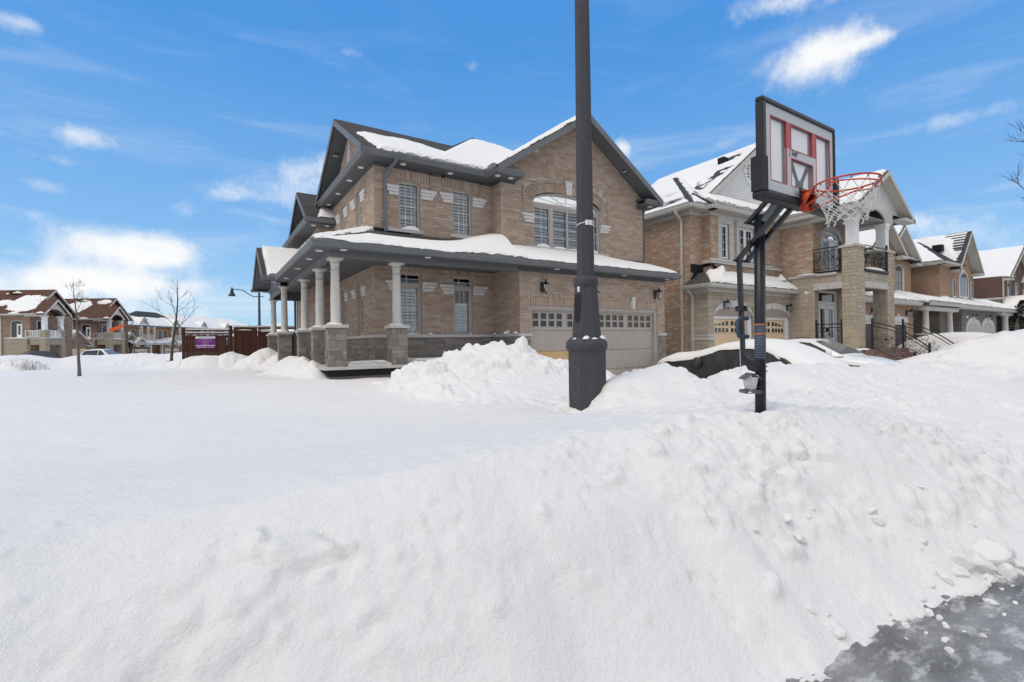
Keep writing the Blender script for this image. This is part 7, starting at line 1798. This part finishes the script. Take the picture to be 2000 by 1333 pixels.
    m = MB(); pl_ = Plane((xp - .04, 2.67, 0), (math.cos(TH), -math.sin(TH), 0), (-math.sin(TH), -math.cos(TH), 0)); m.lathe((xp - .045, 2.685, 2.0), [(.02, -.03), (.055, -.025), (.055, .025), (.02, .03)], 14); m.build('lift_knob', M['black_steel'], T)
    hd = MB(); hd.tube([pl_.p(.03, 1.905, .03), pl_.p(-.05, 1.905, .03), pl_.p(-.072, 1.88, .03), pl_.p(-.075, 1.78, .03), pl_.p(-.06, 1.735, .03), pl_.p(.03, 1.735, .03)], .019, 8)
    hd.build('lift_handle', plain('handle_slate', (.045, .075, .105), .5), T, True)
    m = MB(); m.prism([(xp - .06, 2.69, 1.56), (xp - .06, 2.55, 1.50), (xp - .06, 2.55, 1.40), (xp - .06, 2.62, 1.42)], (.03, 0, 0)); m.build('lift_bracket', M['black_steel'], T)
    m = MB(); m.tube([pl_.p(-.055, 1.73, .03), pl_.p(-.048, 1.36, .03)], .0025, 4); m.build('cord', M['white'], T)
    bt = MB()
    for z in (1.455, 1.41): bt.tube([(xp + .02, YP - .02, z), (xp + .035, YP - .02, z)], .012, 8)
    bt.build('bolt', M['precast'], T)
    # bird feeder hung beside the pole
    F = thing('bird_feeder', 'small grey hopper bird feeder full of snow hanging beside the hoop pole', 'bird feeder', (xp - .13, 2.60, 1.2))
    pf = Plane((xp - .155, 2.53, 0), (math.cos(TH), -math.sin(TH), 0), (-math.sin(TH), -math.cos(TH), 0))
    gm = plain('feeder_metal', (.11, .105, .10), .5, .4, 12, .3)
    m = MB()
    for s in (-1, 1): m.prism([pf.p(0, 1.375, -.09), pf.p(0, 1.375, .09), pf.p(s * .105, 1.305, .09), pf.p(s * .105, 1.305, -.09)], (0, 0, .006))
    m.build('feeder_roof', gm, F)
    m = MB(); m.add([pf.p(x, z, y) for z, s in ((1.185, .045), (1.33, .068)) for x, y in ((-s, -s), (s, -s), (s, s), (-s, s))], [(0, 1, 2, 3), (4, 5, 6, 7), (0, 1, 5, 4), (1, 2, 6, 5), (2, 3, 7, 6), (3, 0, 4, 7)]); m.build('feeder_hopper', plain('feeder_frost', (.62, .62, .61), .35, .4, 25, .3), F)
    m = MB(); m.fbox(pf, -.095, .095, 1.135, 1.145, -.09, .09)
    for a in ((-.095, -.085, -.09, .09), (.085, .095, -.09, .09)): m.fbox(pf, a[0], a[1], 1.145, 1.175, a[2], a[3])
    for n0 in (-.09, .08): m.fbox(pf, -.085, .085, 1.145, 1.175, n0, n0 + .01)
    m.fbox(pf, -.05, .05, 1.145, 1.186, -.05, .05); m.build('feeder_tray', gm, F)
    clump(F, tuple(pf.p(-.02, 1.15, .065)), .06, .02, .03, 5); clump(F, tuple(pf.p(.05, 1.345, .02)), .04, .05, .02, 6)
    m = MB(); m.tube([pf.p(.09, 1.2, 0), pf.p(.14, 1.2, 0)], .012, 6); m.build('hanger', M['black_steel'], F); F.scale = (.75, .75, .75); F.location.z = 1.265
hoop()
# ------------------------------------------------------------------ fence, sign, lamp, trees, cars
def fence():
    Y = 21.5; F = thing('wooden_fence', 'brown stained board fence with gate beside the corner house', 'fence', (1, Y, 1.0)); B = M['fence_brown']
    P = front(Y)
    def boards(a, b, zt, n=0.0, w=.088):
        k = a
        while k < b - .01:
            m = MB(); e = min(w, b - k); m.fbox(P, k, k + e - .0015, .8, zt, n - .02, n + .005 * ((int(k * 100 + 100)) % 3)); m.build('board', B, F); k += w
    for x, t in ((-.66, 2.45), (.85, 2.53), (1.70, 2.50)): m = MB(); m.fbox(P, x - .055, x + .055, .7, t, -.09, .03); m.build('post', B, F)
    boards(-.60, .79, 2.10)
    for z0, z1, n in ((2.33, 2.36, .06), (2.20, 2.24, .04), (2.08, 2.16, .02)): m = MB(); m.fbox(P, -.60, .79, z0, z1, -.05, n); m.build('rail', B, F)
    snow_sheet(F, [(-.6, Y - .06, 2.365), (.79, Y - .06, 2.365), (.79, Y + .05, 2.365), (-.6, Y + .05, 2.365)], even_snow(.045, 700, .04, .01), .03, 'snow_cap'); snow_sheet(F, [(-.6, Y - .04, 2.245), (.79, Y - .04, 2.245), (.79, Y + .04, 2.245), (-.6, Y + .04, 2.245)], even_snow(.035, 701, .04, .01), .03, 'snow_cap')
    for i, x in enumerate((-.30, .10, .50)): clump(F, (x, Y - .03, 2.16), .09, .02, .02, i, 'snow_cap')
    # gate leaf and the panel running to the house
    G = MB(); G.fbox(P, .94, 1.64, 2.36, 2.50, -.02, .03); G.fbox(P, .94, 1.02, .8, 2.36, -.02, .03); G.fbox(P, 1.56, 1.64, .8, 2.36, -.02, .03); G.fbox(P, 1.02, 1.56, 2.22, 2.30, -.02, .025); g = G.build('gate_frame', B, F)
    k = 1.02
    while k < 1.55: m = MB(); m.fbox(P, k, k + .0865, .8, 2.35, -.015, .004 + .005 * (int(k * 100) % 2)); m.build('board', B, F); k += .088
    boards(1.77, 3.12, 2.22); 
    for z0, z1 in ((2.40, 2.50), (2.22, 2.30)): m = MB(); m.fbox(P, 1.77, 3.12, z0, z1, -.03, .03); m.build('rail', B, F)
    snow_sheet(F, [(.94, Y - .04, 2.505), (3.1, Y - .04, 2.505), (3.1, Y + .04, 2.505), (.94, Y + .04, 2.505)], even_snow(.03, 702, .04, .01), .04, 'snow_cap')
    clump(F, (1.3, Y - .04, 2.36), .26, .02, .025, 8, 'snow_cap'); clump(F, (1.95, Y - .04, 2.30), .1, .02, .02, 9, 'snow_cap')
    m = MB(); m.fbox(P, .68, .76, 1.78, 2.02, .03, .08); m.build('mailbox', M['grey_metal'], F); clump(F, (.72, Y - .055, 2.02), .04, .025, .03, 3, 'snow_cap')
    m = MB(); m.fbox(P, .905, .925, 1.6, 1.75, .0, .03); m.build('latch', M['black_iron'], F)
    # sign
    S = thing('sign', 'purple and white advertising sign with a phone number hung on the brown fence', 'sign', (.03, Y - .05, 1.9)); sp = Plane((0, Y - .045, 0), (1, 0, 0), (0, -1, 0))
    pur = plain('sign_purple', (.20, .028, .22), .6, .3, 2, .05); wh = M['white']
    m = MB(); m.fbox(sp, -.30, .335, 1.665, 2.115, 0, .012); bd = m.build('panel', pur, S)
    m = MB(); m.fbox(sp, -.298, .333, 2.035, 2.112, .012, .015); m.build('band', wh, S); m = MB(); m.fbox(sp, -.30, .335, 1.765, 1.785, .012, .015); m.build('band', wh, S)
    text_mesh(S, '647-972-1675', .094, sp, .018, 1.712, .013, wh, 'phone_number')
    pl_ = plain('print_lilac', (.52, .32, .52), .6); pg = plain('print_grey', (.30, .31, .36), .6)
    for z, a, b in ((2.012, -.10, .14), (1.985, -.22, .25), (1.955, -.05, .08), (1.925, -.23, .25), (1.893, -.10, .13), (1.862, -.09, .12), (1.83, -.05, .06), (1.805, -.11, .13)):
        k = a; i = 0
        while k < b:                         # rows of small printing too fine to read
            e = .012 + .010 * ((i * 7 + int(z * 100)) % 4); q = MB(); q.fbox(sp, k, min(k + e, b), z - .006, z + .006, .0125, .0140); q.build('print_line', pl_, S); k += e + .008; i += 1
    k = -.22; i = 0
    while k < .24: e = .02 + .012 * (i % 3); q = MB(); q.fbox(sp, k, k + e, 2.066, 2.082, .0155, .0165); q.build('print_line', pg, S); k += e + .01; i += 1
    t = thing('shovel', 'snow shovel handle leaning in the corner between the porch piers', 'shovel', (2.75, 20.6, 1.2)); m = MB(); m.tube([(2.55, 20.4, 1.15), (2.85, 20.95, 2.05)], .02, 6); m.build('handle', M['precast'], t); m = MB(); m.prism([(2.4, 20.35, 1.0), (2.72, 20.3, 1.0), (2.7, 20.38, 1.28), (2.42, 20.42, 1.28)], (0, .02, 0)); m.build('blade', M['grey_metal'], t)
fence()
def street_lamp():
    T = thing('street_lamp', 'tall dark street lamp with curved arm rising beyond the fence', 'street lamp', (5.1, 59.8, 0)); b = Vector((5.1, 59.8, 0)); U = -RIGHT
    m = MB(); m.tube([b, b + Vector((0, 0, 7.6))], [.17, .11], 8); m.tube([b + Vector((0, 0, 7.55)), b + Vector((0, 0, 7.75))], [.12, .05], 8); m.build('pole', M['granite'], T)
    m = MB(); m.tube([b + U * (-.5) + Vector((0, 0, 7.25))] + [b + U * x + Vector((0, 0, z)) for x, z in ((0, 7.25), (.6, 7.22), (1.2, 7.55), (1.8, 7.95), (2.4, 8.08), (3.0, 8.1))], .05, 6); m.build('arm', M['black_iron'], T)
    h = b + U * 3.0 + Vector((0, 0, 7.55)); m = MB(); m.lathe(tuple(h), [(.06, .75), (.09, .55), (.14, .5), (.18, .2), (.22, .1), (.36, -.15), (.36, -.22), (.2, -.2)], 12); m.build('lamp_head', M['black_iron'], T)
street_lamp()
def bare_tree(label, loc, h, r, seed, spread=.45, levels=4, first=.3, nbr=(3, 5), mat=None, group=None, lean=(0, 0), bend=.18, nb0=9, tilt=.85):
    T = thing('bare_tree', label, 'tree', loc, group); rg = random.Random(seed); mat = mat or M['bark']; tm = MB(); cm = MB()
    base = Vector(loc)
    pts = []; p = base.copy(); d = Vector((lean[0], lean[1], 1)).normalized(); n = 9
    for i in range(n + 1): pts.append(p.copy()); p = p + d * (h / n); d = (d + Vector((rg.uniform(-1, 1), rg.uniform(-1, 1), 0)) * .07).normalized()
    tm.tube(pts, [r * (1 - .88 * i / n) * (1.25 if i == 0 else 1) for i in range(n + 1)], 8); tm.build('trunk', mat, T, True)
    def grow(p, d, ln, rr, lv):
        k = 4 if lv > 1 else 3; q = [p.copy()]
        for i in range(k): d = (d + Vector((rg.uniform(-1, 1), rg.uniform(-1, 1), rg.uniform(-.4, .9))) * bend).normalized(); p = p + d * (ln / k); q.append(p.copy())
        cm.tube(q, [rr * (1 - .6 * i / k) for i in range(k + 1)], 5 if lv > 2 else 3, caps=False)
        if lv <= 0: return
        for _ in range(rg.randint(*nbr)):
            t = rg.uniform(.3, 1); idx = min(k, int(t * k)); a = rg.uniform(0, 2 * PI); side = d.orthogonal().normalized(); side = Matrix.Rotation(a, 3, d) @ side
            grow(q[idx], (d + side * rg.uniform(.45, .95) + Vector((0, 0, .15))).normalized(), ln * rg.uniform(.45, .72), max(.0035, rr * .55), lv - 1)
    for i in range(nb0):
        t = first + (1 - first) * (i + rg.random() * .6) / nb0; t = min(t, .98); x = t * n; j = int(x); p0 = pts[j].lerp(pts[min(j + 1, n)], x - j); a = i * 2.4 + rg.uniform(-.4, .4)
        dd = Vector((math.cos(a) * tilt, math.sin(a) * tilt, rg.uniform(.55, 1.1))).normalized(); grow(p0, dd, h * spread * (1.15 - t) * rg.uniform(.75, 1.15), r * .36 * (1.15 - t), levels - 2)
    cm.build('crown', mat, T); return T
bare_tree('slender bare street tree with a wide thin crown before the brown houses', (-2.95, 17.76, .8), 2.75, .044, 21, .50, 4, .28, (3, 4), M['bark_grey'])
bare_tree('small bare sapling beside the balcony house', (-5.34, 29.5, .9), 2.4, .05, 22, .5, 4, .3, (2, 4), M['bark_grey'])
bare_tree('sturdy bare street tree left of the fence post', (-1.15, 23.97, .9), 3.6, .062, 23, .5, 4, .40, (2, 3), M['bark'])
bare_tree('little bushy bare sapling half buried in the roadside snow', (-2.93, 29.9, .9), 2.1, .036, 24, .75, 4, .12, (3, 5), M['bark_grey'])
# twig of the tree standing just outside the frame on the right
def side_tree():
    T = bare_tree('bare tree reaching thin reddish twigs over the street from the side', (14.2, 1.95, .2), 6.8, .10, 31, .33, 5, .40, (3, 4), M['bark'], nb0=14, tilt=1.1)
side_tree()
def buried_shrub():
    T = thing('shrub', 'leafless twiggy shrub poking out of the snow beside the dark car', 'shrub', (-5.49, 23.36, 1.0)); rg = random.Random(8); m = MB()
    for _ in range(120):
        a = rg.uniform(0, 2 * PI); q = rg.random() ** .6 * .95; x = -5.49 + q * math.cos(a) * RIGHT.x + .2 * rg.uniform(-1, 1); y = 23.36 + q * math.cos(a) * RIGHT.y + .4 * rg.uniform(-1, 1); h = .12 + .28 * (1 - q)
        m.tube([(x, y, .95), (x + rg.uniform(-.05, .05), y + rg.uniform(-.05, .05), 1.05 + h * .5), (x + rg.uniform(-.12, .12), y + rg.uniform(-.1, .1), 1.05 + h)], [.0045, .0035, .002], 3)
    m.build('stems', M['bark_grey'], T); s = thing('snow_heap', 'smooth snow heap covering the low shrub', 'snow heap', (-5.5, 23.5, .8)); clump(s, (-5.5, 23.6, .78), 1.15, .8, .58, 4, 'heap', M['snow'])
buried_shrub()
def stake():
    o = MB(); o.tube([(-1.42, 23.9, .86), (-1.25, 23.93, 1.1)], [.03, .03], 6); t = thing('stake', 'short reddish stake leaning in the snow at the foot of the sturdy tree', 'stake', (-1.42, 23.9, .86)); o.build('shaft', plain('stake_red', (.25, .05, .06), .8), t); c = MB(); c.ico((-1.27, 23.93, 1.13), .06, 3, 1); c.build('ribbon', plain('ribbon_pink', (.6, .3, .35), .8), t)
stake()
def evergreen():
    T = thing('evergreen_shrub', 'dark cone-shaped evergreen growing in front of the dark brick house', 'evergreen', (51.5, 9.6, .4)); rg = random.Random(5); m = MB(); c = Vector((51.5, 9.6, 0)); tr = MB(); tr.tube([(51.5, 9.6, .4), (51.5, 9.6, 3.6)], [.12, .03], 6); tr.build('trunk', M['bark'], T)
    for _ in range(5200):
        z = .5 + 3.9 * rg.random() ** 1.15; R = 1.75 * (1 - ((z - .5) / 4.1) ** 1.5) * (1 + .13 * math.sin(z * 5 + 1) + .12 * math.sin(3 * z)); a = rg.uniform(0, 2 * PI); R *= (1 + .12 * math.sin(3 * a + z * 2)); q = R * (rg.random() ** .35)
        p = c + Vector((q * math.cos(a), q * math.sin(a), z)); l = rg.uniform(.07, .17); d = Vector((math.cos(a), math.sin(a), rg.uniform(-.2, 1.2))).normalized(); s = d.cross(Vector((rg.uniform(-1, 1), rg.uniform(-1, 1), rg.uniform(-1, 1)))).normalized()
        m.add([p, p + d * l * .5 + s * l * .3, p + d * l, p + d * l * .5 - s * l * .3], [(0, 1, 2, 3)])
    m.build('foliage', M['evergreen'], T)
evergreen()

# ------------------------------------------------------------------ cars
def loft(rings):
    m = MB(); n = len(rings[0]); v = [p for r in rings for p in r]
    f = [(i * n + k, i * n + k + 1, (i + 1) * n + k + 1, (i + 1) * n + k) for i in range(len(rings) - 1) for k in range(n - 1)]
    f += [tuple(range(n))[::-1], tuple((len(rings) - 1) * n + k for k in range(n))]
    m.add(v, f); return m
def car(label, paint, kind='sedan', group=None, plate=False, snow=0.0):
    """local x forward, y left, z up; origin on the ground under the middle"""
    T = thing('parked_car', label, 'car', (0, 0, 0), group)
    if kind == 'sedan':
        body = [(-2.35, .55, .78, .80), (-2.28, .36, .88, .86), (-1.6, .25, .96, .90), (-.9, .22, .97, .915), (.6, .22, .955, .915), (1.1, .23, .92, .905), (1.8, .26, .82, .88), (2.2, .34, .70, .80), (2.34, .45, .58, .66)]
        cab = [(-1.85, .95), (-.95, 1.40), (-.35, 1.46), (.25, 1.43), (1.25, .93)]
    else:
        body = [(-2.30, .50, 1.0, .80), (-2.24, .36, 1.06, .88), (-1.6, .27, 1.06, .92), (0, .25, 1.04, .93), (1.0, .26, 1.02, .92), (1.7, .30, .94, .90), (2.15, .38, .84, .82), (2.28, .5, .70, .7)]
        cab = [(-2.15, 1.05), (-1.75, 1.58), (-.6, 1.68), (.15, 1.63), (1.1, 1.03)]
    rings = []
    for x, zb, zt, w in body: rings.append([(x, -w * .92, zb), (x, -w, zb + (zt - zb) * .35), (x, -w * .985, zb + (zt - zb) * .8), (x, -w * .90, zt - .01), (x, -w * .5, zt + .035), (x, 0, zt + .045), (x, w * .5, zt + .035), (x, w * .90, zt - .01), (x, w * .985, zb + (zt - zb) * .8), (x, w, zb + (zt - zb) * .35), (x, w * .92, zb)])
    b = loft(rings); bo = b.build('body', paint, T, True)
    wt = lambda z: .84 - .26 * max(0, (z - .95)) / .5 * (1 if kind == 'sedan' else .75)
    (xr, zr_), (xa, za), (xm, zm), (xb, zb_), (xf, zf) = cab
    R = []
    for x, z in cab: w = wt(z) * (.985 if z < 1.1 else 1); R.append([(x, -.86, .90), (x, -w, z - .05), (x, -w * .86, z), (x, 0, z + .025), (x, w * .86, z), (x, w, z - .05), (x, .86, .90)])
    loft(R).build('roof', paint, T, True)
    gl = M['auto_glass']
    def pane(pts, off, name='window', mat=gl): m = MB(); m.poly([Vector(p) + Vector(off) for p in pts]); return m.build(name, mat, T)
    wf, wb = wt(zf), wt(zb_)
    pane([(xf - .06, -.74, zf + .05), (xf - .06, .74, zf + .05), (xb + .10, .56, zb_ - .05), (xb + .10, -.56, zb_ - .05)], (.012, 0, .014), 'windshield', M['windshield'])
    pane([(xr + .05, -.70, zr_ + .05), (xr + .05, .70, zr_ + .05), (xa - .08, .55, za - .04), (xa - .08, -.55, za - .04)], (-.012, 0, .014), 'rear_window')
    for s in (-1, 1):
        y0 = .875 * s; q = lambda x, z: (x, s * (.855 - .30 * max(0, (z - .95)) / .55 * (1 if kind == 'sedan' else .8)), z)
        mid = -.15
        pane([q(mid + .04, .99), q(xf - .28, .99), q(xb - .02, zb_ - .10), q(mid + .04, zm - .10)], (0, s * .018, 0)); pane([q(xr + (.45 if kind == 'sedan' else .25), 1.0), q(mid - .04, .99), q(mid - .04, zm - .10), q(xa + .1, za - .09)], (0, s * .018, 0))
        m = MB(); m.ico((xf - .32, s * 1.0, 1.02), .11, 2, 2, (.7, 1.1, .8), 0); m.build('mirror', paint, T, True)
        m = MB(); m.add([(2.16, s * .50, .62), (2.02, s * .84, .66), (2.0, s * .84, .76), (2.14, s * .52, .73)], [(0, 1, 2, 3)]); 
        m.v = [(x + .06, y + s * .02, z + .02) for x, y, z in m.v]; m.build('headlight', M['glass'] if False else M['shutter'], T)
        m = MB(); zt = body[0][2]; m.box(-2.36, -2.10, s * .58 if s > 0 else -.84, .84 if s > 0 else -.58, zt - .20, zt + .02); m.build('tail_light', M['lens_red'], T)
    for x in (-1.42, 1.42):
        for s in (-1, 1):
            wv = MB(); k = 18; pts = [(x + .33 * math.cos(2 * PI * i / k), s * .80, .33 + .33 * math.sin(2 * PI * i / k)) for i in range(k)]; wv.prism(pts, (0, s * .13, 0)); o = wv.build('wheel', M['tyre'], T)
            h = MB(); pts = [(x + .20 * math.cos(2 * PI * i / k), s * .932, .33 + .20 * math.sin(2 * PI * i / k)) for i in range(k)]; h.prism(pts, (0, s * .008, 0)); h.build('rim', M['grey_light_trim'], o)
    if plate: m = MB(); m.box(-2.40, -2.37, -.26, .26, .62, .78); m.build('number_plate', M['white'], T)
    m = MB(); m.box(-.6, -.1, .0, .12, zm + .03, zm + .05); m.build('antenna_base', M['black_steel'], T)
    if snow:
        R = []
        for i in range(13):
            x = -2.25 + i * 4.4 / 12; zt = np.interp(x, [q[0] for q in body], [q[2] for q in body]); zc = np.interp(x, [q[0] for q in cab], [q[1] for q in cab], left=0, right=0); z = max(zt + .03, zc + .02); w = .84 if zc < zt else wt(z) + .02
            t = snow * (1 + .15 * math.sin(i * 2.1)); R.append([(x, -w - .02, z - .08), (x, -w * .9, z + t * .7), (x, -w * .4, z + t), (x, w * .1, z + t * 1.04), (x, w * .5, z + t), (x, w * .9, z + t * .7), (x, w + .02, z - .08)])
        loft(R).build('snow_layer', M['snow_roof'], T, True)
    return T
c = car('white sedan parked beyond the covered car with its windshield showing', M['car_white'], 'sedan'); c.location = (17.35, 8.25, .26); c.rotation_euler = (0, 0, -PI / 2)
def at_street(o, u, d, z, rot): p = RIGHT * u + FWD * d; o.location = (p.x, p.y, z); o.rotation_euler = (0, 0, rot - TH)
c = car('dark grey hatchback parked by the balcony house, red tail light showing', M['car_grey'], 'suv', plate=True); at_street(c, -46.6, 46.5, -.12, PI + .75)
c = car('white wagon with long dark side windows parked behind the bare trees', M['car_white'], 'suv'); at_street(c, -44.0, 52, .0, 0)
c = car('dark car under a snow cover at the far stone garage', M['car_grey'], 'sedan', snow=.30); c.location = (43.0, 8.2, .30); c.rotation_euler = (0, 0, -PI / 2)
def covered_car():
    T = thing('covered_car', 'car under a black fabric cover, hood and roof loaded with snow', 'covered car', (12.4, 7.0, .35))
    x0 = 12.4
    # side profile along Y (nose towards the garage)
    ys = np.linspace(10.05, 4.55, 110)
    prof = [(4.55, .50), (5.0, .72), (5.55, 1.02), (6.1, 1.34), (6.63, 1.53), (7.0, 1.57), (7.3, 1.57), (7.86, 1.51), (8.25, 1.40), (8.57, 1.32), (9.45, 1.19), (9.9, 1.06), (10.05, .88)]
    py = [p[0] for p in prof]; pz = [p[1] for p in prof]
    R = []; S = []; rg = np.random.RandomState(3)
    for i, y in enumerate(ys):
        zt = np.interp(y, py, pz); e = min(1, (y - 4.4) / .5, (10.2 - y) / .5); w = .93 * (.75 + .25 * e); wr = w * (1 - .22 * max(0, zt - 1.2) / .4)
        ring = []; zb = .38; k = 26
        for j in range(k):
            t = j / (k - 1); z = zb + (zt - .10 - zb) * t; ww = w if z < 1.12 else w + (wr - w) * min(1, (z - 1.12) / .4)
            fold = .055 * math.sin(y * 9 + 5 * t + 2.0 * math.sin(y * 2)) * (1 - .8 * t) + .03 * math.sin(y * 17 - 8 * t) * (1 - t) + .045 * math.sin(y * 4.0 + 9 * t) * (1 - t)
            ring.append((x0 - ww - fold + .06 * (1 - t), y, z))
        ring += [(x0 - wr * .85, y, zt - .02), (x0, y, zt + .03), (x0 + wr * .85, y, zt - .02), (x0 + w, y, 1.05), (x0 + w, y, zb)]
        R.append(ring)
        zc = float(np.interp(y, [4.5, 5.2, 6.5, 7.6, 8.0, 9.4], [.80, .55, .30, .26, .14, .12]))
        t = .14 + .03 * vnoise(np.array([y * 1.7]), np.array([.3]), 4)[0]; drop = .03 + .05 * vnoise(np.array([y * 2.3]), np.array([1.3]), 6)[0]
        if y < 6.6: drop += (6.6 - y) * .6
        S.append([(x0 - wr - .05, y, zt - .06 - drop), (x0 - wr - .055, y, zt - .03 - drop * .4), (x0 - wr * .93, y, zt + t * .55), (x0 - wr * .6, y, zt + t), (x0, y, zt + t * 1.08), (x0 + wr * .6, y, zt + t), (x0 + wr * .97, y, zt + t * .4), (x0 + wr + .03, y, zt - .14)])
    loft(R).build('cover', M['car_cover'], T, True)
    loft(S).build('snow_layer', M['snow_roof'], T, True)
    m = MB(); m.ico((x0 - 1.0, 8.42, 1.10), .15, 4, 2, (.75, .95, 1.0), .04); m.build('mirror_cover', M['car_cover'], T, True)
    m = MB(); rr = random.Random(5)
    for k in range(14): m.ico((x0 - .99 + .006 * k, 6.62 + .02 * math.sin(k * 1.7), 1.32 - k * .035), .012 + .008 * rr.random(), k, 1)
    m.build('frost', M['snow_roof'], T, kind='stuff')
covered_car()
def snow_car():
    T = thing('snow_covered_car', 'car completely buried under a smooth dome of snow by the porch columns', 'buried car', (29.5, 8.2, .3)); R = []
    for i in range(24):
        t = i / 23; y = 10.2 - 5.2 * t; h = 1.30 * (math.sin(PI * min(1, .06 + t * .94)) ** .45) + .35; w = 1.05 * (math.sin(PI * (.04 + .92 * t)) ** .3); x = 30.2
        R.append([(x - w * 1.15, y, .25), (x - w * 1.02, y, .30 + h * .5), (x - w * .85, y, .30 + h * .85), (x - w * .4, y, .30 + h), (x + w * .3, y, .30 + h), (x + w * .85, y, .3 + h * .82), (x + w * 1.05, y, .3 + h * .5), (x + w * 1.15, y, .25)])
    loft(R).build('snow_layer', M['snow'], T, True)
    m = MB(); m.box(29.4, 31.0, 5.6, 9.6, .35, 1.0); m.build('body', M['car_grey'], T)
snow_car()

def buried_lid():
    p = RIGHT * (-784 / 939.6 * 24) + FWD * 24; T = thing('bin', 'dark flat lid of a bin poking out of the roadside snow', 'bin', (p.x, p.y, .8)); m = MB()
    m.add([(p.x + RIGHT.x * a + FWD.x * b, p.y + RIGHT.y * a + FWD.y * b, z) for a, b, z in ((-.17, -.1, 1.02), (.17, -.1, 1.02), (.2, .25, 1.05), (-.2, .25, 1.05), (-.08, -.12, .85), (.08, -.12, .85), (.1, .2, .85), (-.1, .2, .85))], [(0, 1, 2, 3), (7, 6, 5, 4), (0, 4, 5, 1), (1, 5, 6, 2), (2, 6, 7, 3), (3, 7, 4, 0)]); m.build('lid', M['granite'], T)
buried_lid()
